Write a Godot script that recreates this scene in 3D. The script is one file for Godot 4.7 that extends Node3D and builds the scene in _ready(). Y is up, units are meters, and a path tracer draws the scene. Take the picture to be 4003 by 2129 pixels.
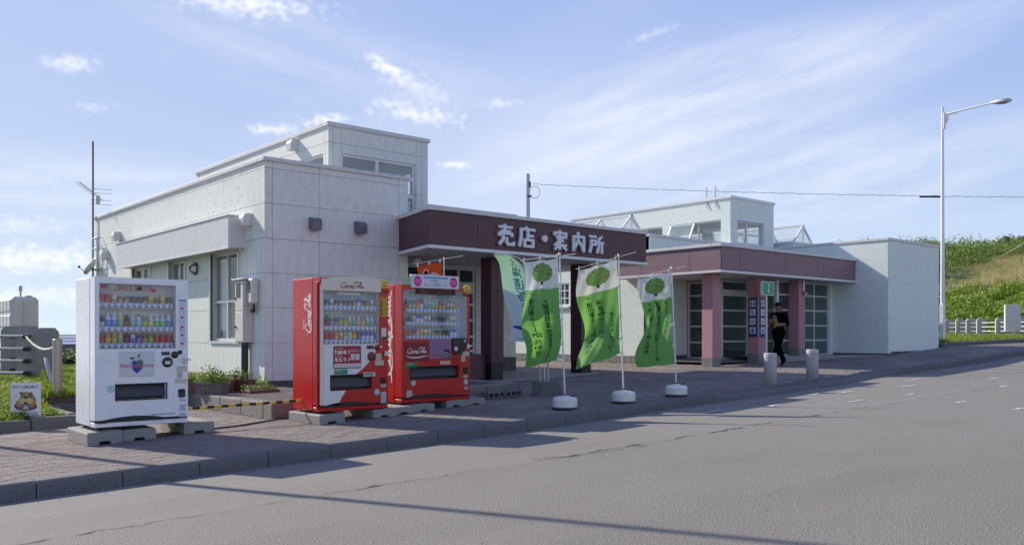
extends Node3D
# A roadside rest area: x runs along the kerb and the shop fronts, z towards the road, y up; the pavement rises with x.

class Geo:
	var v := PackedVector3Array()
	var n := PackedVector3Array()
	var u := PackedVector2Array()
	var c := PackedColorArray()
	var col := Color.WHITE
	var tinted := false
	func tri(a: Vector3, b: Vector3, d: Vector3, na: Vector3, nb: Vector3, nd: Vector3, ua := Vector2(), ub := Vector2(), ud := Vector2()) -> void:
		if (b - a).cross(d - a).dot(na + nb + nd) > 0.0:
			v.append_array([a, d, b]); n.append_array([na, nd, nb]); u.append_array([ua, ud, ub])
		else:
			v.append_array([a, b, d]); n.append_array([na, nb, nd]); u.append_array([ua, ub, ud])
		c.append_array([col, col, col])
	func quad(a: Vector3, b: Vector3, d: Vector3, e: Vector3, out: Vector3, t := PackedVector2Array([Vector2(0, 1), Vector2(1, 1), Vector2(1, 0), Vector2(0, 0)])) -> void:
		var m := (d - a).cross(e - b).normalized()
		if m.dot(out) < 0.0:
			m = -m
		tri(a, b, d, m, m, m, t[0], t[1], t[2])
		tri(a, d, e, m, m, m, t[0], t[2], t[3])
	func flat(a: Vector3, b: Vector3, d: Vector3, out: Vector3) -> void:
		var m := (b - a).cross(d - a).normalized()
		if m.dot(out) < 0.0:
			m = -m
		tri(a, b, d, m, m, m)
	func box(at: Vector3, size: Vector3, bev := 0.0, bs := Basis()) -> void:
		var h := size * 0.5
		if bev <= 0.0:
			for ax in 3:
				for s in [-1.0, 1.0]:
					var o := Vector3(); o[ax] = s * h[ax]
					var p := Vector3(); p[(ax + 1) % 3] = h[(ax + 1) % 3]
					var q := Vector3(); q[(ax + 2) % 3] = h[(ax + 2) % 3]
					quad(at + bs * (o - p - q), at + bs * (o + p - q), at + bs * (o + p + q), at + bs * (o - p + q), bs * o)
			return
		var k := func(ax: int, s: Vector3) -> Vector3:
			var r := Vector3(s.x * (h.x - bev), s.y * (h.y - bev), s.z * (h.z - bev))
			r[ax] = s[ax] * h[ax]
			return at + bs * r
		for ax in 3:
			var b1 := (ax + 1) % 3
			var b2 := (ax + 2) % 3
			for s in [-1.0, 1.0]:
				var q := []
				for w in [[-1.0, -1.0], [1.0, -1.0], [1.0, 1.0], [-1.0, 1.0]]:
					var g := Vector3(); g[ax] = s; g[b1] = w[0]; g[b2] = w[1]
					q.append(k.call(ax, g))
				var o := Vector3(); o[ax] = s
				quad(q[0], q[1], q[2], q[3], bs * o)
				for s2 in [-1.0, 1.0]:
					var g1 := Vector3(); g1[ax] = s; g1[b1] = s2; g1[b2] = -1.0
					var g2 := g1; g2[b2] = 1.0
					var o2 := Vector3(); o2[ax] = s; o2[b1] = s2
					quad(k.call(ax, g1), k.call(ax, g2), k.call(b1, g2), k.call(b1, g1), bs * o2)
		for sx in [-1.0, 1.0]:
			for sy in [-1.0, 1.0]:
				for sz in [-1.0, 1.0]:
					var g := Vector3(sx, sy, sz)
					flat(k.call(0, g), k.call(1, g), k.call(2, g), bs * g)
	func bar(a: Vector3, b: Vector3, w: float, h: float, bev := 0.0) -> void:   # a beam from a to b
		var z := (b - a).normalized()
		var x := Vector3.UP.cross(z)
		x = x.normalized() if x.length() > 0.001 else Vector3.RIGHT
		box((a + b) * 0.5, Vector3(w, h, (b - a).length()), bev, Basis(x, z.cross(x), z))
	func tube(p: Array, r: Variant, seg := 8, caps := true) -> void:
		var x := Vector3()
		var prev := []
		for i in p.size():
			var d: Vector3 = ((p[mini(i + 1, p.size() - 1)] as Vector3) - (p[maxi(i - 1, 0)] as Vector3)).normalized()
			if i == 0:
				x = d.cross(Vector3.UP if absf(d.y) < 0.9 else Vector3.RIGHT).normalized()
			x = (x - d * x.dot(d)).normalized()
			var y := d.cross(x)
			var rr: float = r[i] if r is Array else r
			var ring := []
			for k in seg:
				var a := TAU * k / seg
				ring.append(x * cos(a) + y * sin(a))
			if i:
				var r0: float = r[i - 1] if r is Array else r
				for k in seg:
					var k2 := (k + 1) % seg
					var a0: Vector3 = p[i - 1] + prev[k] * r0
					var a1: Vector3 = p[i - 1] + prev[k2] * r0
					var b0: Vector3 = p[i] + ring[k] * rr
					var b1: Vector3 = p[i] + ring[k2] * rr
					tri(a0, a1, b1, prev[k], prev[k2], ring[k2])
					tri(a0, b1, b0, prev[k], ring[k2], ring[k])
			if caps and (i == 0 or i == p.size() - 1):
				var dd := -d if i == 0 else d
				for k in seg:
					tri(p[i], p[i] + ring[k] * rr, p[i] + ring[(k + 1) % seg] * rr, dd, dd, dd)
			prev = ring
	func lathe(prof: Array, seg := 16, at := Vector3(), bs := Basis(), cols := []) -> void:   # profile of (radius, height); a repeated point is a sharp edge
		for i in prof.size() - 1:
			var p: Vector2 = prof[i]
			var q: Vector2 = prof[i + 1]
			if p.distance_to(q) < 0.00001:
				continue
			if cols.size():
				col = cols[i]
			var me := Vector2(q.y - p.y, p.x - q.x).normalized()
			var n0 := me
			var n1 := me
			if i > 0 and (prof[i - 1] as Vector2).distance_to(p) > 0.00001:
				n0 = (me + Vector2(p.y - prof[i - 1].y, prof[i - 1].x - p.x).normalized()).normalized()
			if i + 2 < prof.size() and (prof[i + 2] as Vector2).distance_to(q) > 0.00001:
				n1 = (me + Vector2(prof[i + 2].y - q.y, q.x - prof[i + 2].x).normalized()).normalized()
			for k in seg:
				var a := TAU * k / seg
				var b := TAU * (k + 1) / seg
				var ca := Vector3(cos(a), 0, sin(a))
				var cb := Vector3(cos(b), 0, sin(b))
				var a0 := at + bs * (ca * p.x + Vector3.UP * p.y)
				var b0 := at + bs * (cb * p.x + Vector3.UP * p.y)
				var a1 := at + bs * (ca * q.x + Vector3.UP * q.y)
				var b1 := at + bs * (cb * q.x + Vector3.UP * q.y)
				var na0 := bs * (ca * n0.x + Vector3.UP * n0.y)
				var nb0 := bs * (cb * n0.x + Vector3.UP * n0.y)
				var na1 := bs * (ca * n1.x + Vector3.UP * n1.y)
				var nb1 := bs * (cb * n1.x + Vector3.UP * n1.y)
				if p.x > 0.00001:
					tri(a0, b0, b1, na0, nb0, nb1, Vector2(float(k) / seg, p.y), Vector2(float(k + 1) / seg, p.y), Vector2(float(k + 1) / seg, q.y))
				if q.x > 0.00001:
					tri(a0, b1, a1, na0, nb1, na1, Vector2(float(k) / seg, p.y), Vector2(float(k + 1) / seg, q.y), Vector2(float(k) / seg, q.y))
	func prism(poly: PackedVector2Array, o: Vector3, x: Vector3, y: Vector3, z: Vector3) -> void:   # polygon on axes x, y, pushed along z
		var idx := Geometry2D.triangulate_polygon(poly)
		for k in range(0, idx.size(), 3):
			for s in [0.0, 1.0]:
				var t := []
				for j in 3:
					t.append(o + x * poly[idx[k + j]].x + y * poly[idx[k + j]].y + z * s)
				flat(t[0], t[1], t[2], z if s else -z)
		var ccw := not Geometry2D.is_polygon_clockwise(poly)
		for k in poly.size():
			var a := poly[k]
			var b := poly[(k + 1) % poly.size()]
			var e := Vector2(b.y - a.y, a.x - b.x) * (1.0 if ccw else -1.0)
			var a3 := o + x * a.x + y * a.y
			var b3 := o + x * b.x + y * b.y
			quad(a3, b3, b3 + z, a3 + z, x * e.x + y * e.y)
	func slab(pl: Array, u0: float, u1: float, v0: float, v1: float, holes: Array, df: float, db: float) -> void:   # a plate on a plane [origin, u, v, normal] with rectangular openings
		var us := [u0, u1]
		var vs := [v0, v1]
		for h in holes:
			for q in [h[0], h[1]]:
				if q > u0 + 0.0005 and q < u1 - 0.0005 and not us.has(q): us.append(q)
			for q in [h[2], h[3]]:
				if q > v0 + 0.0005 and q < v1 - 0.0005 and not vs.has(q): vs.append(q)
		us.sort(); vs.sort()
		var solid := func(i: int, j: int) -> bool:
			if i < 0 or j < 0 or i >= us.size() - 1 or j >= vs.size() - 1:
				return false
			var mu: float = (us[i] + us[i + 1]) * 0.5
			var mv: float = (vs[j] + vs[j + 1]) * 0.5
			for h in holes:
				if mu > h[0] and mu < h[1] and mv > h[2] and mv < h[3]:
					return false
			return true
		var at := func(a: float, b: float, d: float) -> Vector3: return pl[0] + pl[1] * a + pl[2] * b + pl[3] * d
		for i in us.size() - 1:
			for j in vs.size() - 1:
				if not solid.call(i, j):
					continue
				var a: float = us[i]
				var b: float = us[i + 1]
				var e: float = vs[j]
				var f: float = vs[j + 1]
				quad(at.call(a, e, df), at.call(b, e, df), at.call(b, f, df), at.call(a, f, df), pl[3])
				quad(at.call(a, e, db), at.call(b, e, db), at.call(b, f, db), at.call(a, f, db), -pl[3])
				if not solid.call(i - 1, j): quad(at.call(a, e, df), at.call(a, f, df), at.call(a, f, db), at.call(a, e, db), -pl[1])
				if not solid.call(i + 1, j): quad(at.call(b, e, df), at.call(b, f, df), at.call(b, f, db), at.call(b, e, db), pl[1])
				if not solid.call(i, j - 1): quad(at.call(a, e, df), at.call(b, e, df), at.call(b, e, db), at.call(a, e, db), -pl[2])
				if not solid.call(i, j + 1): quad(at.call(a, f, df), at.call(b, f, df), at.call(b, f, db), at.call(a, f, db), pl[2])
	func mesh(shift := Vector3()) -> ArrayMesh:
		var vv := v
		if shift != Vector3():
			vv = PackedVector3Array()
			for p in v:
				vv.append(p - shift)
		var arr := []
		arr.resize(Mesh.ARRAY_MAX)
		arr[Mesh.ARRAY_VERTEX] = vv
		arr[Mesh.ARRAY_NORMAL] = n
		arr[Mesh.ARRAY_TEX_UV] = u
		if tinted:
			arr[Mesh.ARRAY_COLOR] = c
		var m := ArrayMesh.new()
		m.add_surface_from_arrays(Mesh.PRIMITIVE_TRIANGLES, arr)
		return m

var M := {}
var rng := RandomNumberGenerator.new()

func P(s: float, y: float, t: float) -> Vector3:
	return Vector3(s, y, -t)
func gy(s: float) -> float:   # height of the pavement
	if s < 24.0: return 0.03 * s
	if s < 30.0: return 0.72 + 0.055 * (s - 24.0)
	return 1.05 + 0.012 * (s - 30.0)
func kt(s: float) -> float:   # the kerb's face runs at this z
	var pts := [[-30.0, 9.0], [8.2, 8.97], [10.0, 9.1], [11.5, 9.22], [14.0, 9.2], [17.0, 9.34], [20.0, 9.68], [22.5, 9.86], [26.0, 9.75], [30.0, 9.6], [90.0, 9.5]]
	for i in pts.size() - 1:
		if s <= pts[i + 1][0]:
			return lerpf(pts[i][1], pts[i + 1][1], smoothstep(0.0, 1.0, (s - pts[i][0]) / (pts[i + 1][0] - pts[i][0])))
	return 9.5
func ry(s: float, t: float) -> float:   # the road falls towards the kerb
	return gy(s) - 0.16 + 0.027 * clampf(kt(s) - t, -0.5, 9.0)
func lin(r: float, g: float, b: float) -> Color:
	return Color(r, g, b).linear_to_srgb()
func lw(s: float) -> Array: return [Vector3(s, 0, 0), Vector3(0, 0, -1), Vector3.UP, Vector3(-1, 0, 0)]
func rw(t: float) -> Array: return [Vector3(0, 0, -t), Vector3(1, 0, 0), Vector3.UP, Vector3(0, 0, 1)]
func ew(s: float) -> Array: return [Vector3(s, 0, 0), Vector3(0, 0, -1), Vector3.UP, Vector3(1, 0, 0)]
func bw(t: float) -> Array: return [Vector3(0, 0, -t), Vector3(1, 0, 0), Vector3.UP, Vector3(0, 0, -1)]

func origin(node: Node) -> Vector3:
	var p := Vector3()
	while node != self and node != null:
		p += (node as Node3D).position
		node = node.get_parent()
	return p
func obj(called: String, g: Geo, m: Material, parent: Node = self, world := false) -> MeshInstance3D:
	var o := MeshInstance3D.new()
	o.name = called
	o.mesh = g.mesh(origin(parent) if world else Vector3())
	o.material_override = m
	parent.add_child(o, true)
	return o
func again(called: String, mesh: Mesh, m: Material, parent: Node, tr: Transform3D) -> MeshInstance3D:
	var o := MeshInstance3D.new()
	o.name = called
	o.mesh = mesh
	o.material_override = m
	o.transform = tr
	parent.add_child(o, true)
	return o
func tag(o: Node, label: String, category: String, group := "") -> Node:
	o.set_meta("label", label)
	o.set_meta("category", category)
	if group: o.set_meta("group", group)
	return o
func thing(called: String, label: String, category: String, at := Vector3(), group := "") -> Node3D:
	var o := Node3D.new()
	o.name = called
	o.position = at
	add_child(o, true)
	tag(o, label, category, group)
	return o
func struct(called: String, g: Geo, m: Material) -> MeshInstance3D:
	var o := obj(called, g, m)
	o.set_meta("kind", "structure")
	return o
func many(called: String, mesh: Mesh, m: Material, trs: Array, cols: Array, parent: Node = self) -> MultiMeshInstance3D:
	var mm := MultiMesh.new()
	mm.transform_format = MultiMesh.TRANSFORM_3D
	mm.use_colors = cols.size() > 0
	mm.mesh = mesh
	mm.instance_count = trs.size()
	for i in trs.size():
		mm.set_instance_transform(i, trs[i])
		if cols.size(): mm.set_instance_color(i, cols[i])
	var o := MultiMeshInstance3D.new()
	o.name = called
	o.multimesh = mm
	o.material_override = m
	o.set_meta("kind", "stuff")
	parent.add_child(o, true)
	return o

# ---- materials
func noise_tex(seed_: int, freq: float, lo: float, hi: float, size := 512, oct := 4, kind := FastNoiseLite.TYPE_SIMPLEX_SMOOTH) -> ImageTexture:
	var f := FastNoiseLite.new()
	f.seed = seed_; f.frequency = freq; f.fractal_octaves = oct; f.noise_type = kind
	var im := f.get_seamless_image(size, size)
	im.convert(Image.FORMAT_L8)
	var d := im.get_data()
	for i in d.size():
		d[i] = int(255.0 * clampf(lerpf(lo, hi, d[i] / 255.0), 0.0, 1.0))
	im = Image.create_from_data(size, size, false, Image.FORMAT_L8, d)
	im.convert(Image.FORMAT_RGB8)
	return ImageTexture.create_from_image(im)
func bump_tex(seed_: int, freq: float, strength: float, size := 512, oct := 4) -> ImageTexture:
	var f := FastNoiseLite.new()
	f.seed = seed_; f.frequency = freq; f.fractal_octaves = oct
	var im := f.get_seamless_image(size, size)
	im.convert(Image.FORMAT_RGBA8)
	im.bump_map_to_normal_map(strength)
	return ImageTexture.create_from_image(im)
func mat(called: String, col: Color, rough := 0.6, metal := 0.0, tex: Texture2D = null, scale := 1.0, nrm: Texture2D = null, nscale := 1.0) -> StandardMaterial3D:
	var m := StandardMaterial3D.new()
	m.resource_name = called
	m.albedo_color = col
	m.roughness = rough
	m.metallic = metal
	if tex or nrm:
		m.uv1_triplanar = true
		m.uv1_world_triplanar = true
		m.uv1_scale = Vector3.ONE * scale
	if tex: m.albedo_texture = tex
	if nrm:
		m.normal_enabled = true
		m.normal_texture = nrm
		m.normal_scale = nscale
	M[called] = m
	return m
func vmat(called: String, rough := 0.5, metal := 0.0) -> StandardMaterial3D:
	var m := mat(called, Color.WHITE, rough, metal)
	m.vertex_color_use_as_albedo = true
	return m
func glass(called: String, col: Color, a: float) -> StandardMaterial3D:
	var m := mat(called, Color(col.r, col.g, col.b, a), 0.03)
	m.transparency = BaseMaterial3D.TRANSPARENCY_ALPHA
	return m
func print_mat(im: Image, rough := 0.45, cut := false) -> StandardMaterial3D:
	var m := StandardMaterial3D.new()
	m.albedo_texture = ImageTexture.create_from_image(im)
	m.roughness = rough
	if cut:
		m.transparency = BaseMaterial3D.TRANSPARENCY_ALPHA_SCISSOR
		m.alpha_scissor_threshold = 0.5
	return m

# ---- drawing of flat print
func blend(im: Image, x: int, y: int, c: Color, a: float) -> void:
	if x < 0 or y < 0 or x >= im.get_width() or y >= im.get_height(): return
	var o := im.get_pixel(x, y)
	var r := o.lerp(c, a)
	r.a = maxf(o.a, a) if c.a > 0.5 else o.a
	if o.a < 0.01: r = Color(c.r, c.g, c.b, a)
	im.set_pixel(x, y, r)
func seg(im: Image, a: Vector2, b: Vector2, w: float, c: Color) -> void:
	var lo := a.min(b) - Vector2.ONE * (w + 1.0)
	var hi := a.max(b) + Vector2.ONE * (w + 1.0)
	var d := b - a
	var l2 := maxf(d.length_squared(), 0.0001)
	for y in range(maxi(0, int(lo.y)), mini(im.get_height(), int(hi.y) + 2)):
		for x in range(maxi(0, int(lo.x)), mini(im.get_width(), int(hi.x) + 2)):
			var p := Vector2(x + 0.5, y + 0.5)
			var t := clampf((p - a).dot(d) / l2, 0.0, 1.0)
			var k := clampf(w + 0.5 - p.distance_to(a + d * t), 0.0, 1.0)
			if k > 0.0: blend(im, x, y, c, k)
func disc(im: Image, at: Vector2, r: Vector2, c: Color) -> void:
	for y in range(int(at.y - r.y - 1), int(at.y + r.y + 2)):
		for x in range(int(at.x - r.x - 1), int(at.x + r.x + 2)):
			var q := ((Vector2(x + 0.5, y + 0.5) - at) / r).length()
			var k := clampf((1.0 - q) * minf(r.x, r.y) + 0.5, 0.0, 1.0)
			if k > 0.0: blend(im, x, y, c, k)
func fillpoly(im: Image, p: PackedVector2Array, c: Color) -> void:
	var lo := p[0]
	var hi := p[0]
	for q in p:
		lo = lo.min(q); hi = hi.max(q)
	for y in range(int(lo.y), int(hi.y) + 1):
		for x in range(int(lo.x), int(hi.x) + 1):
			if Geometry2D.is_point_in_polygon(Vector2(x + 0.5, y + 0.5), p): blend(im, x, y, c, 1.0)
func curve(pts: Array, steps := 8) -> Array:
	var r := []
	for i in pts.size() - 1:
		var a: Vector2 = pts[maxi(i - 1, 0)]
		var b: Vector2 = pts[i]
		var d: Vector2 = pts[i + 1]
		var e: Vector2 = pts[mini(i + 2, pts.size() - 1)]
		for k in steps:
			r.append(b.cubic_interpolate(d, a, e, float(k) / steps))
	r.append(pts[-1])
	return r
func paper(w: int, h: int, c: Color) -> Image:
	var im := Image.create(w, h, false, Image.FORMAT_RGBA8)
	im.fill(c)
	return im
func text(im: Image, s: String, x: float, y: float, size: float, c: Color, w: float, down := false, lead := 1.12, squeeze := 1.0) -> void:
	for ch in s:
		if GLYPH.has(ch):
			for st in (GLYPH[ch] as String).split(" ", false):
				var last := Vector2(-1, -1)
				for k in range(0, st.length() - 1, 2):
					var p := Vector2(x + st[k].to_int() * size * squeeze / 9.0, y + st[k + 1].to_int() * size / 9.0)
					if last.x >= 0.0: seg(im, last, p, w, c)
					last = p
		if down: y += size * lead
		else: x += size * lead * squeeze
func dashes(im: Image, x0: int, y0: int, x1: int, y1: int, step: int, c: Color) -> void:   # print too fine to read
	var y := y0
	while y < y1:
		var x := x0
		while x < x1:
			var l := rng.randi_range(2, 9)
			im.fill_rect(Rect2i(x, y, mini(l, x1 - x), maxi(1, step / 3)), c)
			x += l + rng.randi_range(1, 3)
		y += step
func cola(im: Image, at: Vector2, k: float, c: Color, turn := 0.0) -> void:   # the flowing script of the drink's name
	var strokes := [
		[[48, 20], [43, 12], [32, 13], [19, 27], [11, 42], [13, 54], [24, 56], [38, 46]],
		[[57, 36], [50, 34], [43, 42], [44, 52], [51, 53], [57, 44], [55, 35], [63, 40]],
		[[79, 38], [74, 34], [66, 41], [66, 52], [73, 54], [82, 46]],
		[[96, 37], [89, 34], [83, 42], [84, 52], [90, 52], [96, 38], [94, 50], [98, 54], [105, 46]],
		[[103, 41], [108, 38], [114, 40]],
		[[148, 18], [142, 11], [130, 14], [117, 30], [110, 46], [114, 56], [126, 54], [138, 44]],
		[[118, 10], [132, 3], [146, 9], [158, 4]],
		[[152, 36], [145, 35], [139, 43], [141, 52], [148, 52], [153, 44], [151, 36], [158, 38]],
		[[160, 46], [168, 28], [175, 10], [171, 4], [166, 14], [162, 40], [164, 53], [171, 47]],
		[[186, 37], [179, 34], [173, 42], [174, 52], [180, 52], [186, 38], [184, 50], [189, 54], [197, 44]],
		[[14, 52], [30, 61], [52, 60], [70, 56]], [[98, 56], [102, 62], [108, 58]]]
	for st in strokes:
		var pts := []
		for p in st: pts.append(Vector2(p[0] - 100, p[1] - 32))
		pts = curve(pts, 6)
		for i in pts.size() - 1:
			var d: Vector2 = pts[i + 1] - pts[i]
			var w := 1.1 + 2.1 * absf(sin(d.angle() + 0.35))
			seg(im, at + (pts[i] as Vector2).rotated(turn) * k, at + (pts[i + 1] as Vector2).rotated(turn) * k, w * k, c)

const GLYPH := {
	"売": "1181 4043 2373 15148485 353719 5658699998", "店": "4041 1191 111509 5256 5484 3686893936", "・": "4455 4554",
	"案": "4041 12118182 423465 634526 2383 1787 4649 4719 5789", "内": "1912828978 404427 4477", "所": "0141 131609 13434515 8162 626659 6494 8489",
	"北": "3039 0333 0937 9263 6068799998", "海": "0112 0314 0916 4132 4191 433888 439389 2696 6368", "道": "4051 7061 3191 6243 4383874743 4585 0112 0414172999",
	"新": "2021 0151 1223 4133 0353 0555 2529 2607 2648 9062 626659 6494 8489", "幹": "0141 2029 0343460603 0545 0848 6043 6093 5383 4696 7379",
	"線": "2002 0223 3205 0545 2529 0608 4648 7061 5191955551 5393 7579 5659 9679", "の": "524637180704225282958769", "駅": "1016 1040 1242 1444 3014 16464938 1718 2728 5191945451 545749 7499",
	"ル": "303608 606896", "ー": "5149", "ト": "4049 4476", "2": "12205072541878", "9": "72502012245472 7259", "元": "2171 0494 343609 6468799997",
	"和": "4011 0343 2129 2406 2446 5393985853", "台": "401383 7184 2585892925", "乙": "117108199996", "部": "2021 0151 1223 4133 0444 0646490906 6069 60907395 9776",
	"町": "0141480801 0444 2128 5191 717968", "特": "1002 0242 2029 0645 5191 7073 4393 4696 838978 5768", "産": "4041 1181 3243 7263 1494 141609 4536 3686 3888 2999 6559",
	"品": "2070742420 0545490905 5595995955", "好": "201548 4309 0343 519172 727968 5595", "評": "2021 0242 1434 1636 0747490907 5191 6263 9383 5595 7179",
	"販": "0040460600 0242 0444 1608 3648 5191 515549 5383 8359 6499", "中": "1282861612 4049", "!": "5056 5859", "抜": "0242 202918 0644 4292 604939 5484 8449 5599",
	"4": "600686 6069", "0": "301217395977725030", "1": "325059", "m": "0309 04234449 45637479", "か": "13636748 301709 7195", "ら": "3051 2126 2544657729",
	"オ": "1292 606958 6208", "シ": "1122 0425 195782", "ャ": "147463 3259", "ン": "1123 196892", "ビ": "202889 2474 7071 9091", "ュ": "247478 1898",
	"運": "0112 0414172999 31309091 4282864642 4484 6168 3797", "転": "0141 0242460602 0444 2029 0747 5282 4494 644989 7799", "休": "3004 2229 3393 6069 6327 6397",
	"息": "4031 2171752521 2373 1808 38397977 5768 8798", "日": "2171792921 2575", "に": "1019 4383 36485888", "は": "1019 4393 707859475799", "ス": "11716309 5489",
	"レ": "202885", "ッ": "2435 5465 847639", "チ": "7122 0494 515639", "リ": "2126 717549", "フ": "11817529", "で": "1171 714437589 7494 8383", "ち": "2272 402465756929",
	"ろ": "2171265575886939", "う": "3061 1363747649", "犬": "0393 505309 5499 7081", "持": "0242 202918 0644 5191 7073 4393 4696 838978 5768",
	"帰": "0106 202709 40808444 4282 3595 4749 478788 6579", "き": "2171 1474 4066 26273969", "れ": "2029 0242 0752637889", "い": "11173845 7186", "な": "1252 3016 7183 65685947 5889",
	"ま": "2272 2474 505849284789", "マ": "118146 3568", "ナ": "0393 505419", "お": "1252 3028171656868869 7192", "し": "3037485877", "せ": "0494 707665 20284989",
	"ね": "2029 0242 0752637778586768", "っ": "2464757859", "と": "3134 7236284989", "詳": "2021 0242 1434 1636 0747490907 6062 8072 5393 5585 4797 7379", "く": "703479",
	"円": "1911818978 1585 4145", "た": "0242 201509 5383 56478889", "め": "1138 603917063474867869", "る": "21711645758769384757", "も": "3027386977 1262 1565",
	"公": "302307 607397 453789 7899", "式": "0292 2474 4467 0847 60658998 7081", "「": "703034", "ふ": "4051 52536758 3818 7889", "ん": "4018 16344559 5878", "E": "70101979 1464", "C": "72502011183969 67", "O": "301217395977725030", "ド": "3039 3466 7081 9091", "ク": "3004 317146 29", "タ": "3004 317146 29 3556"}

# ---- sky
func sky_image() -> Image:
	var w := 2048
	var h := 1024
	var a := PackedFloat32Array()
	a.resize(w * h * 4)
	var cir := FastNoiseLite.new()
	cir.seed = 5; cir.frequency = 0.9; cir.fractal_octaves = 5
	var big := FastNoiseLite.new()
	big.seed = 11; big.frequency = 0.35; big.fractal_octaves = 3
	var sun := Vector3(-0.230, 0.550, -0.803)
	for y in h:
		var el := PI * (0.5 - (y + 0.5) / h)
		var sy := sin(el)
		for x in w:
			var k := (y * w + x) * 4
			a[k + 3] = 1.0
			if sy < -0.02:
				a[k] = 0.30; a[k + 1] = 0.31; a[k + 2] = 0.33
				continue
			var az := (x + 0.5) / w * TAU
			var d := Vector3(sin(az) * cos(el), sy, -cos(az) * cos(el))
			var up := maxf(sy, 0.0)
			var c := Vector3(0.165, 0.285, 0.70).lerp(Vector3(0.67, 0.80, 0.90), exp(-up * 4.0))
			c = c.lerp(Vector3(0.10, 0.17, 0.47), smoothstep(0.34, 0.95, up))
			var g := clampf(d.dot(sun) * 0.5 + 0.5, 0.0, 1.0)
			c = c.lerp(Vector3(0.95, 0.97, 1.0), pow(g, 7.0) * 0.3)
			c = c.lerp(Vector3(0.76, 0.80, 0.86), smoothstep(0.46, 0.10, g) * exp(-up * 1.8) * 0.85)
			var q := Vector2(d.x, d.z) / (up + 0.10)
			var veil := clampf((big.get_noise_2d(q.x * 1.0, q.y * 0.45) + 0.02 + 0.95 * (d.x - 0.72)) * 1.7, 0.0, 1.0)
			var fib := clampf(cir.get_noise_2d(q.x * 1.3, q.y * 0.16) * 1.3 + 0.5, 0.0, 1.0)
			var cover := veil * (0.10 + 0.90 * fib) * 0.46 * (1.0 - 0.6 * smoothstep(0.36, 0.8, up)) * smoothstep(0.0, 0.06, up)
			c = c.lerp(Vector3(0.82, 0.86, 0.96), cover)
			a[k] = c.x; a[k + 1] = c.y; a[k + 2] = c.z
	# small clouds: azimuth and height in degrees, size in degrees, tilt, strength
	var puff := FastNoiseLite.new()
	puff.seed = 23; puff.frequency = 0.55; puff.fractal_octaves = 5
	var streak := FastNoiseLite.new()
	streak.seed = 37; streak.frequency = 1.0; streak.fractal_octaves = 5
	for p in [[53.0, 14.5, 11.0, 3.6, 0.16, -0.42], [60.0, 9.5, 12.0, 2.6, 0.14, -0.40], [46.0, 12.0, 9.0, 2.4, 0.20, -0.26], [66.0, 17.5, 8.0, 1.6, 0.2, -0.25], [28.0, 17.5, 11.0, 2.2, -0.12, -0.20], [14.0, 9.0, 9.0, 1.6, 0.03, -0.30], [100.0, 14.0, 12.0, 3.0, 0.2, -0.4], [-60.0, 20.0, 14.0, 4.0, 0.1, -0.35], [160.0, 15.0, 15.0, 4.0, -0.1, -0.35], [220.0, 22.0, 15.0, 4.0, 0.1, -0.35],
			[13.6, 15.6, 1.3, 0.42, 0.12, 0.62], [32.7, 16.9, 1.6, 0.30, -0.46, 1.0], [34.6, 15.8, 2.2, 0.7, -0.42, 0.35], [24.0, 20.1, 3.4, 0.6, 0.02, 0.8], [34.6, 14.2, 2.3, 0.42, -0.10, 0.72], [33.0, 14.9, 1.2, 0.2, -0.1, 0.5], [28.6, 13.6, 1.1, 0.3, 0.14, 0.85], [25.3, 12.9, 1.4, 0.24, 0.03, 0.8], [36.9, 11.1, 0.9, 0.16, 0.0, 0.9], [40.1, 15.0, 1.1, 0.25, 0.05, 0.5], [14.9, 13.3, 1.0, 0.2, 0.1, 0.35], [49.9, 18.9, 1.5, 0.16, 0.32, 0.4],
			[10.5, 4.4, 6.5, 0.7, 0.02, 0.75], [8.0, 6.2, 6.0, 0.4, 0.03, 0.5], [14.0, 2.3, 8.0, 0.45, 0.0, 0.5], [-14.0, 5.0, 9.0, 0.9, 0.0, 0.7], [320.0, 8.0, 8.0, 1.0, 0.05, 0.6], [82.0, 4.0, 9.0, 0.6, 0.0, 0.4], [130.0, 9.0, 10.0, 1.2, 0.0, 0.5], [250.0, 11.0, 9.0, 1.2, 0.1, 0.5]]:
		var x0 := int((p[0] - p[2] * 2.2) / 360.0 * w)
		var x1 := int((p[0] + p[2] * 2.2) / 360.0 * w)
		var rr: float = (p[3] + absf(p[4]) * p[2]) * 2.2
		for y in range(int((90.0 - p[1] - rr) / 180.0 * h), int((90.0 - p[1] + rr) / 180.0 * h) + 1):
			for x in range(x0, x1 + 1):
				var az := (x + 0.5) / w * 360.0
				var el := 90.0 - (y + 0.5) / h * 180.0
				var e: Vector2 = Vector2(az - p[0], el - p[1]).rotated(-p[4])
				var m: float = 1.0 - Vector2(e.x / p[2], e.y / p[3]).length() * 0.62
				var s: float
				if p[5] < 0.0:
					var e2: Vector2 = Vector2(az, el).rotated(-p[4] * 1.6)
					s = -p[5] * smoothstep(0.0, 0.75, m) * clampf(0.62 + 0.62 * streak.get_noise_2d(e2.x * 0.08, e2.y * 0.6) + 0.22 * streak.get_noise_2d(e2.x * 0.5, e2.y * 2.4), 0.0, 1.3)
				else:
					s = smoothstep(0.10, 0.85, m * 0.85 + puff.get_noise_2d(az * 2.4 + p[0], el * 5.5) * 0.8 + puff.get_noise_2d(az * 7.0, el * 13.0) * 0.25) * p[5]
				if s > 0.0:
					var k := (y * w + posmod(x, w)) * 4
					var c := Vector3(a[k], a[k + 1], a[k + 2]).lerp(Vector3(0.97, 0.975, 1.0), s)
					a[k] = c.x; a[k + 1] = c.y; a[k + 2] = c.z
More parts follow.
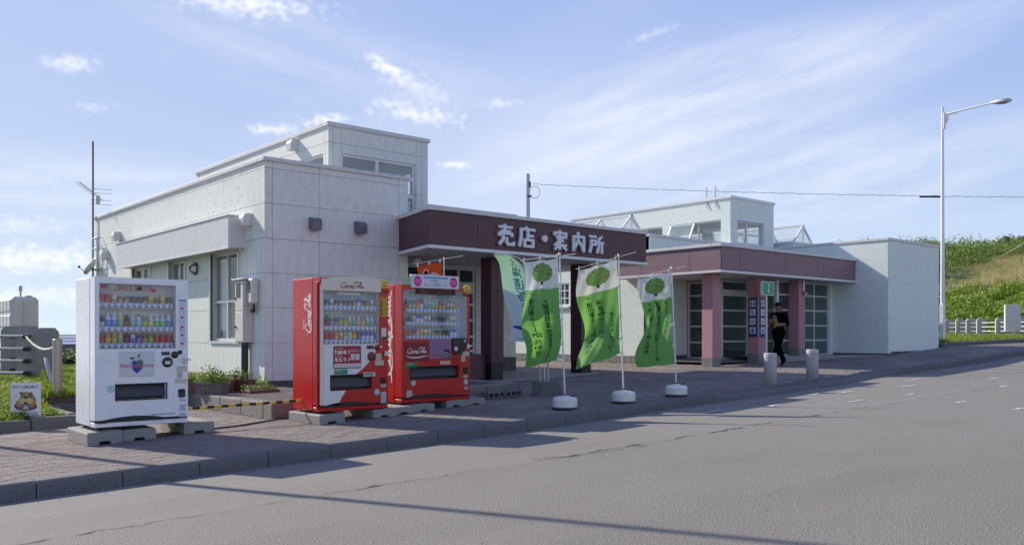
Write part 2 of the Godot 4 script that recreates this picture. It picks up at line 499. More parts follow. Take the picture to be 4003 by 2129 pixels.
	return Image.create_from_data(w, h, false, Image.FORMAT_RGBAF, a.to_byte_array())

func setup() -> void:
	var cam := Camera3D.new()
	cam.name = "camera"
	add_child(cam)
	cam.position = Vector3(0, 1.412, 0)
	cam.transform.basis = Basis.looking_at(Vector3(0.6525, 0, -0.7577).normalized(), Vector3.UP)
	cam.projection = Camera3D.PROJECTION_FRUSTUM
	cam.near = 0.1
	cam.size = 0.1 * 1370.0 / 2180.0
	cam.frustum_offset = Vector2(0.0, 0.1 * (843.0 - 685.0) / 2180.0)
	cam.far = 40000.0
	cam.current = true
	var sky_mat := PanoramaSkyMaterial.new()
	sky_mat.panorama = ImageTexture.create_from_image(sky_image())
	var sky := Sky.new()
	sky.sky_material = sky_mat
	var env := Environment.new()
	env.background_mode = Environment.BG_SKY
	env.sky = sky
	env.tonemap_mode = Environment.TONE_MAPPER_LINEAR
	env.tonemap_exposure = 1.13
	env.ambient_light_source = Environment.AMBIENT_SOURCE_SKY
	env.sdfgi_enabled = true
	env.ssao_enabled = true
	env.ssil_enabled = true
	env.fog_enabled = false
	env.fog_density = 0.00045
	env.fog_light_color = Color(0.72, 0.82, 0.95)
	var we := WorldEnvironment.new()
	we.name = "world_environment"
	we.environment = env
	add_child(we)
	var sun := DirectionalLight3D.new()
	sun.name = "sun"
	sun.light_energy = 1.6
	sun.light_color = Color(1.0, 0.955, 0.89)
	sun.light_angular_distance = 0.5
	sun.shadow_enabled = true
	sun.transform.basis = Basis.looking_at(-Vector3(-0.230, 0.550, -0.803).normalized(), Vector3.UP)
	add_child(sun)

func materials() -> void:
	var stucco := bump_tex(3, 0.16, 2.2)
	var fine := bump_tex(4, 0.22, 3.5)
	var mott := noise_tex(6, 0.012, 0.96, 1.03)
	var grime := noise_tex(8, 0.02, 0.80, 1.05)
	var speck := noise_tex(9, 0.16, 0.30, 1.30, 512, 3)
	var speck2 := noise_tex(10, 0.14, 0.55, 1.2, 512, 3)
	var streaks := noise_tex(81, 0.02, 0.955, 1.025, 512, 4)
	for k in 3:
		var tone: float = [1.0, 0.98, 1.02][k]
		mat("panel" if k == 0 else "panel_%d" % k, lin(0.755 * tone, 0.785 * tone, 0.725 * tone), 0.75, 0.0, streaks, 1.0, stucco, 0.22).uv1_scale = Vector3(0.6, 0.22, 0.6)
	mat("joint", lin(0.50, 0.52, 0.50), 0.85)
	mat("stucco", lin(0.75, 0.82, 0.76), 0.8, 0.0, streaks, 1.0, stucco, 0.16).uv1_scale = Vector3(0.7, 0.35, 0.7)
	mat("trim", lin(0.66, 0.66, 0.64), 0.5, 0.0, mott, 0.7)
	mat("soffit", lin(0.62, 0.60, 0.58), 0.7, 0.0, mott, 0.3)
	mat("maroon", lin(0.085, 0.030, 0.044), 0.42, 0.0, mott, 0.4)
	mat("maroon_old", lin(0.235, 0.145, 0.170), 0.5, 0.0, mott, 0.3)
	mat("pink", lin(0.49, 0.255, 0.275), 0.8, 0.0, mott, 0.6, fine, 0.5)
	mat("foundation", lin(0.12, 0.125, 0.14), 0.8, 0.0, grime, 0.5)
	mat("tile", lin(0.26, 0.26, 0.25), 0.45, 0.0, grime, 0.9)
	mat("grout", lin(0.14, 0.14, 0.135), 0.9)
	mat("roofing", lin(0.36, 0.37, 0.37), 0.8, 0.0, grime, 0.2)
	mat("aluminium", lin(0.62, 0.63, 0.63), 0.35, 0.25)
	mat("white_frame", lin(0.74, 0.75, 0.76), 0.4)
	mat("dark_metal", lin(0.03, 0.032, 0.038), 0.4, 0.3)
	mat("steel", lin(0.42, 0.36, 0.27), 0.45, 0.35)
	mat("galv", lin(0.45, 0.46, 0.47), 0.45, 0.5)
	mat("beige_box", lin(0.66, 0.63, 0.58), 0.5, 0.0, mott, 1.2)
	mat("asphalt", lin(0.314, 0.300, 0.268), 0.92, 0.0, speck, 0.75, fine, 0.28).vertex_color_use_as_albedo = true
	mat("asphalt_smooth", lin(0.286, 0.273, 0.246), 0.9, 0.0, speck2, 0.9, fine, 0.18).vertex_color_use_as_albedo = true
	mat("crack", lin(0.035, 0.033, 0.032), 0.95)
	mat("road_paint", lin(0.72, 0.72, 0.70), 0.7, 0.0, grime, 3.0)
	mat("concrete", lin(0.185, 0.187, 0.19), 0.88, 0.0, speck2, 0.8, fine, 0.25)
	mat("concrete_pale", lin(0.40, 0.39, 0.37), 0.88, 0.0, speck2, 0.8, fine, 0.3)
	mat("aggregate", lin(0.36, 0.345, 0.32), 0.9, 0.0, noise_tex(31, 0.12, 0.25, 1.5, 512, 2), 1.0, bump_tex(32, 0.12, 8.0), 1.0)
	mat("bedding", lin(0.075, 0.068, 0.062), 0.95)
	var pv := vmat("paver", 0.88)
	pv.albedo_texture = speck2; pv.uv1_triplanar = true; pv.uv1_world_triplanar = true; pv.uv1_scale = Vector3.ONE * 1.7
	pv.normal_enabled = true; pv.normal_texture = fine; pv.normal_scale = 0.4
	mat("soil", lin(0.14, 0.115, 0.075), 0.95, 0.0, noise_tex(41, 0.04, 0.5, 1.3), 0.8, fine, 0.8)
	vmat("leaf", 0.55).backlight_enabled = true
	M.leaf.backlight = Color(0.8, 0.85, 0.42)
	M.leaf.backlight_enabled = true
	vmat("terrain", 0.95)
	vmat("painted", 0.35)
	vmat("plastic", 0.3)
	vmat("cloth", 0.85)
	vmat("skin", 0.6)
	mat("sea", lin(0.16, 0.19, 0.42), 0.35, 0.0)
	mat("white_paint", lin(0.84, 0.85, 0.87), 0.3, 0.0, mott, 0.8)
	mat("red_paint", lin(0.48, 0.012, 0.012), 0.22)
	mat("red_dark", lin(0.30, 0.008, 0.010), 0.3)
	mat("cream", lin(0.68, 0.63, 0.52), 0.35)
	mat("black", lin(0.012, 0.012, 0.014), 0.35)
	mat("dark_grey", lin(0.045, 0.048, 0.055), 0.45)
	mat("white_plastic", lin(0.74, 0.73, 0.69), 0.4)
	mat("interior_white", lin(0.55, 0.58, 0.60), 0.5)
	mat("rust", lin(0.13, 0.05, 0.02), 0.9, 0.0, grime, 6.0)
	mat("chrome", lin(0.7, 0.7, 0.7), 0.15, 0.9)
	mat("blue_print", lin(0.03, 0.16, 0.52), 0.4)
	mat("yellow", lin(0.75, 0.50, 0.03), 0.4)
	mat("green_print", lin(0.02, 0.36, 0.18), 0.4)
	mat("pale_print", lin(0.66, 0.64, 0.60), 0.6)
	mat("wood_dark", lin(0.05, 0.03, 0.02), 0.8)
	mat("inside", lin(0.20, 0.19, 0.17), 0.8)
	mat("inside_floor", lin(0.16, 0.15, 0.14), 0.4)
	mat("granite", lin(0.56, 0.55, 0.56), 0.85, 0.0, noise_tex(51, 0.3, 0.6, 1.25, 256, 2), 2.0)
	mat("interior_ice", lin(0.40, 0.52, 0.64), 0.5, 0.0, noise_tex(71, 0.03, 0.8, 1.15, 256, 3), 1.6)
	mat("hood_dark", lin(0.17, 0.16, 0.19), 0.4, 0.3)
	mat("post_pale", lin(0.46, 0.445, 0.42), 0.9)
	vmat("body", 0.95).metallic_specular = 0.12
	mat("tank", lin(0.60, 0.58, 0.54), 0.45)
	mat("mast", lin(0.24, 0.17, 0.15), 0.5, 0.4)
	mat("dark_grey2", lin(0.13, 0.125, 0.125), 0.55)
	mat("terracotta", lin(0.17, 0.075, 0.05), 0.7)
	glass("pane", lin(0.55, 0.62, 0.62), 0.14)
	glass("pane_dark", lin(0.06, 0.13, 0.125), 0.45)
	glass("pane_sky", lin(0.7, 0.85, 0.85), 0.22)
	glass("clear", lin(0.9, 0.95, 1.0), 0.05)

# ---- the setting
func hill(w: float, q: float, nz: FastNoiseLite) -> float:
	var pts := [[44.0, 1.1], [50.0, 1.5], [58.0, 3.6], [64.0, 4.9], [76.0, 7.3], [90.0, 8.7], [114.0, 9.3], [150.0, 10.7], [185.0, 12.4], [260.0, 13.0]]
	var y := 1.0
	for i in pts.size() - 1:
		if w >= pts[i][0]:
			y = lerpf(pts[i][1], pts[i + 1][1], clampf((w - pts[i][0]) / (pts[i + 1][0] - pts[i][0]), 0.0, 1.0))
	return y + (maxf(w - 52.0, 0.0) * 0.012) * nz.get_noise_2d(w, q) * 3.0 + clampf((w - 55.0) * 0.02, 0.0, 1.0) * (-q) * 0.012
func hp(w: float, q: float, nz: FastNoiseLite, dy := 0.0) -> Vector3:
	return P(0.935 * w - 0.355 * q, hill(w, q, nz) + dy, 0.355 * w + 0.935 * q)
func lawn(s: float, t: float) -> float:   # the grass mound on the left
	return gy(s) + 0.09 + 0.11 * clampf(t - 13.65, 0.0, 2.1) + 0.02 * clampf(t - 15.75, 0.0, 3.0) - 0.03 * clampf(t - 22.0, 0.0, 10.0)

func grid(us: Array, vs: Array, f: Callable, colf: Variant = null) -> Geo:
	var g := Geo.new()
	g.tinted = colf != null
	for i in us.size() - 1:
		for j in vs.size() - 1:
			var p := []
			for k in [[0, 0], [1, 0], [1, 1], [0, 1]]:
				p.append(f.call(us[i + k[0]], vs[j + k[1]]))
			if colf != null: g.col = colf.call((us[i] + us[i + 1]) * 0.5, (vs[j] + vs[j + 1]) * 0.5)
			g.quad(p[0], p[1], p[2], p[3], Vector3.UP, PackedVector2Array([Vector2(0, 0), Vector2(1, 0), Vector2(1, 1), Vector2(0, 1)]))
	return g
func steps(a: float, b: float, n: int) -> Array:
	var r := []
	for i in n + 1: r.append(lerpf(a, b, float(i) / n))
	return r

func setting() -> void:
	# the land under everything, out to the horizon inland and to the cliff above the sea
	var ss := [-4000.0, -900.0, -200.0, -60.0, -20.0, 0.0, 20.0, 40.0, 60.0, 120.0, 400.0, 1200.0, 5000.0]
	var tt := [-5000.0, -900.0, -200.0, -60.0, -20.0, 0.0, 12.0, 24.0, 38.0, 44.0, 60.0]
	struct("ground", grid(ss, tt, func(s: float, t: float) -> Vector3:
		var y := -0.45 + (gy(clampf(s, -60.0, 60.0)) if s < 60.0 else 1.4)
		return P(s, y if t < 41.0 else -26.0 - t * 0.02, t), func(_s: float, _t: float) -> Color: return Color(0.10, 0.10, 0.05)), M.terrain)
	struct("sea", grid([-20000.0, -3000.0, 0.0, 3000.0, 20000.0], [50.0, 400.0, 3000.0, 26000.0], func(s: float, t: float) -> Vector3: return P(s, -24.0, t)), M.sea)
	# road: the coarse carriageway and the smoother strip along the kerb
	var rs := [-36.0, -24.0, -14.0, -8.0] + steps(-4.0, 32.0, 180) + [36.0, 42.0, 50.0, 60.0, 72.0]
	var wear := FastNoiseLite.new()
	wear.seed = 61; wear.frequency = 0.22; wear.fractal_octaves = 4
	var worn := func(s: float, v: float) -> Color:
		var k := 0.97 + 0.16 * wear.get_noise_2d(s * 0.35, v * 9.0) + 0.07 * wear.get_noise_2d(s * 2.0 + 70.0, v * 30.0)
		var track := 0.0
		for c in [0.16, 0.36, 0.62]: track += exp(-pow((v - c) / 0.045, 2.0))
		k *= 1.0 - 0.045 * track * (0.7 + 0.6 * wear.get_noise_2d(s * 0.5, 7.0))
		for st in [[11.5, 0.22, 0.5], [7.4, 0.34, 0.35], [15.8, 0.30, 0.6], [9.2, 0.5, 0.4]]: k *= 1.0 - 0.10 * exp(-(pow((s - st[0]) / st[2], 2.0) + pow((v - st[1]) * 12.0 / st[2], 2.0)) * (1.0 + wear.get_noise_2d(s * 6.0, v * 60.0)))
		return Color(k, k * 0.995, k * 0.985)
	struct("road", grid(rs, steps(0.0, 1.0, 6), func(s: float, v: float) -> Vector3:
		var t := lerpf(kt(s) + 0.1, seam(s) - 0.1, v)
		return P(s, ry(s, t), t), func(s: float, v: float) -> Color: return worn.call(s, v * 0.25)), M.asphalt_smooth)
	var r2 := struct("road", grid(rs, steps(0.0, 0.75, 24) + [1.0], func(s: float, v: float) -> Vector3:
		var t := lerpf(seam(s), seam(s) - 9.0 if v < 0.9 else -30.0, v if v < 0.9 else 1.0)
		return P(s, ry(s, t) + 0.004, t), worn), M.asphalt)
	var road := get_node("road")
	# the crack that wanders along the seam, and its side branches
	var nz := FastNoiseLite.new()
	nz.seed = 77; nz.frequency = 0.9; nz.fractal_octaves = 4
	for br in [[1.2, 24.0, 0.0, 0.017], [5.0, 6.6, 0.16, 0.008], [6.2, 8.6, -0.12, 0.007], [9.4, 10.6, 0.10, 0.006], [3.1, 3.8, 0.09, 0.006]]:
		var g := Geo.new()
		var s: float = br[0]
		while s < br[1]:
			var e := s + 0.06
			var a := 0.0
			var w := []
			for x in [s, e]:
				var t: float = seam(x) + nz.get_noise_1d(x * 3.0) * 0.09 + br[2] * sin(PI * (x - br[0]) / (br[1] - br[0]))
				var ww: float = br[3] * clampf(0.35 + nz.get_noise_1d(x * 2.0 + 50.0) * 1.6, 0.06, 1.2) * (0.4 if x > 13.0 else 1.0)
				w.append([P(x, ry(x, t) + 0.009, t - ww), P(x, ry(x, t) + 0.009, t + ww)])
			g.quad(w[0][0], w[1][0], w[1][1], w[0][1], Vector3.UP)
			s = e
		obj("crack", g, M.crack, road).set_meta("kind", "stuff")
	# worn dashes of white paint and the bay lines at the far end
	for q in [[12.6, 8.0, 0.34, 0.06], [13.8, 7.2, 0.4, 0.05], [15.5, 8.3, 0.35, 0.05], [15.3, 7.0, 0.3, 0.05], [17.2, 7.9, 0.5, 0.05], [17.6, 6.3, 0.3, 0.06], [14.2, 5.7, 0.28, 0.05], [13.4, 4.6, 0.3, 0.05], [16.0, 5.3, 0.35, 0.06], [18.9, 8.6, 0.5, 0.05], [19.6, 7.2, 0.45, 0.05], [20.6, 8.9, 0.4, 0.06], [18.5, 5.0, 0.4, 0.05], [21.3, 6.2, 0.7, 0.05], [13.0, 8.75, 0.3, 0.04], [14.9, 8.6, 0.45, 0.05], [11.4, 8.3, 0.5, 0.05], [16.8, 8.9, 0.3, 0.04], [10.0, 1.95, 0.12, 0.03], [10.3, 1.8, 0.16, 0.035]]:
		var g := Geo.new()
		var n := 5
		for i in n:
			var a := lerpf(-0.5, 0.5, float(i) / n) * float(q[2])
			var b := lerpf(-0.5, 0.5, float(i + 1) / n) * float(q[2])
			var wa: float = q[3] * rng.randf_range(0.3, 1.0)
			var t0: float = q[1] + rng.randf_range(-0.02, 0.02)
			g.quad(P(q[0] + a, ry(q[0] + a, t0) + 0.010, t0 - wa), P(q[0] + b, ry(q[0] + b, t0) + 0.010, t0 - wa * 0.8), P(q[0] + b, ry(q[0] + b, t0) + 0.010, t0 + wa * 0.6), P(q[0] + a, ry(q[0] + a, t0) + 0.010, t0 + wa), Vector3.UP)
		obj("paint_mark", g, M.road_paint, r2)
	for s in [22.0, 23.2, 24.4, 26.9, 29.4]:
		var g := Geo.new()
		for i in 8:
			var t0: float = 9.3 - i * 0.55 - rng.randf() * 0.05
			var t1: float = t0 - rng.randf_range(0.35, 0.5)
			g.quad(P(s, ry(s, t0) + 0.010, t0), P(s + 0.11, ry(s, t0) + 0.010, t0), P(s + 0.11, ry(s, t1) + 0.010, t1), P(s, ry(s, t1) + 0.010, t1), Vector3.UP)
		obj("bay_line", g, M.road_paint, r2)
	var pb := Geo.new()
	pb.tinted = true
	pb.lathe([Vector2(0, -0.5), Vector2(0.8, -0.2), Vector2(1.0, 0.15), Vector2(0.5, 0.6), Vector2(0, 0.7)], 6)
	var grit := []
	var gcol := []
	for i in 900:
		var s := rng.randf_range(0.5, 26.0)
		var t: float = kt(s) - 0.01 - absf(rng.randfn()) * 0.12 if i < 700 else rng.randf_range(2.0, 8.8)
		var z := rng.randf_range(0.003, 0.010)
		grit.append(Transform3D(Basis(Vector3.UP, rng.randf() * TAU).scaled(Vector3(z, z * 0.7, z * 1.2)), P(s, ry(s, t) + 0.005, t)))
		var q := rng.randf_range(0.08, 0.4)
		gcol.append(Color(q, q * 0.96, q * 0.88))
	many("grit", pb.mesh(), M.painted, grit, gcol)
	kerbs()
	pavers()
	hillside()

func seam(s: float) -> float:
	return 6.75 - 0.03 * (s - 6.0)

func kerbs() -> void:
	var root := thing("kerb", "", "")
	root.remove_meta("label"); root.remove_meta("category")
	root.set_meta("kind", "structure")
	var s := -5.75
	while s < 44.0:
		var e := s + 0.765
		var drop := smoothstep(12.3, 13.6, s) * (1.0 - smoothstep(20.3, 21.2, s))
		var drop2 := smoothstep(12.3, 13.6, e) * (1.0 - smoothstep(20.3, 21.2, e))
		var g := Geo.new()
		var ring := []
		for q in [[s + 0.005, drop], [e - 0.005, drop2]]:
			var x: float = q[0]
			var f := kt(x)
			var b := gy(x) - 0.30
			var top: float = gy(x) + 0.002 - 0.115 * float(q[1]) + rng.randf_range(-0.003, 0.003)
			var back := gy(x) + 0.002
			ring.append([P(x, b, f), P(x, top - 0.05, f + 0.012), P(x, top - 0.012, f + 0.026), P(x, top, f + 0.045), P(x, back, f + 0.19), P(x, back - 0.02, f + 0.20), P(x, b, f + 0.20)])
		for i in 6:
			g.quad(ring[0][i], ring[1][i], ring[1][i + 1], ring[0][i + 1], [Vector3(0, 0, 1), Vector3(0, 0.5, 1), Vector3(0, 1, 0.6), Vector3.UP, Vector3(0, 1, -1), Vector3(0, 0, -1)][i])
		for k in 2:
			for i in range(1, 6):
				g.flat(ring[k][0], ring[k][i], ring[k][i + 1], Vector3(-1 if k == 0 else 1, 0, 0))
		obj("kerb_stone", g, M.concrete, root)
		s = e
	# low edging of the lawn on the left
	s = -3.2
	while s < 3.2:
		var g := Geo.new()
		var x := s + 0.5
		g.box(P(x, gy(x) + 0.03, 13.62), Vector3(0.99, 0.26, 0.15), 0.015)
		obj("kerb_stone", g, M.concrete, root)
		s += 1.0
	for q in [[3.37, 13.70, 3.37, 14.62], [3.37, 14.63, 3.37, 15.58], [3.45, 15.6, 4.4, 15.6], [4.41, 15.6, 5.4, 15.6]]:
		var g := Geo.new()
		g.bar(P(q[0], gy(q[0]) + 0.05, q[1]), P(q[2], gy(q[2]) + 0.05, q[3]), 0.12, 0.26, 0.015)
		obj("kerb_stone", g, M.concrete, root)
	# kerb of the lawn beside the lamp on the right
	for i in 9:
		var a := Vector2(29.3, 12.35).lerp(Vector2(41.5, 13.1), i / 9.0)
		var b := Vector2(29.3, 12.35).lerp(Vector2(41.5, 13.1), (i + 0.99) / 9.0)
		var g := Geo.new()
		g.bar(P(a.x, gy(a.x) + 0.02, a.y), P(b.x, gy(b.x) + 0.02, b.y), 0.15, 0.22, 0.015)
		obj("kerb_stone", g, M.concrete, root)

func paved(s: float, t: float) -> bool:
	if t < kt(s) + 0.21: return false
	if s < 3.35: return t < 13.5
	if s < 5.7: return t < 15.5
	if s < 10.7: return t < 12.08
	if s < 19.3: return t < 21.5
	if s < 21.4: return t < 16.4
	if s < 25.7: return t < 13.7
	return t < 12.3
func pavers() -> void:
	var root := struct("pavement", grid(steps(-8.0, 44.0, 104), [0.0, 1.0], func(s: float, v: float) -> Vector3:
		var t := lerpf(kt(s) + 0.15, 25.0 if s > 3.0 and s < 27.0 else 13.6, v)
		return P(s, gy(s) - 0.022, t)), M.bedding)
	var g := Geo.new()
	g.tinted = true
	g.col = Color.WHITE
	g.box(Vector3(0, -0.03, 0), Vector3(0.196, 0.06, 0.096), 0.005)
	var mesh := g.mesh()
	var list := []
	var nz := FastNoiseLite.new()
	nz.seed = 91; nz.frequency = 0.35
	var row := 0
	var t := 9.0
	while t < 21.6:
		var s := -6.0 + (0.1 if row % 2 else 0.0)
		while s < 40.0:
			if paved(s, t):
				var slope := (gy(s + 0.1) - gy(s - 0.1)) / 0.2
				var bs := Basis(Vector3(0, 0, 1), atan(slope) + rng.randf_range(-0.004, 0.004)) * Basis(Vector3(1, 0, 0), rng.randf_range(-0.006, 0.006))
				var k := rng.randf_range(0.9, 1.1) * (1.0 + 0.3 * nz.get_noise_2d(s, t))
				var c := Color(0.268, 0.224, 0.204)
				if nz.get_noise_2d(s * 1.6 + 40.0, t * 2.0) > 0.28 or rng.randf() < 0.04: c = Color(0.29, 0.264, 0.246)
				list.append([Vector2(s, t).distance_to(Vector2(1.5, 2.5)), Transform3D(bs, P(s, gy(s) + rng.randf_range(-0.0025, 0.0025), t)), Color(c.r * k, c.g * k, c.b * k)])
			s += 0.2
		t += 0.1
		row += 1
	list.sort_custom(func(a: Array, b: Array) -> bool: return a[0] < b[0])
	var tones := []
	for i in 8:
		var k := lerpf(0.9, 1.1, i / 7.0)
		var gg := Geo.new()
		gg.tinted = true
		gg.col = Color(0.268 * k, 0.224 * k, 0.204 * k) if i % 4 else Color(0.29 * k, 0.264 * k, 0.246 * k)
		gg.box(Vector3(0, -0.03, 0), Vector3(0.196, 0.06, 0.096), 0.005)
		tones.append(gg.mesh())
	var trs := []
	var cols := []
	var singles := 0
	for e in list:
		var d: Vector3 = e[1].origin
		var side := d.x * 0.758 + d.z * 0.6527
		var deep := d.x * 0.6525 - d.z * 0.7577
		if singles < 300 and side > -0.62 * deep:   # the nearest ones in the picture
			again("paver", tones[rng.randi() % 8], M.paver, root, e[1])
			singles += 1
		else:
			trs.append(e[1]); cols.append(e[2])
	many("paver_field", mesh, M.paver, trs, cols, root)

func leaf_clump(n: int, size: float, leaf: float, a: Color, b: Color, flat := 1.0) -> ArrayMesh:
	var g := Geo.new()
	g.tinted = true
	for i in n:
		var d := Vector3(rng.randfn(), rng.randfn(), rng.randfn()).normalized() * pow(rng.randf(), 0.45) * size
		d.y *= flat
		var x := Vector3(rng.randfn(), rng.randfn() * 0.5, rng.randfn()).normalized()
		var up := (d.normalized() + Vector3(0, 0.8, 0) + Vector3(rng.randfn(), rng.randfn(), rng.randfn()) * 0.5).normalized()
		var y := up.cross(x).normalized()
		var l := leaf * rng.randf_range(0.6, 1.3)
		var c := a.lerp(b, rng.randf())
		g.col = c
		var nrm := x.cross(y).normalized()
		if nrm.y < 0.0: nrm = -nrm
		var tip := d + x * l
		var s1 := d + x * l * 0.45 + y * l * 0.36 - nrm * l * 0.08
		var s2 := d + x * l * 0.45 - y * l * 0.36 - nrm * l * 0.08
		g.flat(d, s1, tip, nrm)
		g.flat(d, tip, s2, nrm)
	return g.mesh()
func tuft(n: int, h: float, w: float, a: Color, b: Color, spread := 0.5) -> ArrayMesh:
	var g := Geo.new()
	g.tinted = true
	for i in n:
		var an := rng.randf() * TAU
		var dir := Vector3(cos(an), 0, sin(an))
		var base := Vector3(rng.randfn(), 0, rng.randfn()) * h * 0.25
		var hh := h * rng.randf_range(0.5, 1.15)
		var lean := spread * rng.randf_range(0.2, 1.0)
		var side := Vector3(-dir.z, 0, dir.x) * w
		var mid := base + Vector3.UP * hh * 0.6 + dir * lean * hh * 0.35
		var tip := base + Vector3.UP * hh * (1.0 - lean * 0.25) + dir * lean * hh
		g.col = a.lerp(b, rng.randf())
		g.quad(base - side, base + side, mid + side * 0.8, mid - side * 0.8, dir + Vector3.UP * 0.5)
		g.flat(mid - side * 0.8, mid + side * 0.8, tip, dir + Vector3.UP * 0.5)
	return g.mesh()
func spot(p: Vector3, s: float, sy := 1.0) -> Transform3D:
	return Transform3D(Basis(Vector3.UP, rng.randf() * TAU).scaled(Vector3(s, s * sy, s)), p)

func hillside() -> void:
	var nz := FastNoiseLite.new()
	nz.seed = 15; nz.frequency = 0.03; nz.fractal_octaves = 4
	var tan_band := func(w: float, q: float) -> float:
		return 1.0 - clampf(absf(w - 68.0 + q * 1.6 - nz.get_noise_2d(w * 2.0, q * 2.0 + 90.0) * 11.0) / 4.2, 0.0, 1.0)
	struct("hillside", grid(steps(44.0, 260.0, 54), steps(-90.0, 60.0, 50), func(w: float, q: float) -> Vector3: return hp(w, q, nz, -0.1), func(w: float, q: float) -> Color:
		var k := 1.0 + nz.get_noise_2d(w * 5.0, q * 5.0) * 0.4
		var c := Color(0.12, 0.16, 0.035).lerp(Color(0.46, 0.39, 0.23), tan_band.call(w, q))
		return Color(c.r * k, c.g * k, c.b * k)), M.terrain)
	# a distant wooded mountain
	var ridge := [[935.0, 50.0, 382.0], [952.0, 76.0, 367.0], [964.0, 94.0, 358.0], [971.0, 102.0, 351.0], [975.0, 104.5, 348.0], [983.0, 103.0, 341.0], [990.0, 104.5, 335.0], [1010.0, 108.0, 318.0], [1048.0, 102.0, 285.0], [1092.0, 85.0, 248.0], [1139.0, 60.0, 207.0], [1200.0, 20.0, 150.0]]
	struct("mountain", grid(steps(0.0, 11.0, 66), steps(-1.0, 1.0, 24), func(a: float, b: float) -> Vector3:
		var i := mini(int(a), 10)
		var f := a - i
		var r0: Array = ridge[i]
		var r1: Array = ridge[i + 1]
		var y := lerpf(r0[1], r1[1], f)
		var n := nz.get_noise_2d(a * 22.0, b * 60.0)
		return P(lerpf(r0[0], r1[0], f) + b * 190.0, y * (1.0 - absf(b)) + n * 22.0 * absf(b) + n * 2.5, lerpf(r0[2], r1[2], f) + b * 80.0),
		func(a: float, b: float) -> Color:
			var k := 1.0 + nz.get_noise_2d(a * 60.0, b * 160.0) * 0.6
			return Color(0.045 * k, 0.085 * k, 0.04 * k)), M.terrain)
	var big := [leaf_clump(300, 1.0, 0.20, Color(0.18, 0.28, 0.03), Color(0.44, 0.54, 0.08), 0.62), leaf_clump(300, 1.0, 0.17, Color(0.12, 0.22, 0.03), Color(0.34, 0.45, 0.07), 0.7)]
	var dark := [leaf_clump(320, 1.0, 0.13, Color(0.09, 0.15, 0.03), Color(0.24, 0.32, 0.07), 0.75), leaf_clump(320, 1.0, 0.12, Color(0.13, 0.19, 0.045), Color(0.31, 0.38, 0.11), 0.95)]
	var straw := tuft(26, 1.0, 0.012, Color(0.42, 0.34, 0.19), Color(0.62, 0.54, 0.36), 0.7)
	var reed := tuft(22, 1.0, 0.025, Color(0.10, 0.17, 0.03), Color(0.22, 0.30, 0.05), 0.8)
	var near := [[], []]
	var far := [[], []]
	var dry := []
	var blades := []
	for i in 5200:
		var w := 50.0 + 120.0 * pow(rng.randf(), 1.35)
		var q := rng.randf_range(-60.0, 16.0)
		var b: float = tan_band.call(w, q)
		if b > 0.25:
			if i % 2: dry.append(spot(hp(w, q, nz, -0.1), rng.randf_range(0.5, 0.9)))
			if rng.randf() > 0.12: continue
		if w < 68.0 - q * 1.6:
			if rng.randf() < 0.55: near[rng.randi() % 2].append(spot(hp(w, q, nz, 0.05), rng.randf_range(0.45, 1.05) * clampf((70.0 - w) / 12.0, 0.3, 1.0)))
			else: blades.append(spot(hp(w, q, nz, -0.1), rng.randf_range(0.6, 1.3)))
		elif rng.randf() < 0.9:
			far[rng.randi() % 2].append(spot(hp(w, q, nz, 0.5), rng.randf_range(0.5, 1.7)))
	for i in 9000:
		var w := rng.randf_range(56.0, 86.0)
		var q := rng.randf_range(-30.0, 14.0)
		if rng.randf() < tan_band.call(w, q) * 1.4: dry.append(spot(hp(w, q, nz, -0.1), rng.randf_range(0.3, 0.75)))
	for i in 500:
		var w := rng.randf_range(49.5, 60.0)
		var q := rng.randf_range(-22.0, 12.0)
		near[rng.randi() % 2].append(spot(hp(w, q, nz, 0.05), rng.randf_range(0.4, 0.9)))
	for k in 2:
		many("broad_leaf_scrub", big[k], M.leaf, near[k], [])
		many("dark_scrub", dark[k], M.leaf, far[k], [])
	many("dry_grass", straw, M.leaf, dry, [])
	many("reeds", reed, M.leaf, blades, [])
	# the lawn strip in front of the far fence
	struct("lawn", grid(steps(29.4, 52.0, 22), steps(0.0, 1.0, 6), func(s: float, v: float) -> Vector3:
		var t0 := 12.4 + (s - 29.3) * 0.0615
		return P(s, gy(s) + 0.10 + 0.05 * v, t0 + v * 22.0)), M.soil)
	var lg := [tuft(14, 0.16, 0.006, Color(0.18, 0.26, 0.03), Color(0.42, 0.46, 0.10), 0.8), tuft(12, 0.12, 0.006, Color(0.14, 0.22, 0.03), Color(0.34, 0.40, 0.07), 1.0)]
	for k in 2:
		var l := []
		for i in 9000:
			var s := rng.randf_range(29.6, 50.0)
			var v := rng.randf()
			l.append(spot(P(s, gy(s) + 0.10 + 0.05 * v, 12.45 + (s - 29.3) * 0.0615 + v * 11.0), rng.randf_range(0.7, 1.6)))
		many("grass", lg[k], M.leaf, l, [])
	# the mound on the left
	struct("lawn", grid(steps(-6.0, 2.4, 20) + [2.8, 3.1, 3.3, 3.42, 3.9, 4.6, 5.4, 6.0, 6.6, 7.25], steps(13.68, 15.4, 8) + [15.56, 15.62, 15.66] + steps(16.2, 34.0, 34), func(s: float, t: float) -> Vector3:
		return P(s, lawn(s, t) - 0.01 if s <= 3.31 or t >= 15.6 else gy(s) - 0.05, t)), M.soil)
	struct("lawn", grid(steps(6.6, 16.0, 10), steps(27.4, 40.5, 14), func(s: float, t: float) -> Vector3: return P(s, lawn(7.0, t) - 0.01, t)), M.soil)
	for k in 2:
		var l := []
		for i in 5000:
			var s := rng.randf_range(5.0, 13.0)
			var t := rng.randf_range(27.5, 37.0)
			l.append(spot(P(s, lawn(minf(s, 7.0), t) - 0.01, t), rng.randf_range(0.7, 1.4)))
		many("grass", lg[k], M.leaf, l, [])
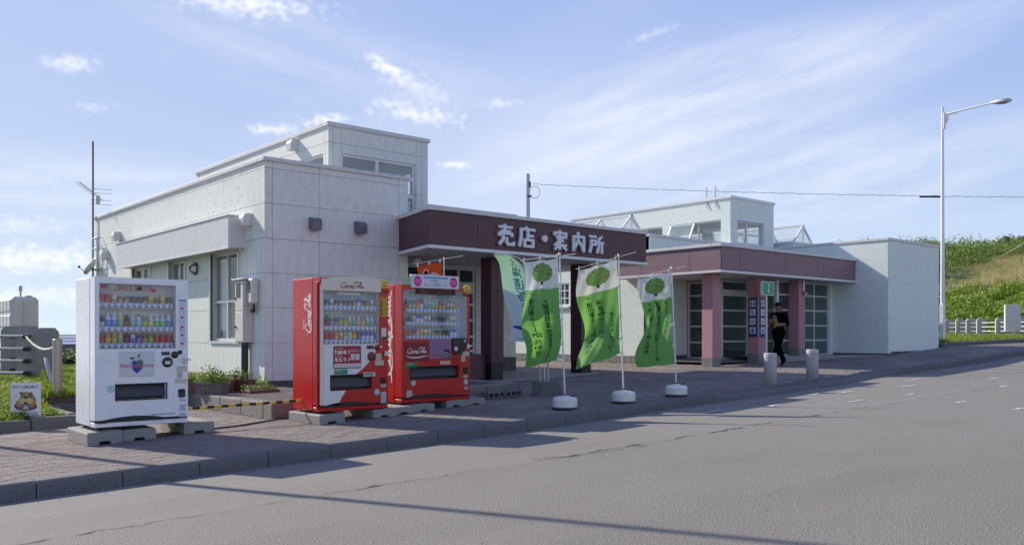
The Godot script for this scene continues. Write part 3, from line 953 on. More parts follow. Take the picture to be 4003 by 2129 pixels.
	for k in 2:
		var l := []
		for i in 12000:
			var s := rng.randf_range(-4.0, 6.6)
			var t := 13.75 + 16.0 * pow(rng.randf(), 1.5)
			if s > 3.25 and t < 15.6: continue
			if s > 2.95 and t < 14.6 and rng.randf() < 0.8: continue
			l.append(spot(P(s, lawn(s, t) - 0.01, t), rng.randf_range(0.6, 1.3)))
		many("grass", lg[k], M.leaf, l, [])
	var weed := leaf_clump(90, 0.14, 0.045, Color(0.10, 0.18, 0.02), Color(0.30, 0.38, 0.06), 0.6)
	var wl := []
	for i in 520:
		var s := rng.randf_range(-3.0, 3.3)
		var t := 13.74 + absf(rng.randfn()) * 0.22
		if i > 330: t = rng.randf_range(14.0, 17.5)
		if s > 2.95 and t < 14.6 and rng.randf() < 0.7: continue
		wl.append(spot(P(s, lawn(s, t) + 0.03, t), rng.randf_range(0.6, 1.25)))
	for i in 70:
		var s := rng.randf_range(5.6, 10.6) if i < 40 else rng.randf_range(3.4, 5.7)
		wl.append(spot(P(s, gy(s) + 0.01, 12.06 if i < 40 else rng.randf_range(14.8, 15.45)), rng.randf_range(0.12, 0.4)))
	for i in 26:
		var s := rng.randf_range(14.7, 17.0)
		wl.append(spot(P(s, gy(s) + 0.005, (9.42 if s < 15.8 else 9.53) + rng.randf() * 0.05), rng.randf_range(0.1, 0.25)))
	for i in 60:
		var t := rng.randf_range(16.5, 22.0)
		wl.append(spot(P(19.3, gy(19.3) + 0.0, t), rng.randf_range(0.15, 0.45)))
	many("weeds", weed, M.leaf, wl, [])

func _ready() -> void:
	rng.seed = 20
	setup()
	materials()
	setting()
	build_place()

# ---- buildings
func panels(parent: Node, called: String, pl: Array, us: Array, vs: Array, holes: Array, m: Material, gap := 0.009, thick := 0.022) -> void:
	for i in us.size() - 1:
		for j in vs.size() - 1:
			var a: float = us[i] + (gap * 0.5 if i else 0.0)
			var b: float = us[i + 1] - (gap * 0.5 if i < us.size() - 2 else 0.0)
			var e: float = vs[j] + (gap * 0.5 if j else 0.0)
			var f: float = vs[j + 1] - (gap * 0.5 if j < vs.size() - 2 else 0.0)
			var g := Geo.new()
			g.slab(pl, a, b, e, f, holes, 0.0, -thick)
			if g.v.size(): obj(called, g, [m, M.panel_1, M.panel_2][rng.randi() % 3] if m == M.panel else m, parent, true)
func wall(parent: Node, pl: Array, u0: float, u1: float, v0: float, v1: float, holes: Array, m: Material, df := 0.0, thick := 0.2, called := "wall") -> MeshInstance3D:
	var g := Geo.new()
	g.slab(pl, u0, u1, v0, v1, holes, df, df - thick)
	return obj(called, g, m, parent, true)
func block(parent: Node, called: String, a: Vector3, b: Vector3, m: Material, bev := 0.0) -> MeshInstance3D:   # between two corners
	var g := Geo.new()
	g.box((a + b) * 0.5, (b - a).abs(), bev)
	return obj(called, g, m, parent, true)
func window(parent: Node, called: String, pl: Array, u0: float, u1: float, v0: float, v1: float, mull: Array, trans: Array, fw: float, inset: float, fm: Material, gm: Material, bar := 0.0) -> MeshInstance3D:
	var g := Geo.new()
	if bar <= 0.0: bar = fw
	var holes := []
	var us := [u0] + mull + [u1]
	var vs := [v0] + trans + [v1]
	for i in us.size() - 1:
		for j in vs.size() - 1:
			holes.append([us[i] + (fw if i == 0 else bar * 0.5), us[i + 1] - (fw if i == us.size() - 2 else bar * 0.5), vs[j] + (fw if j == 0 else bar * 0.5), vs[j + 1] - (fw if j == vs.size() - 2 else bar * 0.5)])
	g.slab(pl, u0, u1, v0, v1, holes, 0.035 - inset, -0.035 - inset)
	var o := obj(called, g, fm, parent, true)
	for h in holes:
		var p := Geo.new()
		var q := []
		for k in [[0, 2], [1, 2], [1, 3], [0, 3]]:
			q.append(pl[0] + pl[1] * float(h[k[0]]) + pl[2] * float(h[k[1]]) - pl[3] * inset)
		p.quad(q[0], q[1], q[2], q[3], pl[3])
		obj("pane", p, gm, o, true)
	return o
func coping(parent: Node, s0: float, s1: float, t0: float, t1: float, y0: float, y1: float, m: Material, out := 0.04) -> void:   # metal cap round a flat roof, in four lengths
	var w := 0.24
	block(parent, "coping", P(s0 - out, y0, t0 - out), P(s1 + out, y1, t0 + w), m, 0.008)
	block(parent, "coping", P(s0 - out, y0, t1 - w), P(s1 + out, y1, t1 + out), m, 0.008)
	block(parent, "coping", P(s0 - out, y0, t0 + w + 0.003), P(s0 + w, y1, t1 - w - 0.003), m, 0.008)
	block(parent, "coping", P(s1 - w, y0, t0 + w + 0.003), P(s1 + out, y1, t1 - w - 0.003), m, 0.008)

func shop() -> void:
	var b := thing("shop_building", "pale mint panelled shop building with dark maroon entrance canopy and white sign letters", "building", P(9.0, 0.3, 20.0))
	var us := [15.77, 15.94, 17.76, 19.92, 20.98, 22.97, 24.7, 26.0, 27.1]
	var vs := [0.53, 1.25, 1.95, 2.62, 3.29, 3.97, 4.65, 4.78]
	var holes := [[17.0, 18.42, 1.29, 3.15], [19.95, 20.98, 2.1, 3.15], [22.3, 23.7, 2.1, 3.15]]
	# the long side wall
	var w := wall(b, lw(7.28), 15.80, 27.1, 0.1, 4.78, holes, M.joint, -0.022)
	panels(w, "wall_panel", lw(7.28), us, vs, holes, M.panel)
	wall(b, lw(7.28), 15.81, 27.09, 0.1, 0.525, [], M.foundation, -0.012, 0.02, "foundation")
	var w2 := wall(b, rw(15.77), 7.50, 10.59, 0.1, 4.78, [], M.joint, -0.022)
	panels(w2, "wall_panel", rw(15.77), [7.303, 7.44, 8.45, 10.36, 10.59], vs, [], M.panel)
	wall(b, rw(15.77), 7.295, 10.585, 0.1, 0.525, [], M.foundation, -0.012, 0.02, "foundation")
	wall(b, ew(10.59), 16.0, 27.1, 0.1, 4.78, [], M.panel, 0.0, 0.2)
	wall(b, bw(27.1), 7.3, 14.94, 0.1, 4.5, [], M.panel, 0.0, 0.2)
	block(b, "roof", P(7.49, 4.45, 15.98), P(10.38, 4.6, 26.89), M.roofing)
	coping(b, 7.28, 10.59, 15.77, 27.1, 4.78, 4.86, M.trim)
	# rooms behind the windows
	block(b, "room_floor", P(7.49, 0.5, 15.98), P(10.38, 0.55, 26.89), M.inside_floor)
	wall(b, lw(9.2), 16.0, 26.8, 0.55, 3.6, [], M.inside, 0.0, 0.1, "inner_wall")
	var big := window(b, "window", lw(7.28), 17.0, 18.42, 1.29, 3.15, [17.68], [2.12], 0.06, 0.09, M.aluminium, M.pane, 0.05)
	big.set_meta("label", "tall sliding window beside the meter boxes")
	window(b, "window", lw(7.28), 19.95, 20.98, 2.1, 3.15, [20.45], [], 0.06, 0.09, M.aluminium, M.pane, 0.05)
	window(b, "window", lw(7.28), 22.3, 23.7, 2.1, 3.15, [23.0], [], 0.06, 0.09, M.aluminium, M.pane, 0.05)
	# casings round the openings
	for h in holes:
		var g := Geo.new()
		g.slab(lw(7.28), h[0] - 0.05, h[1] + 0.05, h[2] - 0.05, h[3], [[h[0], h[1], h[2], h[3]]], 0.03, -0.03)
		obj("window_casing", g, M.aluminium, b, true)
	# curtain panels just behind the glass
	for h in [[17.06, 17.3], [18.1, 18.36], [22.4, 22.7]]:
		var g := Geo.new()
		var n := 8
		for i in n:
			var a := lerpf(h[0], h[1], float(i) / n)
			var e := lerpf(h[0], h[1], float(i + 1) / n)
			g.quad(P(7.50 + (i % 2) * 0.03, 1.32 if h[0] < 20.0 else 2.15, a), P(7.50 + ((i + 1) % 2) * 0.03, 1.32 if h[0] < 20.0 else 2.15, e), P(7.50 + ((i + 1) % 2) * 0.03, 3.12, e), P(7.50 + (i % 2) * 0.03, 3.12, a), Vector3(-1, 0, 0))
		obj("curtain", g, M.soffit, b, true)
	var aw := Geo.new()
	aw.slab(lw(6.92), 16.64, 23.9, 3.16, 3.78, [], 0.0, -0.36)
	obj("awning_box", aw, M.trim, b, true).set_meta("label", "long pale box awning over the side windows")
	block(b, "awning_rail", P(6.905, 3.13, 16.62), P(6.95, 3.157, 23.92), M.white_frame)
	block(b, "awning_rail", P(6.90, 3.783, 16.62), P(7.27, 3.80, 23.92), M.trim)
	# bulkhead lamp
	var lamp := Geo.new()
	lamp.lathe([Vector2(0.0, 0.13), Vector2(0.06, 0.12), Vector2(0.10, 0.07), Vector2(0.11, 0.0)], 16, P(7.28, 2.9, 19.25), Basis(Vector3(0, 0, 1), PI / 2))
	var lo := obj("wall_lamp", lamp, M.white_plastic, b, true)
	var guard := Geo.new()
	var ring := []
	for i in 21: ring.append(P(7.24, 2.9 + 0.13 * sin(TAU * i / 20.0), 19.25 + 0.13 * cos(TAU * i / 20.0)))
	guard.tube(ring, 0.016, 6, false)
	for a in [0.3, 2.4, 4.5]:
		guard.tube([P(7.24, 2.9 + 0.13 * sin(a), 19.25 + 0.13 * cos(a)), P(7.14, 2.9 + 0.08 * sin(a), 19.25 + 0.08 * cos(a)), P(7.12, 2.9, 19.25)], 0.014, 6)
	obj("lamp_guard", guard, M.dark_metal, lo, true)
	# ventilation hoods
	for h in [[7.28, 3.70, 16.42, 0], [7.28, 4.10, 24.8, 0], [7.28, 3.68, 25.9, 0], [9.0, 5.66, 17.85, 0], [8.31, 3.64, 15.77, 1], [9.35, 3.65, 15.77, 1]]:
		var g := Geo.new()
		var d := Vector3(-1, 0, 0) if h[3] == 0 else Vector3(0, 0, 1)
		var side := Vector3(0, 0, 1) if h[3] == 0 else Vector3(1, 0, 0)
		var prof := PackedVector2Array([Vector2(0, -0.11), Vector2(0.05, -0.13), Vector2(0.19, -0.13), Vector2(0.20, 0.02), Vector2(0.17, 0.09), Vector2(0.10, 0.12), Vector2(0, 0.12)])
		g.prism(prof, P(h[0], h[1], h[2]) - side * 0.10, d, Vector3.UP, side * 0.20)
		obj("vent_hood", g, M.hood_dark if h[3] else M.trim, b, true)
	# small chips and stains in the paint near the corner
	for i in 34:
		var g := Geo.new()
		var t := rng.randf_range(15.85, 18.6)
		var y := rng.randf_range(3.5, 4.7) if i < 22 else rng.randf_range(0.6, 2.4)
		var pts := PackedVector2Array()
		for k in 6: pts.append(Vector2(cos(TAU * k / 6.0) * rng.randf_range(0.006, 0.016), sin(TAU * k / 6.0) * rng.randf_range(0.010, 0.03)))
		g.prism(pts, P(7.2785, y, t), Vector3(0, 0, -1), Vector3.UP, Vector3(-0.003, 0, 0))
		obj("paint_chip", g, M.joint, w, true)
	# meter boxes, pipes
	var mb := block(b, "meter_cabinet", P(7.09, 1.27, 16.27), P(7.277, 2.50, 16.69), M.beige_box, 0.01)
	mb.set_meta("label", "tall beige meter cabinet beside the window")
	block(mb, "cabinet_roof", P(7.03, 2.503, 16.20), P(7.277, 2.53, 16.76), M.beige_box, 0.004)
	block(mb, "cabinet_door", P(7.072, 1.90, 16.29), P(7.089, 2.48, 16.67), M.beige_box, 0.004)
	block(mb, "cabinet_door", P(7.072, 1.29, 16.29), P(7.089, 1.88, 16.67), M.beige_box, 0.004)
	block(mb, "meter_glass", P(7.064, 2.16, 16.42), P(7.071, 2.44, 16.60), M.dark_grey)
	block(mb, "latch", P(7.05, 2.12, 16.62), P(7.071, 2.16, 16.65), M.black)
	block(mb, "latch", P(7.05, 1.56, 16.61), P(7.071, 1.60, 16.65), M.black)
	var m2 := block(b, "electric_meter", P(7.12, 2.02, 15.99), P(7.277, 2.52, 16.20), M.beige_box, 0.035)
	block(m2, "meter_glass", P(7.112, 2.24, 16.07), P(7.119, 2.48, 16.18), M.dark_grey)
	for q in [[16.54, 0.05, 0.5, 1.27], [16.42, 0.035, 0.5, 1.27]]:
		var g := Geo.new()
		g.tube([P(7.20, q[2], q[0]), P(7.20, q[3], q[0])], q[1], 10)
		obj("drain_pipe", g, M.dark_metal, b, true)
	for k in 2:
		var g := Geo.new()
		var pts := []
		for i in 9:
			var a := PI * i / 8.0
			pts.append(P(7.20, 2.02 - 0.10 - 0.06 * sin(a), 16.10 - k * 0.05 + 0.05 * (1.0 - cos(a))))
		g.tube([P(7.20, 2.03, 16.10 - k * 0.05)] + pts, 0.017, 8)
		obj("conduit", g, M.dark_metal, b, true)
	# the raised clerestory
	var pvs := [3.6, 4.62, 5.50, 5.84]
	var lh := [[16.63, 22.5, 4.62, 5.29]]
	var pw := wall(b, lw(9.0), 16.43, 23.8, 4.3, 5.84, lh, M.joint, -0.022)
	panels(pw, "wall_panel", lw(9.0), [16.4, 16.52, 16.63, 18.6, 20.7, 22.6, 23.8], [4.3, 4.62, 5.50, 5.84], lh, M.panel)
	var fh := [[9.31, 11.22, 3.9, 5.3]]
	var pf := wall(b, rw(16.4), 9.21, 11.54, 3.6, 5.84, fh, M.joint, -0.022)
	panels(pf, "wall_panel", rw(16.4), [9.023, 9.11, 9.31, 11.24, 11.40, 11.56], pvs, fh, M.panel)
	var eh := [[16.75, 22.8, 4.15, 5.25]]
	wall(b, ew(11.56), 16.62, 23.8, 3.6, 5.84, eh, M.panel, 0.0, 0.2)
	wall(b, bw(23.8), 9.2, 11.36, 4.3, 5.84, [], M.panel, 0.0, 0.2)
	block(b, "ceiling", P(9.21, 5.56, 16.62), P(11.35, 5.70, 23.59), M.soffit)
	block(b, "added_bounce_floor", P(9.21, 4.5, 16.62), P(11.35, 4.56, 23.59), M.white_frame)  # added white floor, bounces sun up onto the clerestory ceiling
	coping(b, 9.0, 11.56, 16.4, 23.8, 5.84, 5.93, M.trim)
	window(b, "window", rw(16.4), 9.31, 11.22, 3.9, 5.3, [10.22], [4.56, 4.95], 0.055, 0.07, M.white_frame, M.pane_sky, 0.075)
	window(b, "window", lw(9.0), 16.63, 22.5, 4.62, 5.29, [18.6, 20.6], [], 0.055, 0.07, M.white_frame, M.pane_sky)
	window(b, "window", ew(11.56), 16.75, 22.8, 4.15, 5.25, [18.7, 20.7], [4.7], 0.055, 0.07, M.white_frame, M.pane_sky)
	# the shop wing behind the canopy
	var gh := [[10.9, 13.62, 0.62, 3.1]]
	var rwall := wall(b, rw(17.2), 10.6, 14.94, 0.2, 4.5, gh, M.joint, -0.022)
	panels(rwall, "wall_panel", rw(17.2), [10.6, 13.7, 14.3, 14.94], [0.85, 1.55, 2.25, 2.95, 3.65, 4.5], gh, M.panel)
	wall(b, rw(17.2), 13.66, 14.94, 0.2, 0.845, [], M.foundation, 0.012, 0.03, "foundation")
	wall(b, ew(14.94), 17.42, 26.9, 0.2, 4.5, [], M.panel, 0.0, 0.2)
	block(b, "roof", P(10.6, 4.2, 17.42), P(14.73, 4.35, 26.88), M.roofing)
	coping(b, 11.58, 14.94, 17.2, 27.1, 4.5, 4.58, M.trim)
	block(b, "room_floor", P(10.6, 0.42, 17.42), P(14.73, 0.5, 26.88), M.inside_floor)
	block(b, "ceiling", P(10.6, 3.3, 17.42), P(14.73, 3.4, 26.88), M.soffit)
	wall(b, rw(21.5), 10.6, 14.7, 0.5, 3.3, [], M.inside, 0.0, 0.1, "inner_wall")
	block(b, "counter", P(11.2, 0.5, 19.0), P(13.6, 1.35, 19.6), M.wood_dark)
	block(b, "display_rack", P(12.0, 0.5, 20.6), P(14.2, 2.2, 21.2), M.soffit)
	var sf := window(b, "shop_front", rw(17.2), 10.9, 13.62, 0.62, 3.1, [12.2, 13.1], [1.02, 1.38, 1.79, 2.18, 2.48, 2.72], 0.06, 0.09, M.white_frame, M.pane_dark, 0.055)
	block(sf, "beam", P(10.96, 2.49, 17.20), P(13.56, 2.71, 17.255), M.trim)
	block(b, "low_wall", P(10.66, 0.3, 15.02), P(12.16, 1.0, 15.16), M.maroon, 0.006)
	# security camera under the canopy
	var sc := Geo.new()
	sc.lathe([Vector2(0, -0.13), Vector2(0.08, -0.13), Vector2(0.09, -0.12), Vector2(0.09, 0.06), Vector2(0.05, 0.10), Vector2(0.0, 0.10)], 12, P(10.74, 3.02, 15.60), Basis(Vector3(1, 0, 0), PI / 2 + 0.2))
	sc.tube([P(10.6, 3.12, 15.9), P(10.72, 3.10, 15.75), P(10.74, 3.02, 15.62)], 0.02, 6)
	obj("wall_spotlight", sc, M.galv, b, true)
	# canopy
	var outline := PackedVector2Array([Vector2(9.99, 14.14), Vector2(16.49, 14.14), Vector2(16.49, 17.17), Vector2(10.40, 17.17), Vector2(10.40, 15.76), Vector2(10.37, 15.76)])
	var cg := Geo.new()
	cg.prism(outline, P(0, 3.20, 0), Vector3(1, 0, 0), Vector3(0, 0, -1), Vector3(0, 0.70, 0))
	var cn := obj("canopy", cg, M.black, b, true)
	var slant := Vector3(0.39, 0, -1.66).normalized()
	var facet := [P(9.96, 0, 14.10), slant, Vector3.UP, slant.cross(Vector3.UP) * -1.0]
	if (facet[3] as Vector3).x > 0.0: facet[3] = -facet[3]
	panels(cn, "fascia_panel", rw(14.10), [9.973, 11.2, 12.85, 14.5, 15.75, 16.53], [3.215, 3.898], [], M.maroon, 0.006, 0.03)
	panels(cn, "fascia_panel", facet, [0.0, 1.70], [3.215, 3.898], [], M.maroon, 0.006, 0.03)
	panels(cn, "fascia_panel", ew(16.53), [14.13, 17.18], [3.215, 3.898], [], M.maroon, 0.006, 0.03)
	var sg := Geo.new()
	sg.prism(PackedVector2Array([Vector2(9.95, 14.09), Vector2(16.54, 14.09), Vector2(16.54, 17.19), Vector2(10.605, 17.19), Vector2(10.605, 15.765), Vector2(10.35, 15.765)]), P(0, 3.145, 0), Vector3(1, 0, 0), Vector3(0, 0, -1), Vector3(0, 0.05, 0))
	obj("soffit", sg, M.soffit, cn, true)
	for e in [[9.94, 11.65], [11.654, 13.1], [13.104, 14.75], [14.754, 16.555]]:
		block(cn, "edge_trim", P(e[0], 3.150, 14.072), P(e[1], 3.212, 14.086), M.white_frame)
		block(cn, "coping", P(e[0] - 0.01, 3.903, 14.05), P(e[1], 3.98, 14.34), M.trim, 0.006)
	var fg := Geo.new()
	fg.slab(facet, 0.0, 1.69, 3.150, 3.212, [], 0.022, 0.008)
	obj("edge_trim", fg, M.white_frame, cn, true)
	fg = Geo.new()
	fg.slab(facet, 0.26, 1.70, 3.903, 3.98, [], 0.045, -0.18)
	obj("coping", fg, M.trim, cn, true)
	block(cn, "coping", P(16.32, 3.903, 14.344), P(16.57, 3.98, 17.19), M.trim, 0.006)
	block(cn, "canopy_roof", P(10.61, 3.90, 14.35), P(16.31, 3.93, 17.19), M.roofing)
	for q in [["売", 11.70, 12.14, 3.35], ["店", 12.31, 12.75, 3.345], ["案", 13.31, 13.76, 3.345], ["内", 13.91, 14.33, 3.35], ["所", 14.48, 14.93, 3.345]]:
		var g := Geo.new()
		var k := 0
		var d0 := 0.0
		for st in (GLYPH[q[0]] as String).split(" ", false):
			for i in range(0, st.length() - 3, 2):
				var wd := (float(q[2]) - float(q[1])) / 9.0
				var a := Vector2(q[1] + st[i].to_int() * wd, q[3] + (9 - st[i + 1].to_int()) * 0.0454)
				var e := Vector2(q[1] + st[i + 2].to_int() * wd, q[3] + (9 - st[i + 3].to_int()) * 0.0454)
				var v := (e - a).normalized()
				a -= v * 0.02; e += v * 0.02
				var n := Vector2(-v.y, v.x) * (0.029 if absf(v.x) > 0.8 else 0.037)
				d0 = 0.0003 * k
				k += 1
				g.prism(PackedVector2Array([a - n, e - n, e + n, a + n]), Vector3(0, 0, -14.085), Vector3(1, 0, 0), Vector3.UP, Vector3(0, 0, 0.05 + d0))
		obj("sign_letter", g, M.white_frame, cn, true)
	var dot := Geo.new()
	dot.lathe([Vector2(0.0, 0.07), Vector2(0.075, 0.07), Vector2(0.075, 0.07), Vector2(0.075, 0.0)], 18, P(13.04, 3.545, 14.085), Basis(Vector3(1, 0, 0), PI / 2))
	obj("sign_letter", dot, M.white_frame, cn, true)
	for c in [12.18, 15.01]:
		var col := block(b, "column", P(c + 0.012, 0.4, 14.862), P(c + 0.348, 3.144, 15.218), M.black)
		for j in 6:
			var y0 := 0.80 + j * 0.39
			for k in 2:
				block(col, "column_panel", P(c + 0.003 + k * 0.176, y0, 14.85), P(c + 0.176 + k * 0.176 - 0.006, y0 + 0.386, 14.861), M.maroon)
			block(col, "column_panel", P(c, y0, 14.852), P(c + 0.011, y0 + 0.386, 15.22), M.maroon)
			block(col, "column_panel", P(c + 0.349, y0, 14.852), P(c + 0.36, y0 + 0.386, 15.22), M.maroon)
		block(col, "column_base", P(c + 0.03, 0.32, 14.88), P(c + 0.33, 0.797, 15.20), M.foundation)
	# notice on the wall right of the entrance
	var nb := block(b, "notice_board", P(14.05, 2.05, 17.17), P(14.55, 2.25, 17.197), M.cream, 0.004)
	var nim := paper(160, 64, Color(0.86, 0.82, 0.70))
	text(nim, "道の駅元和台", 8, 6, 20, Color(0.2, 0.15, 0.1), 1.1)
	dashes(nim, 10, 38, 150, 58, 8, Color(0.35, 0.3, 0.25))
	card(nb, rw(17.165), 14.07, 14.53, 2.06, 2.24, nim)

func card(parent: Node, pl: Array, u0: float, u1: float, v0: float, v1: float, im: Image, called := "print", lift := 0.0, rough := 0.45, flip := false) -> MeshInstance3D:   # printed sheet on a plane in the place
	var g := Geo.new()
	var q := []
	for k in [[u0, v0], [u1, v0], [u1, v1], [u0, v1]]:
		q.append(pl[0] + pl[1] * float(k[0]) + pl[2] * float(k[1]) + pl[3] * lift)
	var t := PackedVector2Array([Vector2(0, 1), Vector2(1, 1), Vector2(1, 0), Vector2(0, 0)])
	if flip: t = PackedVector2Array([Vector2(1, 1), Vector2(0, 1), Vector2(0, 0), Vector2(1, 0)])
	g.quad(q[0], q[1], q[2], q[3], pl[3], t)
	return obj(called, g, print_mat(im, rough), parent, true)

func glass_gable(parent: Node, s: float, hw: float, t0: float, t1: float, y0: float, y1: float) -> void:   # a ridge skylight
	var g := Geo.new()
	var n := int((t1 - t0) / 1.1)
	for k in n + 1:
		var t := lerpf(t0, t1, float(k) / n)
		for d in [-1.0, 1.0]:
			g.bar(P(s + d * hw, y0, t), P(s, y1, t), 0.06, 0.06)
	g.bar(P(s, y1 + 0.01, t0 - 0.03), P(s, y1 + 0.01, t1 + 0.03), 0.09, 0.06)
	for d in [-1.0, 1.0]: g.bar(P(s + d * hw, y0, t0 - 0.03), P(s + d * hw, y0, t1 + 0.03), 0.07, 0.07)
	for t in [t0, t1]:
		g.bar(P(s, y0, t), P(s, y1, t), 0.05, 0.05)
		g.bar(P(s - hw, y0, t), P(s + hw, y0, t), 0.07, 0.068)
	var o := obj("skylight", g, M.white_frame, parent, true)
	for d in [-1.0, 1.0]:
		for k in n:
			var a := lerpf(t0, t1, float(k) / n) + 0.03
			var e := lerpf(t0, t1, float(k + 1) / n) - 0.03
			var p := Geo.new()
			p.quad(P(s + d * hw, y0, a), P(s + d * hw, y0, e), P(s, y1, e), P(s, y1, a), Vector3(d, 1, 0))
			obj("pane", p, M.pane_sky, o, true)
		var q := Geo.new()
		q.flat(P(s + d * hw, y0, t0), P(s, y0, t0), P(s, y1, t0), Vector3(0, 0, 1))
		obj("pane", q, M.pane_sky, o, true)
	wall(o, rw(t0), s - hw - 0.02, s + hw + 0.02, 4.2, y0 - 0.036, [], M.stucco, 0.0, 0.06, "upstand")
	wall(o, lw(s - hw), t0 - 0.001, t1, 4.2, y0 - 0.036, [], M.stucco, 0.021, 0.06, "upstand")
	wall(o, ew(s + hw), t0 - 0.001, t1, 4.2, y0 - 0.036, [], M.stucco, 0.021, 0.06, "upstand")

func restrooms() -> void:
	var b := thing("restroom_building", "white stucco restroom building with faded mauve canopy, pink columns and glass roof ridges", "building", P(23.0, 0.7, 18.0))
	var wh := [[19.73, 21.0, 2.36, 3.08]]
	wall(b, lw(19.4), 16.44, 25.0, 0.3, 4.28, wh, M.stucco, 0.0, 0.2)
	window(b, "window", lw(19.4), 19.73, 21.0, 2.36, 3.08, [19.98, 20.22, 20.46, 20.7], [2.6, 2.84], 0.045, 0.06, M.white_frame, M.pane, 0.03)
	block(b, "window_sill", P(19.33, 2.28, 19.68), P(19.41, 2.355, 21.05), M.white_frame, 0.006)
	# tiled skirting
	for k in 26:
		var t := 16.47 + k * 0.305
		for j in 2:
			block(b, "tile", P(19.378, 0.565 + j * 0.125, t), P(19.398, 0.685 + j * 0.125, t + 0.298), M.tile, 0.004)
	wall(b, rw(16.43), 19.4, 21.15, 0.3, 4.28, [], M.stucco, 0.0, 0.2)
	wall(b, rw(16.43), 19.41, 21.12, 0.3, 0.82, [], M.foundation, 0.012, 0.02, "foundation")
	wall(b, rw(16.43), 21.155, 25.69, 3.3, 4.28, [], M.stucco, 0.0, 0.2)
	wall(b, bw(25.0), 19.4, 29.2, 0.3, 4.28, [], M.stucco, 0.0, 0.2)
	block(b, "roof", P(19.61, 4.0, 16.64), P(28.99, 4.1, 24.79), M.roofing)
	block(b, "room_floor", P(19.61, 0.66, 14.3), P(25.6, 0.70, 24.7), M.inside_floor)
	wall(b, rw(19.5), 19.61, 25.6, 0.7, 3.3, [], M.inside, 0.0, 0.1, "inner_wall")
	block(b, "ceiling", P(19.62, 3.3, 16.65), P(25.6, 3.38, 24.7), M.soffit)
	coping(b, 19.4, 25.66, 16.43, 25.0, 4.28, 4.36, M.trim)
	# glazed porch
	var d1 := window(b, "glass_door", lw(21.15), 15.21, 16.42, 0.70, 3.02, [], [1.2, 1.68, 2.15, 2.6], 0.06, 0.05, M.aluminium, M.pane_dark, 0.05)
	block(d1, "door_handle", P(21.13, 1.55, 15.95), P(21.17, 1.60, 16.05), M.black)
	var d2 := window(b, "glass_door", rw(15.2), 21.22, 22.54, 0.70, 3.04, [], [1.23, 1.68, 2.15, 2.6, 2.74], 0.06, 0.05, M.aluminium, M.pane_dark, 0.045)
	block(d2, "beam", P(21.28, 2.61, 15.20), P(22.48, 2.735, 15.225), M.aluminium)
	window(b, "glazing", lw(22.6), 14.33, 15.16, 0.72, 3.04, [], [1.25, 1.71, 2.16, 2.61], 0.05, 0.04, M.aluminium, M.pane_dark, 0.05)
	block(b, "corner_post", P(22.57, 0.7, 14.24), P(22.65, 3.05, 14.32), M.white_frame)
	window(b, "glazing", rw(14.25), 22.655, 25.52, 0.80, 3.04, [23.45, 24.68], [1.26, 1.71, 2.17, 2.62], 0.05, 0.04, M.aluminium, M.pane_dark, 0.05)
	block(b, "corner_post", P(25.525, 0.8, 14.20), P(25.69, 3.05, 14.4), M.stucco)
	var pz := paper(64, 96, Color(0.05, 0.08, 0.30))
	disc(pz, Vector2(32, 26), Vector2(9, 9), Color(0.5, 0.6, 0.85))
	pz.fill_rect(Rect2i(22, 38, 20, 30), Color(0.4, 0.5, 0.8))
	dashes(pz, 10, 76, 54, 90, 6, Color(0.55, 0.6, 0.8))
	card(b, rw(14.32), 22.78, 23.12, 2.22, 2.58, pz, "poster")
	# the right-hand block
	wall(b, lw(25.7), 12.42, 25.0, 0.86, 4.28, [], M.stucco, 0.0, 0.2)
	wall(b, rw(12.41), 25.71, 29.2, 0.92, 4.28, [], M.stucco, 0.0, 0.2)
	wall(b, ew(29.2), 12.42, 24.9, 0.92, 4.28, [], M.stucco, 0.0, 0.2)
	wall(b, lw(25.72), 12.43, 14.3, 0.5, 0.857, [], M.foundation, 0.0, 0.1, "foundation")
	wall(b, rw(12.43), 25.83, 29.18, 0.5, 0.917, [], M.foundation, 0.0, 0.1, "foundation")
	coping(b, 25.7, 29.2, 12.41, 25.0, 4.282, 4.365, M.trim, 0.03)
	block(b, "roof", P(25.9, 4.02, 12.62), P(28.98, 4.1, 16.6), M.roofing)
	# the raised clerestory
	var lh := [[16.89, 18.95, 4.35, 5.17], [19.31, 21.5, 4.35, 5.17]]
	var fh := [[23.86, 25.37, 4.40, 5.14]]
	wall(b, lw(23.5), 16.52, 23.8, 4.1, 5.82, lh, M.stucco, 0.0, 0.2)
	wall(b, rw(16.5), 23.51, 25.95, 4.1, 5.82, fh, M.stucco, 0.0, 0.2)
	wall(b, ew(25.95), 16.52, 23.8, 4.1, 5.82, lh, M.stucco, 0.0, 0.2)
	wall(b, bw(23.8), 23.7, 25.75, 4.1, 5.82, [], M.stucco, 0.0, 0.2)
	block(b, "ceiling", P(23.71, 5.55, 16.71), P(25.74, 5.68, 23.59), M.soffit)
	block(b, "added_bounce_floor", P(23.71, 4.25, 16.71), P(25.74, 4.31, 23.59), M.white_frame)  # white floor added here too, to brighten the ceiling above
	coping(b, 23.5, 25.95, 16.5, 23.8, 5.82, 5.91, M.white_frame)
	window(b, "window", rw(16.5), 23.86, 25.37, 4.40, 5.14, [24.5], [4.73], 0.05, 0.12, M.aluminium, M.pane_sky)
	window(b, "window", lw(23.5), 16.89, 18.95, 4.35, 5.17, [17.85], [], 0.05, 0.12, M.aluminium, M.pane_sky)
	window(b, "window", lw(23.5), 19.31, 21.5, 4.35, 5.17, [20.1], [], 0.05, 0.12, M.aluminium, M.pane_sky)
	for h in lh: window(b, "window", ew(25.95), h[0], h[1], 4.35, 5.17, [(h[0] + h[1]) * 0.5], [], 0.05, 0.12, M.aluminium, M.pane_sky)
	var sash := Geo.new()
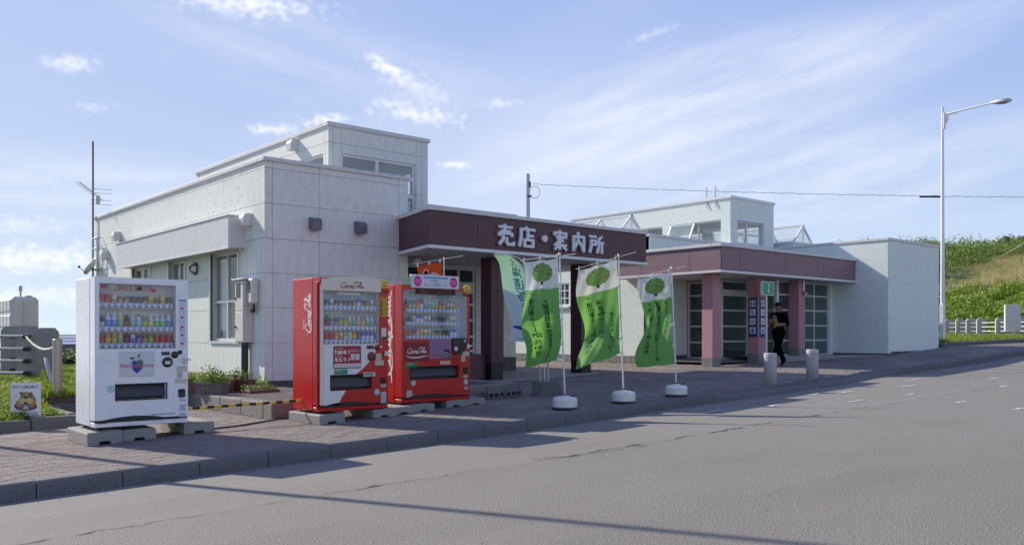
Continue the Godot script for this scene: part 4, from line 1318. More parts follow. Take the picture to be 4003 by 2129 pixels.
	var q := [P(23.46, 5.12, 17.92), P(23.46, 5.12, 18.88), P(23.12, 4.45, 18.88), P(23.12, 4.45, 17.92)]
	for i in 4: sash.bar(q[i], q[(i + 1) % 4], 0.05, 0.05)
	var so := obj("open_sash", sash, M.aluminium, b, true)
	so.set_meta("label", "tilted open window sash of the clerestory")
	var sp := Geo.new()
	sp.quad(q[0], q[1], q[2], q[3], Vector3(-1, 0.5, 0))
	obj("pane", sp, M.pane_sky, so, true)
	glass_gable(b, 19.95, 0.43, 17.6, 24.0, 4.62, 5.05)
	glass_gable(b, 26.95, 0.60, 16.0, 23.6, 4.56, 5.16)
	# roof ladder hoops
	for t in [17.55, 17.2]:
		var g := Geo.new()
		g.tube([P(23.62, 5.6, t), P(23.62, 6.28, t), P(23.60, 6.33, t - 0.02), P(23.57, 6.33, t - 0.05), P(23.55, 6.28, t - 0.07), P(23.46, 5.6, t - 0.13)], 0.016, 6)
		obj("ladder_hoop", g, M.galv, b, true)
	# canopy
	var cn := block(b, "canopy", P(18.74, 3.12, 13.49), P(25.69, 3.72, 14.8), M.foundation)
	block(cn, "canopy_side", P(18.74, 3.12, 14.804), P(19.39, 3.72, 17.3), M.foundation)
	block(cn, "canopy_deck", P(19.395, 3.14, 14.804), P(25.69, 3.70, 16.42), M.roofing)
	panels(cn, "fascia_panel", rw(13.45), [18.713, 19.57, 21.75, 23.82, 25.7], [3.105, 3.715], [], M.maroon_old, 0.012, 0.03)
	panels(cn, "fascia_panel", lw(18.7), [13.45, 14.44, 16.14, 17.3], [3.105, 3.715], [], M.maroon_old, 0.012, 0.03)
	block(cn, "soffit", P(18.69, 3.055, 13.44), P(25.69, 3.10, 14.9), M.soffit)
	block(cn, "soffit", P(18.69, 3.055, 14.903), P(19.392, 3.10, 17.31), M.soffit)
	block(cn, "soffit", P(19.396, 3.055, 14.903), P(25.69, 3.10, 16.42), M.soffit)
	for e in [[18.67, 20.3], [20.304, 22.6], [22.604, 25.69]]:
		block(cn, "edge_trim", P(e[0], 3.05, 13.424), P(e[1], 3.103, 13.438), M.white_frame)
		block(cn, "coping", P(e[0] - 0.01, 3.72, 13.40), P(e[1], 3.80, 13.7), M.trim, 0.006)
	for e in [[13.44, 15.0], [15.004, 17.31]]:
		block(cn, "edge_trim", P(18.672, 3.05, e[0]), P(18.687, 3.103, e[1]), M.white_frame)
		block(cn, "coping", P(18.66, 3.72, maxf(e[0], 13.705)), P(18.93, 3.80, e[1]), M.trim, 0.006)
	block(cn, "canopy_roof", P(18.94, 3.722, 13.71), P(25.68, 3.75, 16.42), M.roofing)
	# pink columns with tiled feet
	var n := 0
	for c in [[19.07, 13.96, 0.57], [21.1, 13.90, 0.64], [23.2, 13.90, 0.76]]:
		var col := block(b, "column", P(c[0], c[2], c[1]), P(c[0] + 0.35, 3.05, c[1] + 0.36), M.pink, 0.012)
		for k in 2:
			for j in 2:
				var y0: float = c[2] + j * 0.128
				block(col, "tile", P(c[0] + 0.003 + k * 0.174, y0, c[1] - 0.012), P(c[0] + 0.171 + k * 0.176, y0 + 0.122, c[1] - 0.001), M.tile, 0.003)
				block(col, "tile", P(c[0] - 0.012, y0, c[1] + 0.003 + k * 0.18), P(c[0] - 0.001, y0 + 0.122, c[1] + 0.177 + k * 0.18), M.tile, 0.003)
	# floor of the porch and its kerb
	var fl := struct("porch_floor", grid(steps(0.0, 1.0, 8), [0.0, 1.0], func(a: float, v: float) -> Vector3:
		var p := porch(a)
		return P(p.x, 0.80 if p.x > 21.5 else 0.80, lerpf(p.y + 0.1, 15.2, v))), M.concrete_pale)
	for i in 8:
		var p0 := porch(i / 8.0)
		var p1 := porch((i + 0.985) / 8.0)
		var g := Geo.new()
		g.bar(P(p0.x, 0.72, p0.y), P(p1.x, 0.72, p1.y), 0.15, 0.19, 0.014)
		obj("kerb_stone", g, M.concrete_pale, fl)
func porch(a: float) -> Vector2:
	var c := [Vector2(21.5, 13.72), Vector2(23.0, 13.6), Vector2(24.4, 13.3), Vector2(25.6, 12.5)]
	var x := a * 3.0
	var i := mini(int(x), 2)
	return (c[i] as Vector2).lerp(c[i + 1], x - i)

func terrace() -> void:
	var f := func(s: float, t: float) -> Vector3: return P(s, gy(s) + 0.20, t)
	var root := struct("terrace", grid(steps(5.75, 10.6, 10), [12.25, 13.5, 15.8], f), M.bedding)
	var g := Geo.new()
	g.tinted = true
	g.col = Color(0.12, 0.105, 0.10)
	g.box(Vector3(0, -0.02, 0), Vector3(0.294, 0.05, 0.294), 0.005)
	var m := g.mesh()
	for i in 15:
		for j in 11:
			var s := 6.11 + i * 0.3
			var t := 12.58 + j * 0.3
			if s > 10.3: continue
			again("paver", m, M.paver, root, Transform3D(Basis(Vector3(0, 0, 1), 0.03), P(s, gy(s) + 0.206 + rng.randf_range(-0.002, 0.002), t)))
	for i in 6:
		var a := lerpf(5.70, 10.65, i / 6.0)
		var e := lerpf(5.70, 10.65, (i + 1) / 6.0) - 0.008
		var k := Geo.new()
		k.bar(P(a, gy(a) + 0.06, 12.25), P(e, gy(e) + 0.06, 12.25), 0.30, 0.32, 0.015)
		obj("edge_block", k, M.aggregate, root)
	for i in 4:
		for s in [5.825, 10.525]:
			var a := lerpf(12.408, 15.7, i / 4.0)
			var e := lerpf(12.408, 15.7, (i + 1) / 4.0) - 0.008
			var k := Geo.new()
			k.bar(P(s, gy(s) + 0.06, a), P(s, gy(s) + 0.06, e), 0.25, 0.32, 0.015)
			obj("edge_block", k, M.aggregate, root)
	struct("entrance_floor", grid(steps(10.66, 15.5, 8), [14.75, 16.0, 17.3], func(s: float, t: float) -> Vector3: return P(s, gy(s) + 0.045, t)), M.concrete_pale)
	var lip := Geo.new()
	lip.quad(P(10.66, gy(10.66) + 0.045, 14.75), P(15.5, gy(15.5) + 0.045, 14.75), P(15.5, gy(15.5) - 0.1, 14.75), P(10.66, gy(10.66) - 0.1, 14.75), Vector3(0, 0, 1))
	obj("floor_edge", lip, M.concrete_pale, get_node("entrance_floor"))

func build_place() -> void:
	shop()
	restrooms()
	terrace()
	objects()

# ---- vending machines: local axes x along the front, y up, z out of the front
func can_mesh(r: float, h: float, a: Color, b: Color, lid: Color) -> ArrayMesh:
	var g := Geo.new()
	g.tinted = true
	g.lathe([Vector2(0, 0), Vector2(r * 0.8, 0), Vector2(r, h * 0.06), Vector2(r, h * 0.28), Vector2(r, h * 0.28), Vector2(r, h * 0.66), Vector2(r, h * 0.66), Vector2(r, h * 0.90), Vector2(r * 0.82, h * 0.98), Vector2(r * 0.82, h), Vector2(0, h)], 10, Vector3(), Basis(), [lid, lid, a, a, b, b, a, a, lid, lid])
	return g.mesh()
func bottle_mesh(r: float, h: float, body: Color, lab: Color, cap: Color) -> ArrayMesh:
	var g := Geo.new()
	g.tinted = true
	g.lathe([Vector2(0, 0), Vector2(r, h * 0.02), Vector2(r, h * 0.22), Vector2(r * 1.02, h * 0.22), Vector2(r * 1.02, h * 0.62), Vector2(r, h * 0.62), Vector2(r * 0.9, h * 0.72), Vector2(r * 0.45, h * 0.86), Vector2(r * 0.42, h * 0.90), Vector2(r * 0.5, h * 0.90), Vector2(r * 0.5, h), Vector2(0, h)], 10, Vector3(), Basis(), [body, body, lab, lab, lab, body, body, body, cap, cap, cap])
	return g.mesh()
func vslab(W: float, H: float, u0: float, u1: float, v0: float, v1: float) -> Array:
	return [-W * 0.5 + u0 * W, -W * 0.5 + u1 * W, H * (1.0 - v1), H * (1.0 - v0)]
func put_box(parent: Node, called: String, r: Array, z0: float, z1: float, m: Material, bev := 0.0) -> MeshInstance3D:
	var g := Geo.new()
	g.box(Vector3((r[0] + r[1]) * 0.5, (r[2] + r[3]) * 0.5, (z0 + z1) * 0.5), Vector3(r[1] - r[0], r[3] - r[2], absf(z1 - z0)), bev)
	return obj(called, g, m, parent)
func put_print(parent: Node, called: String, r: Array, z: float, im: Image, cut := false) -> MeshInstance3D:
	var g := Geo.new()
	g.quad(Vector3(r[0], r[2], z), Vector3(r[1], r[2], z), Vector3(r[1], r[3], z), Vector3(r[0], r[3], z), Vector3(0, 0, 1))
	return obj(called, g, print_mat(im, 0.4, cut), parent)
func put_disc(parent: Node, called: String, at: Vector3, r: float, z: float, m: Material) -> MeshInstance3D:
	var g := Geo.new()
	g.lathe([Vector2(0, z), Vector2(r * 0.92, z), Vector2(r, z - 0.004), Vector2(r, 0)], 20, at, Basis(Vector3(1, 0, 0), PI / 2))
	return obj(called, g, m, parent)
func shelf_rows(root: Node, W: float, H: float, D: float, u0: float, u1: float, rows: Array, n: int, kinds: Array) -> void:
	var pitch := (u1 - u0) * W / n
	var strip := Geo.new()
	strip.tinted = true
	strip.col = Color(0.75, 0.78, 0.82)
	strip.box(Vector3(), Vector3(pitch - 0.004, 0.052, 0.012))
	strip.col = Color(0.06, 0.22, 0.62)
	strip.box(Vector3(0, 0.012, 0.007), Vector3(pitch * 0.72, 0.018, 0.003))
	var sm := strip.mesh()
	var btn := Geo.new()
	btn.tinted = true
	btn.col = Color(0.02, 0.02, 0.025)
	btn.box(Vector3(0, 0, 0), Vector3(pitch * 0.55, 0.017, 0.014), 0.004)
	var bm := btn.mesh()
	for k in rows.size():
		var y: float = H * (1.0 - rows[k])
		var g := Geo.new()
		g.box(Vector3((u0 + u1 - 1.0) * 0.5 * W, y - 0.034, D * 0.5 - 0.085), Vector3((u1 - u0) * W + 0.01, 0.008, 0.12))
		obj("shelf", g, M.interior_white, root)
		for i in n:
			var x := -W * 0.5 + u0 * W + (i + 0.5) * pitch
			again("price_strip", sm, M.plastic, root, Transform3D(Basis(), Vector3(x, y, D * 0.5 - 0.034)))
			again("button", bm, M.plastic, root, Transform3D(Basis(), Vector3(x, y - 0.016, D * 0.5 - 0.026)))
			var e: Array = kinds[k][i % kinds[k].size()]
			again("drink_bottle" if e[1] else "drink_can", e[0], M.plastic, root, Transform3D(Basis(Vector3.UP, rng.randf() * TAU).scaled(Vector3.ONE), Vector3(x, y - 0.028, D * 0.5 - 0.085)))
func drink(spec: Array) -> Array:   # [bottle?, height, body, label, cap]
	if spec[0]: return [bottle_mesh(0.0345, spec[1] * 1.22, spec[2], spec[3], spec[4]), true]
	return [can_mesh(0.034 if spec[1] > 0.11 else 0.029, spec[1] * 1.34, spec[2], spec[3], Color(0.55, 0.56, 0.58)), false]
func drinks(list: Array) -> Array:
	var r := []
	for s in list: r.append(drink(s))
	return r

func machine(label: String, at: Vector3, W: float, D: float, H: float, skin: Material, disp: Array, slot: Array) -> Node3D:
	var root := thing("vending_machine", label, "vending machine", at, "drink vending machines")
	var fz := D * 0.5
	var g := Geo.new()
	g.box(Vector3(0, H * 0.5, -0.10), Vector3(W, H, D - 0.20), 0.012)
	obj("cabinet", g, skin, root)
	var d := Geo.new()
	var pl := [Vector3(0, 0, fz), Vector3(1, 0, 0), Vector3.UP, Vector3(0, 0, 1)]
	var dr := vslab(W, H, disp[0], disp[1], disp[2], disp[3])
	var sr := vslab(W, H, slot[0], slot[1], slot[2], slot[3])
	d.slab(pl, -W * 0.5 + 0.004, W * 0.5 - 0.004, 0.085, H - 0.004, [dr, sr], 0.0, -0.196)
	obj("door", d, skin, root)
	put_box(root, "display_back", [dr[0] - 0.01, dr[1] + 0.01, dr[2] - 0.01, dr[3] + 0.01], fz - 0.15, fz - 0.16, M.interior_white if skin == M.white_paint else M.interior_ice)
	for s in [[dr[0] + 0.001, dr[0] + 0.006, dr[2], dr[3]], [dr[1] - 0.006, dr[1] - 0.001, dr[2], dr[3]], [dr[0] + 0.007, dr[1] - 0.007, dr[3] - 0.006, dr[3] - 0.001], [dr[0] + 0.007, dr[1] - 0.007, dr[2] + 0.001, dr[2] + 0.006]]:
		put_box(root, "display_lining", s, fz - 0.149, fz - 0.004, M.interior_white)
	var gl := Geo.new()
	gl.quad(Vector3(dr[0] + 0.006, dr[2] + 0.006, fz - 0.010), Vector3(dr[1] - 0.006, dr[2] + 0.006, fz - 0.010), Vector3(dr[1] - 0.006, dr[3] - 0.006, fz - 0.010), Vector3(dr[0] + 0.006, dr[3] - 0.006, fz - 0.010), Vector3(0, 0, 1))
	obj("display_glass", gl, M.clear, root)
	# dispensing slot: dark pocket, sloping flap, frame
	put_box(root, "slot_pocket", sr, fz - 0.12, fz - 0.13, M.black)
	var fl := Geo.new()
	fl.box(Vector3((sr[0] + sr[1]) * 0.5, sr[2] + (sr[3] - sr[2]) * 0.55, fz - 0.05), Vector3(sr[1] - sr[0] - 0.02, (sr[3] - sr[2]) * 0.84, 0.012), 0.003, Basis(Vector3(1, 0, 0), -0.35))
	obj("slot_flap", fl, M.dark_grey, root)
	var fr := Geo.new()
	fr.slab(pl, sr[0] - 0.012, sr[1] + 0.012, sr[2] - 0.012, sr[3] + 0.012, [sr], 0.007, 0.0005)
	obj("slot_frame", fr, M.black, root)
	# plinth, with the dark wavy gap above it
	put_box(root, "plinth", [-W * 0.5 + 0.004, W * 0.5 - 0.004, 0.0, 0.055], fz - 0.19, fz - 0.004, skin, 0.006)
	var p := PackedVector2Array([Vector2(-W * 0.5 + 0.01, 0.060)])
	p.append(Vector2(W * 0.5 - 0.01, 0.060))
	for i in 13:
		var x := lerpf(W * 0.5 - 0.01, -W * 0.5 + 0.01, i / 12.0)
		p.append(Vector2(x, 0.075 + 0.048 * pow(maxf(0.0, sin(PI * clampf((0.95 - (0.5 - x / W)) / 0.72, 0.0, 1.0))), 0.8)))
	var wv := Geo.new()
	wv.prism(p, Vector3(0, 0, fz - 0.10), Vector3(1, 0, 0), Vector3.UP, Vector3(0, 0, 0.104))
	obj("vent_gap", wv, M.black, root)
	for x in [-W * 0.42, W * 0.42]:
		for z in [-D * 0.38, D * 0.36]:
			var f := Geo.new()
			f.lathe([Vector2(0, -0.05), Vector2(0.03, -0.05), Vector2(0.03, -0.035), Vector2(0.014, -0.033), Vector2(0.014, 0.002)], 8, Vector3(x, 0, z))
			obj("foot", f, M.dark_metal, root)
	return root
func lock(root: Node, x: float, y: float, z: float) -> void:
	var g := Geo.new()
	g.box(Vector3(x, y, z + 0.012), Vector3(0.05, 0.075, 0.024), 0.008)
	var o := obj("lock", g, M.chrome, root)
	var h := Geo.new()
	h.box(Vector3(x + 0.012, y + 0.012, z + 0.04), Vector3(0.10, 0.018, 0.02), 0.005)
	h.tube([Vector3(x, y, z + 0.02), Vector3(x, y, z + 0.05)], 0.016, 10)
	obj("handle", h, M.chrome, o)
func slips(root: Node, W: float, H: float, z: float, list: Array) -> void:   # small paper stickers: u0, u1, v0, v1, ground colour, ink colour
	for s in list:
		var im := paper(64, 64, s[4])
		dashes(im, 6, 8, 58, 58, 9, s[5])
		put_print(root, "sticker", vslab(W, H, s[0], s[1], s[2], s[3]), z + 0.0025, im)
func eco_ring(root: Node, x: float, y: float, z: float, c: Color) -> void:
	var im := paper(64, 64, Color(0.8, 0.84, 0.86))
	disc(im, Vector2(32, 32), Vector2(31, 31), Color(0.85, 0.9, 0.9))
	disc(im, Vector2(32, 32), Vector2(28, 28), c)
	disc(im, Vector2(32, 32), Vector2(22, 22), Color(0.85, 0.9, 0.9))
	disc(im, Vector2(32, 32), Vector2(9, 13), c)
	disc(im, Vector2(34, 34), Vector2(5, 8), Color(0.85, 0.9, 0.9))
	var g := Geo.new()
	for k in 20:
		var a := TAU * k / 20.0
		var b := TAU * (k + 1) / 20.0
		g.tri(Vector3(x, y, z), Vector3(x + cos(a) * 0.045, y + sin(a) * 0.045, z), Vector3(x + cos(b) * 0.045, y + sin(b) * 0.045, z), Vector3.BACK, Vector3.BACK, Vector3.BACK, Vector2(0.5, 0.5), Vector2(0.5 + 0.5 * cos(a), 0.5 - 0.5 * sin(a)), Vector2(0.5 + 0.5 * cos(b), 0.5 - 0.5 * sin(b)))
	obj("sticker", g, print_mat(im), root)
func beacon(root: Node, x: float, y: float, z: float) -> void:   # round yellow sign on the door's upper corner
	put_disc(root, "round_sign", Vector3(x, y, z), 0.075, 0.02, M.yellow)
	put_box(root, "round_sign_foot", [x - 0.07, x + 0.07, y - 0.115, y - 0.055], z, z + 0.022, M.red_dark, 0.01)
	put_box(root, "round_sign_mark", [x - 0.022, x + 0.022, y - 0.035, y + 0.028], z + 0.0205, z + 0.024, M.red_paint, 0.004)
	put_box(root, "round_sign_mark", [x - 0.018, x + 0.018, y - 0.012, y + 0.008], z + 0.0245, z + 0.0255, M.white_plastic)
func side_logo(root: Node, W: float, H: float, D: float, y0: float, y1: float, k0: float, k1: float, eco: bool, ribbon: bool) -> void:   # white script climbing the left side
	var im := Image.create(192, 512, false, Image.FORMAT_RGBA8)
	im.fill(Color(1, 1, 1, 0))
	var white := Color(0.93, 0.9, 0.9)
	cola(im, Vector2(112, 256), 2.3, white, -PI / 2)
	if eco:
		for q in [["E", 395], ["C", 372], ["O", 346], ["る", 318]]:
			var lay := Image.create(40, 40, false, Image.FORMAT_RGBA8)
			lay.fill(Color(1, 1, 1, 0))
			text(lay, q[0], 6, 6, 24, white, 2.2)
			for yy in 40:
				for xx in 40:
					var c := lay.get_pixel(xx, yy)
					if c.a > 0.3: im.set_pixel(18 + yy, int(q[1]) + 39 - xx - 8, c)
	if ribbon:
		var pts := curve([Vector2(170, 4), Vector2(150, 90), Vector2(172, 200), Vector2(158, 330), Vector2(172, 505)], 10)
		for i in pts.size() - 1: seg(im, pts[i], pts[i + 1], 7.0 - 5.0 * absf(i / 40.0 - 0.5), white)
	var g := Geo.new()
	var x := -W * 0.5 - 0.002
	g.quad(Vector3(x, y0, k0), Vector3(x, y0, k1), Vector3(x, y1, k1), Vector3(x, y1, k0), Vector3(-1, 0, 0))
	obj("side_script", g, print_mat(im, 0.35, true), root)

func machines() -> void:
	var wh := Color(0.8, 0.8, 0.82)
	var K := Color(0.02, 0.02, 0.025)
	var tea := [true, 0.17, Color(0.16, 0.28, 0.05), Color(0.35, 0.5, 0.06), Color(0.6, 0.65, 0.6)]
	var water := [true, 0.18, Color(0.55, 0.68, 0.8), Color(0.08, 0.25, 0.65), wh]
	var cola_b := [true, 0.17, Color(0.035, 0.008, 0.006), Color(0.35, 0.01, 0.012), Color(0.4, 0.01, 0.01)]
	var orange := [true, 0.16, Color(0.6, 0.28, 0.03), Color(0.7, 0.45, 0.06), Color(0.7, 0.4, 0.05)]
	var grape := [true, 0.16, Color(0.13, 0.04, 0.2), Color(0.3, 0.18, 0.42), wh]
	var clear_b := [true, 0.17, Color(0.5, 0.62, 0.62), Color(0.15, 0.5, 0.22), Color(0.7, 0.72, 0.7)]
	var coffee := [false, 0.105, Color(0.03, 0.018, 0.012), Color(0.35, 0.25, 0.1), K]
	var gold := [false, 0.105, Color(0.25, 0.16, 0.05), Color(0.5, 0.36, 0.14), K]
	var blue_c := [false, 0.105, Color(0.02, 0.05, 0.2), Color(0.12, 0.25, 0.55), K]
	var dark_c := [false, 0.105, K, Color(0.1, 0.09, 0.08), K]
	var red_c := [false, 0.122, Color(0.45, 0.012, 0.012), Color(0.5, 0.06, 0.05), K]
	var yel_c := [false, 0.122, Color(0.65, 0.5, 0.03), Color(0.5, 0.3, 0.02), K]
	var pale_c := [false, 0.115, Color(0.6, 0.58, 0.5), Color(0.35, 0.3, 0.22), K]
	var blue2 := [false, 0.122, Color(0.03, 0.12, 0.5), Color(0.6, 0.65, 0.75), K]
	var pink_c := [false, 0.122, Color(0.6, 0.2, 0.18), Color(0.65, 0.45, 0.3), K]
	# the white one
	var W := 1.13
	var H := 1.83
	var D := 0.83
	var f := D * 0.5
	var a := machine("white drink vending machine with apple picture and rusty foot, left of the red ones", P(3.555, 0.295, 11.595), W, D, H, M.white_paint, [0.048, 0.86, 0.043, 0.482], [0.22, 0.753, 0.722, 0.822])
	shelf_rows(a, W, H, D, 0.06, 0.835, [0.185, 0.345, 0.456], 12, [
		drinks([red_c, red_c, pale_c, gold, gold, dark_c, dark_c, coffee, yel_c, [false, 0.085, Color(0.25, 0.05, 0.06), Color(0.2, 0.1, 0.06), K], yel_c, dark_c]),
		drinks([[true, 0.15, K, Color(0.5, 0.5, 0.55), K], water, water, [true, 0.18, Color(0.5, 0.6, 0.12), Color(0.2, 0.45, 0.3), wh], cola_b, clear_b, [true, 0.17, Color(0.5, 0.6, 0.75), Color(0.4, 0.5, 0.7), Color(0.5, 0.03, 0.04)], tea, [true, 0.17, Color(0.6, 0.66, 0.6), Color(0.65, 0.6, 0.1), wh], clear_b, clear_b, water]),
		drinks([red_c, orange, orange, [true, 0.15, Color(0.5, 0.6, 0.12), Color(0.2, 0.45, 0.3), wh], cola_b, [true, 0.15, Color(0.55, 0.6, 0.7), Color(0.2, 0.2, 0.6), Color(0.5, 0.03, 0.04)], grape, [true, 0.15, Color(0.25, 0.12, 0.03), Color(0.4, 0.3, 0.05), Color(0.6, 0.4, 0.1)], tea, red_c, red_c, red_c])])
	for q in [[0.07, 0.13, 0.052, 0.077, Color(0.75, 0.3, 0.35)], [0.16, 0.22, 0.052, 0.077, Color(0.75, 0.74, 0.66)], [0.30, 0.345, 0.062, 0.085, Color(0.75, 0.5, 0.5)], [0.44, 0.49, 0.060, 0.083, Color(0.2, 0.22, 0.25)], [0.59, 0.64, 0.070, 0.093, Color(0.75, 0.35, 0.4)]]:
		slips(a, W, H, f - 0.006, [[q[0], q[1], q[2], q[3], q[4], (q[4] as Color).darkened(0.3)]])
	lettering(a, "CANS SHOP", Vector3(-W * 0.5 + 0.44 * W, H * (1.0 - 0.070), f - 0.148), 0.062, lin(0.5, 0.05, 0.05))
	put_box(a, "poster_frame", vslab(W, H, 0.25, 0.62, 0.498, 0.668), f + 0.0005, f + 0.009, M.pale_print, 0.003)
	var im := paper(256, 192, Color(0.80, 0.82, 0.84))
	disc(im, Vector2(128, 100), Vector2(52, 60), Color(0.55, 0.2, 0.25))
	disc(im, Vector2(128, 98), Vector2(50, 56), Color(0.80, 0.82, 0.84))
	fillpoly(im, PackedVector2Array(curve([Vector2(86, 84), Vector2(104, 66), Vector2(128, 76), Vector2(154, 64), Vector2(172, 88), Vector2(164, 132), Vector2(134, 172), Vector2(120, 172), Vector2(94, 132), Vector2(86, 84)], 6)), Color(0.16, 0.25, 0.62))
	fillpoly(im, PackedVector2Array(curve([Vector2(120, 86), Vector2(134, 64), Vector2(166, 66), Vector2(174, 92), Vector2(150, 108), Vector2(120, 86)], 6)), Color(0.10, 0.50, 0.42))
	fillpoly(im, PackedVector2Array(curve([Vector2(126, 46), Vector2(138, 22), Vector2(152, 10), Vector2(152, 34), Vector2(126, 46)], 6)), Color(0.06, 0.50, 0.38))
	fillpoly(im, PackedVector2Array(curve([Vector2(70, 52), Vector2(86, 40), Vector2(110, 42), Vector2(96, 58), Vector2(70, 52)], 6)), Color(0.12, 0.45, 0.4))
	seg(im, Vector2(76, 54), Vector2(126, 58), 1.2, Color(0.6, 0.2, 0.25))
	dashes(im, 200, 172, 246, 180, 6, Color(0.7, 0.4, 0.45))
	put_print(a, "poster", vslab(W, H, 0.26, 0.61, 0.505, 0.66), f + 0.0105, im)
	lettering(a, "Best Selection", Vector3(-W * 0.5 + 0.435 * W, H * (1.0 - 0.595), f + 0.0115), 0.042, lin(0.55, 0.12, 0.14))
	put_box(a, "money_display", vslab(W, H, 0.70, 0.79, 0.503, 0.527), f + 0.0005, f + 0.008, M.dark_grey, 0.002)
	for q in [[0.846, 0.525, 0.045], [0.765, 0.575, 0.065], [0.905, 0.508, 0.028]]:
		put_disc(a, "coin_panel", Vector3(-W * 0.5 + q[0] * W, H * (1.0 - q[1]), f), q[2], 0.014 + q[2] * 0.05, M.black)
	put_box(a, "coin_slot", vslab(W, H, 0.735, 0.795, 0.568, 0.590), f + 0.0175, f + 0.020, M.pale_print)
	put_box(a, "coin_lever", vslab(W, H, 0.825, 0.868, 0.522, 0.528), f + 0.0165, f + 0.022, M.dark_grey)
	lock(a, W * 0.5 - 0.045, H * (1.0 - 0.566), f)
	var cr := put_box(a, "coin_return", vslab(W, H, 0.887, 0.962, 0.765, 0.823), f + 0.0005, f + 0.010, M.black, 0.012)
	put_box(a, "coin_return_cup", vslab(W, H, 0.895, 0.954, 0.797, 0.818), f + 0.0105, f + 0.013, M.dark_grey)
	eco_ring(a, -W * 0.5 + 0.166 * W, H * (1.0 - 0.747), f + 0.003, Color(0.15, 0.55, 0.52))
	var guide := paper(64, 384, Color(0.84, 0.85, 0.88))
	guide.fill_rect(Rect2i(0, 0, 64, 12), Color(0.2, 0.55, 0.7))
	for y in [22, 92, 172, 234, 300]:
		dashes(guide, 4, y, 60, y + 34, 9, Color(0.6, 0.62, 0.68))
		guide.fill_rect(Rect2i(14, y + 40, 28, 16), Color(0.72, 0.15, 0.25))
		guide.fill_rect(Rect2i(2, y + 66, 60, 2), Color(0.6, 0.65, 0.7))
	put_print(a, "guide_sticker", vslab(W, H, 0.895, 0.973, 0.14, 0.478), f + 0.003, guide)
	slips(a, W, H, f, [[0.87, 0.985, 0.605, 0.64, Color(0.78, 0.76, 0.72), Color(0.7, 0.68, 0.66)], [0.87, 0.935, 0.642, 0.69, Color(0.82, 0.8, 0.76), Color(0.15, 0.14, 0.13)], [0.845, 0.99, 0.695, 0.725, Color(0.80, 0.78, 0.70), Color(0.7, 0.68, 0.6)],
		[0.90, 0.965, 0.835, 0.85, Color(0.75, 0.77, 0.82), Color(0.4, 0.45, 0.5)], [0.90, 0.97, 0.872, 0.918, Color(0.8, 0.82, 0.86), Color(0.2, 0.25, 0.4)], [0.90, 0.97, 0.93, 0.972, Color(0.76, 0.78, 0.84), Color(0.5, 0.52, 0.6)]])
	for q in [[-0.52, 0.045, 0.10], [-0.30, 0.06, 0.06], [0.1, 0.118, 0.3], [0.44, 0.063, 0.12]]:
		put_box(a, "rust_patch", [q[0], q[0] + q[2], q[1], q[1] + 0.009], f - 0.002, f + 0.0012, M.rust)

	# the red one with the white swoosh
	H = 1.88; D = 0.81; W = 1.127; f = D * 0.5
	var b := machine("red drink vending machine with white curved lower front and white arched crest", P(6.395, 0.345, 11.285), W, D, H, M.red_paint, [0.035, 0.86, 0.100, 0.495], [0.157, 0.74, 0.735, 0.84])
	shelf_rows(b, W, H, D, 0.045, 0.825, [0.223, 0.375, 0.478], 12, [
		drinks([dark_c, blue_c, pale_c, coffee, gold, blue_c, coffee, gold, blue2, coffee, gold, pale_c]),
		drinks([cola_b, cola_b, grape, grape, tea, orange, clear_b, clear_b, [true, 0.17, Color(0.6, 0.5, 0.4), Color(0.65, 0.4, 0.3), wh], orange, clear_b, clear_b]),
		drinks([red_c, red_c, red_c, pink_c, yel_c, [false, 0.122, Color(0.4, 0.3, 0.5), Color(0.6, 0.6, 0.65), K], [false, 0.122, Color(0.5, 0.6, 0.3), Color(0.6, 0.6, 0.4), K], orange, grape, blue2, blue2, blue2])])
	# white part of the front, its edge curving down to the left
	var poly := PackedVector2Array([Vector2(-W * 0.5 + 0.06, 0.086), Vector2(-W * 0.5 + 0.06, H * 0.502)])
	poly.append(Vector2(-W * 0.5 + 0.85 * W, H * 0.502))
	for q in [[0.80, 0.565], [0.72, 0.63], [0.62, 0.685], [0.50, 0.735]]: poly.append(Vector2(-W * 0.5 + q[0] * W, H * (1.0 - q[1])))
	for q in [[0.157, 0.735], [0.157, 0.842]]: poly.append(Vector2(-W * 0.5 + q[0] * W - 0.013, H * (1.0 - q[1]) + (0.013 if q[1] < 0.8 else -0.013)))
	for q in [[0.37, 0.842], [0.31, 0.90], [0.26, 0.957]]: poly.append(Vector2(-W * 0.5 + q[0] * W, H * (1.0 - q[1]) - (0.013 if q[1] < 0.85 else 0.0)))
	var sw := Geo.new()
	sw.prism(poly, Vector3(0, 0, f), Vector3(1, 0, 0), Vector3.UP, Vector3(0, 0, 0.004))
	obj("white_front", sw, M.white_plastic, b)
	put_box(b, "edge_strip", [-W * 0.5 + 0.002, -W * 0.5 + 0.058, 0.086, H - 0.10], f - 0.002, f + 0.022, M.cream, 0.012)
	put_box(b, "corner_rail", [-W * 0.5 - 0.014, -W * 0.5 + 0.012, 0.03, H - 0.06], f - 0.09, f - 0.03, M.red_dark, 0.012)
	var crest := PackedVector2Array([Vector2(-W * 0.5 + 0.02, H * 0.902)])
	crest.append(Vector2(-W * 0.5 + 0.87 * W, H * 0.902))
	for i in 9:
		var u := lerpf(0.87, 0.02, i / 8.0)
		crest.append(Vector2(-W * 0.5 + u * W, H * (0.985 + 0.045 * sin(PI * pow(1.0 - u, 0.6)) - 0.02 * u)))
	var cg := Geo.new()
	cg.prism(crest, Vector3(0, 0, f - 0.10), Vector3(1, 0, 0), Vector3.UP, Vector3(0, 0, 0.135))
	obj("crest", cg, M.cream, b)
	im = Image.create(256, 96, false, Image.FORMAT_RGBA8)
	im.fill(Color(1, 1, 1, 0))
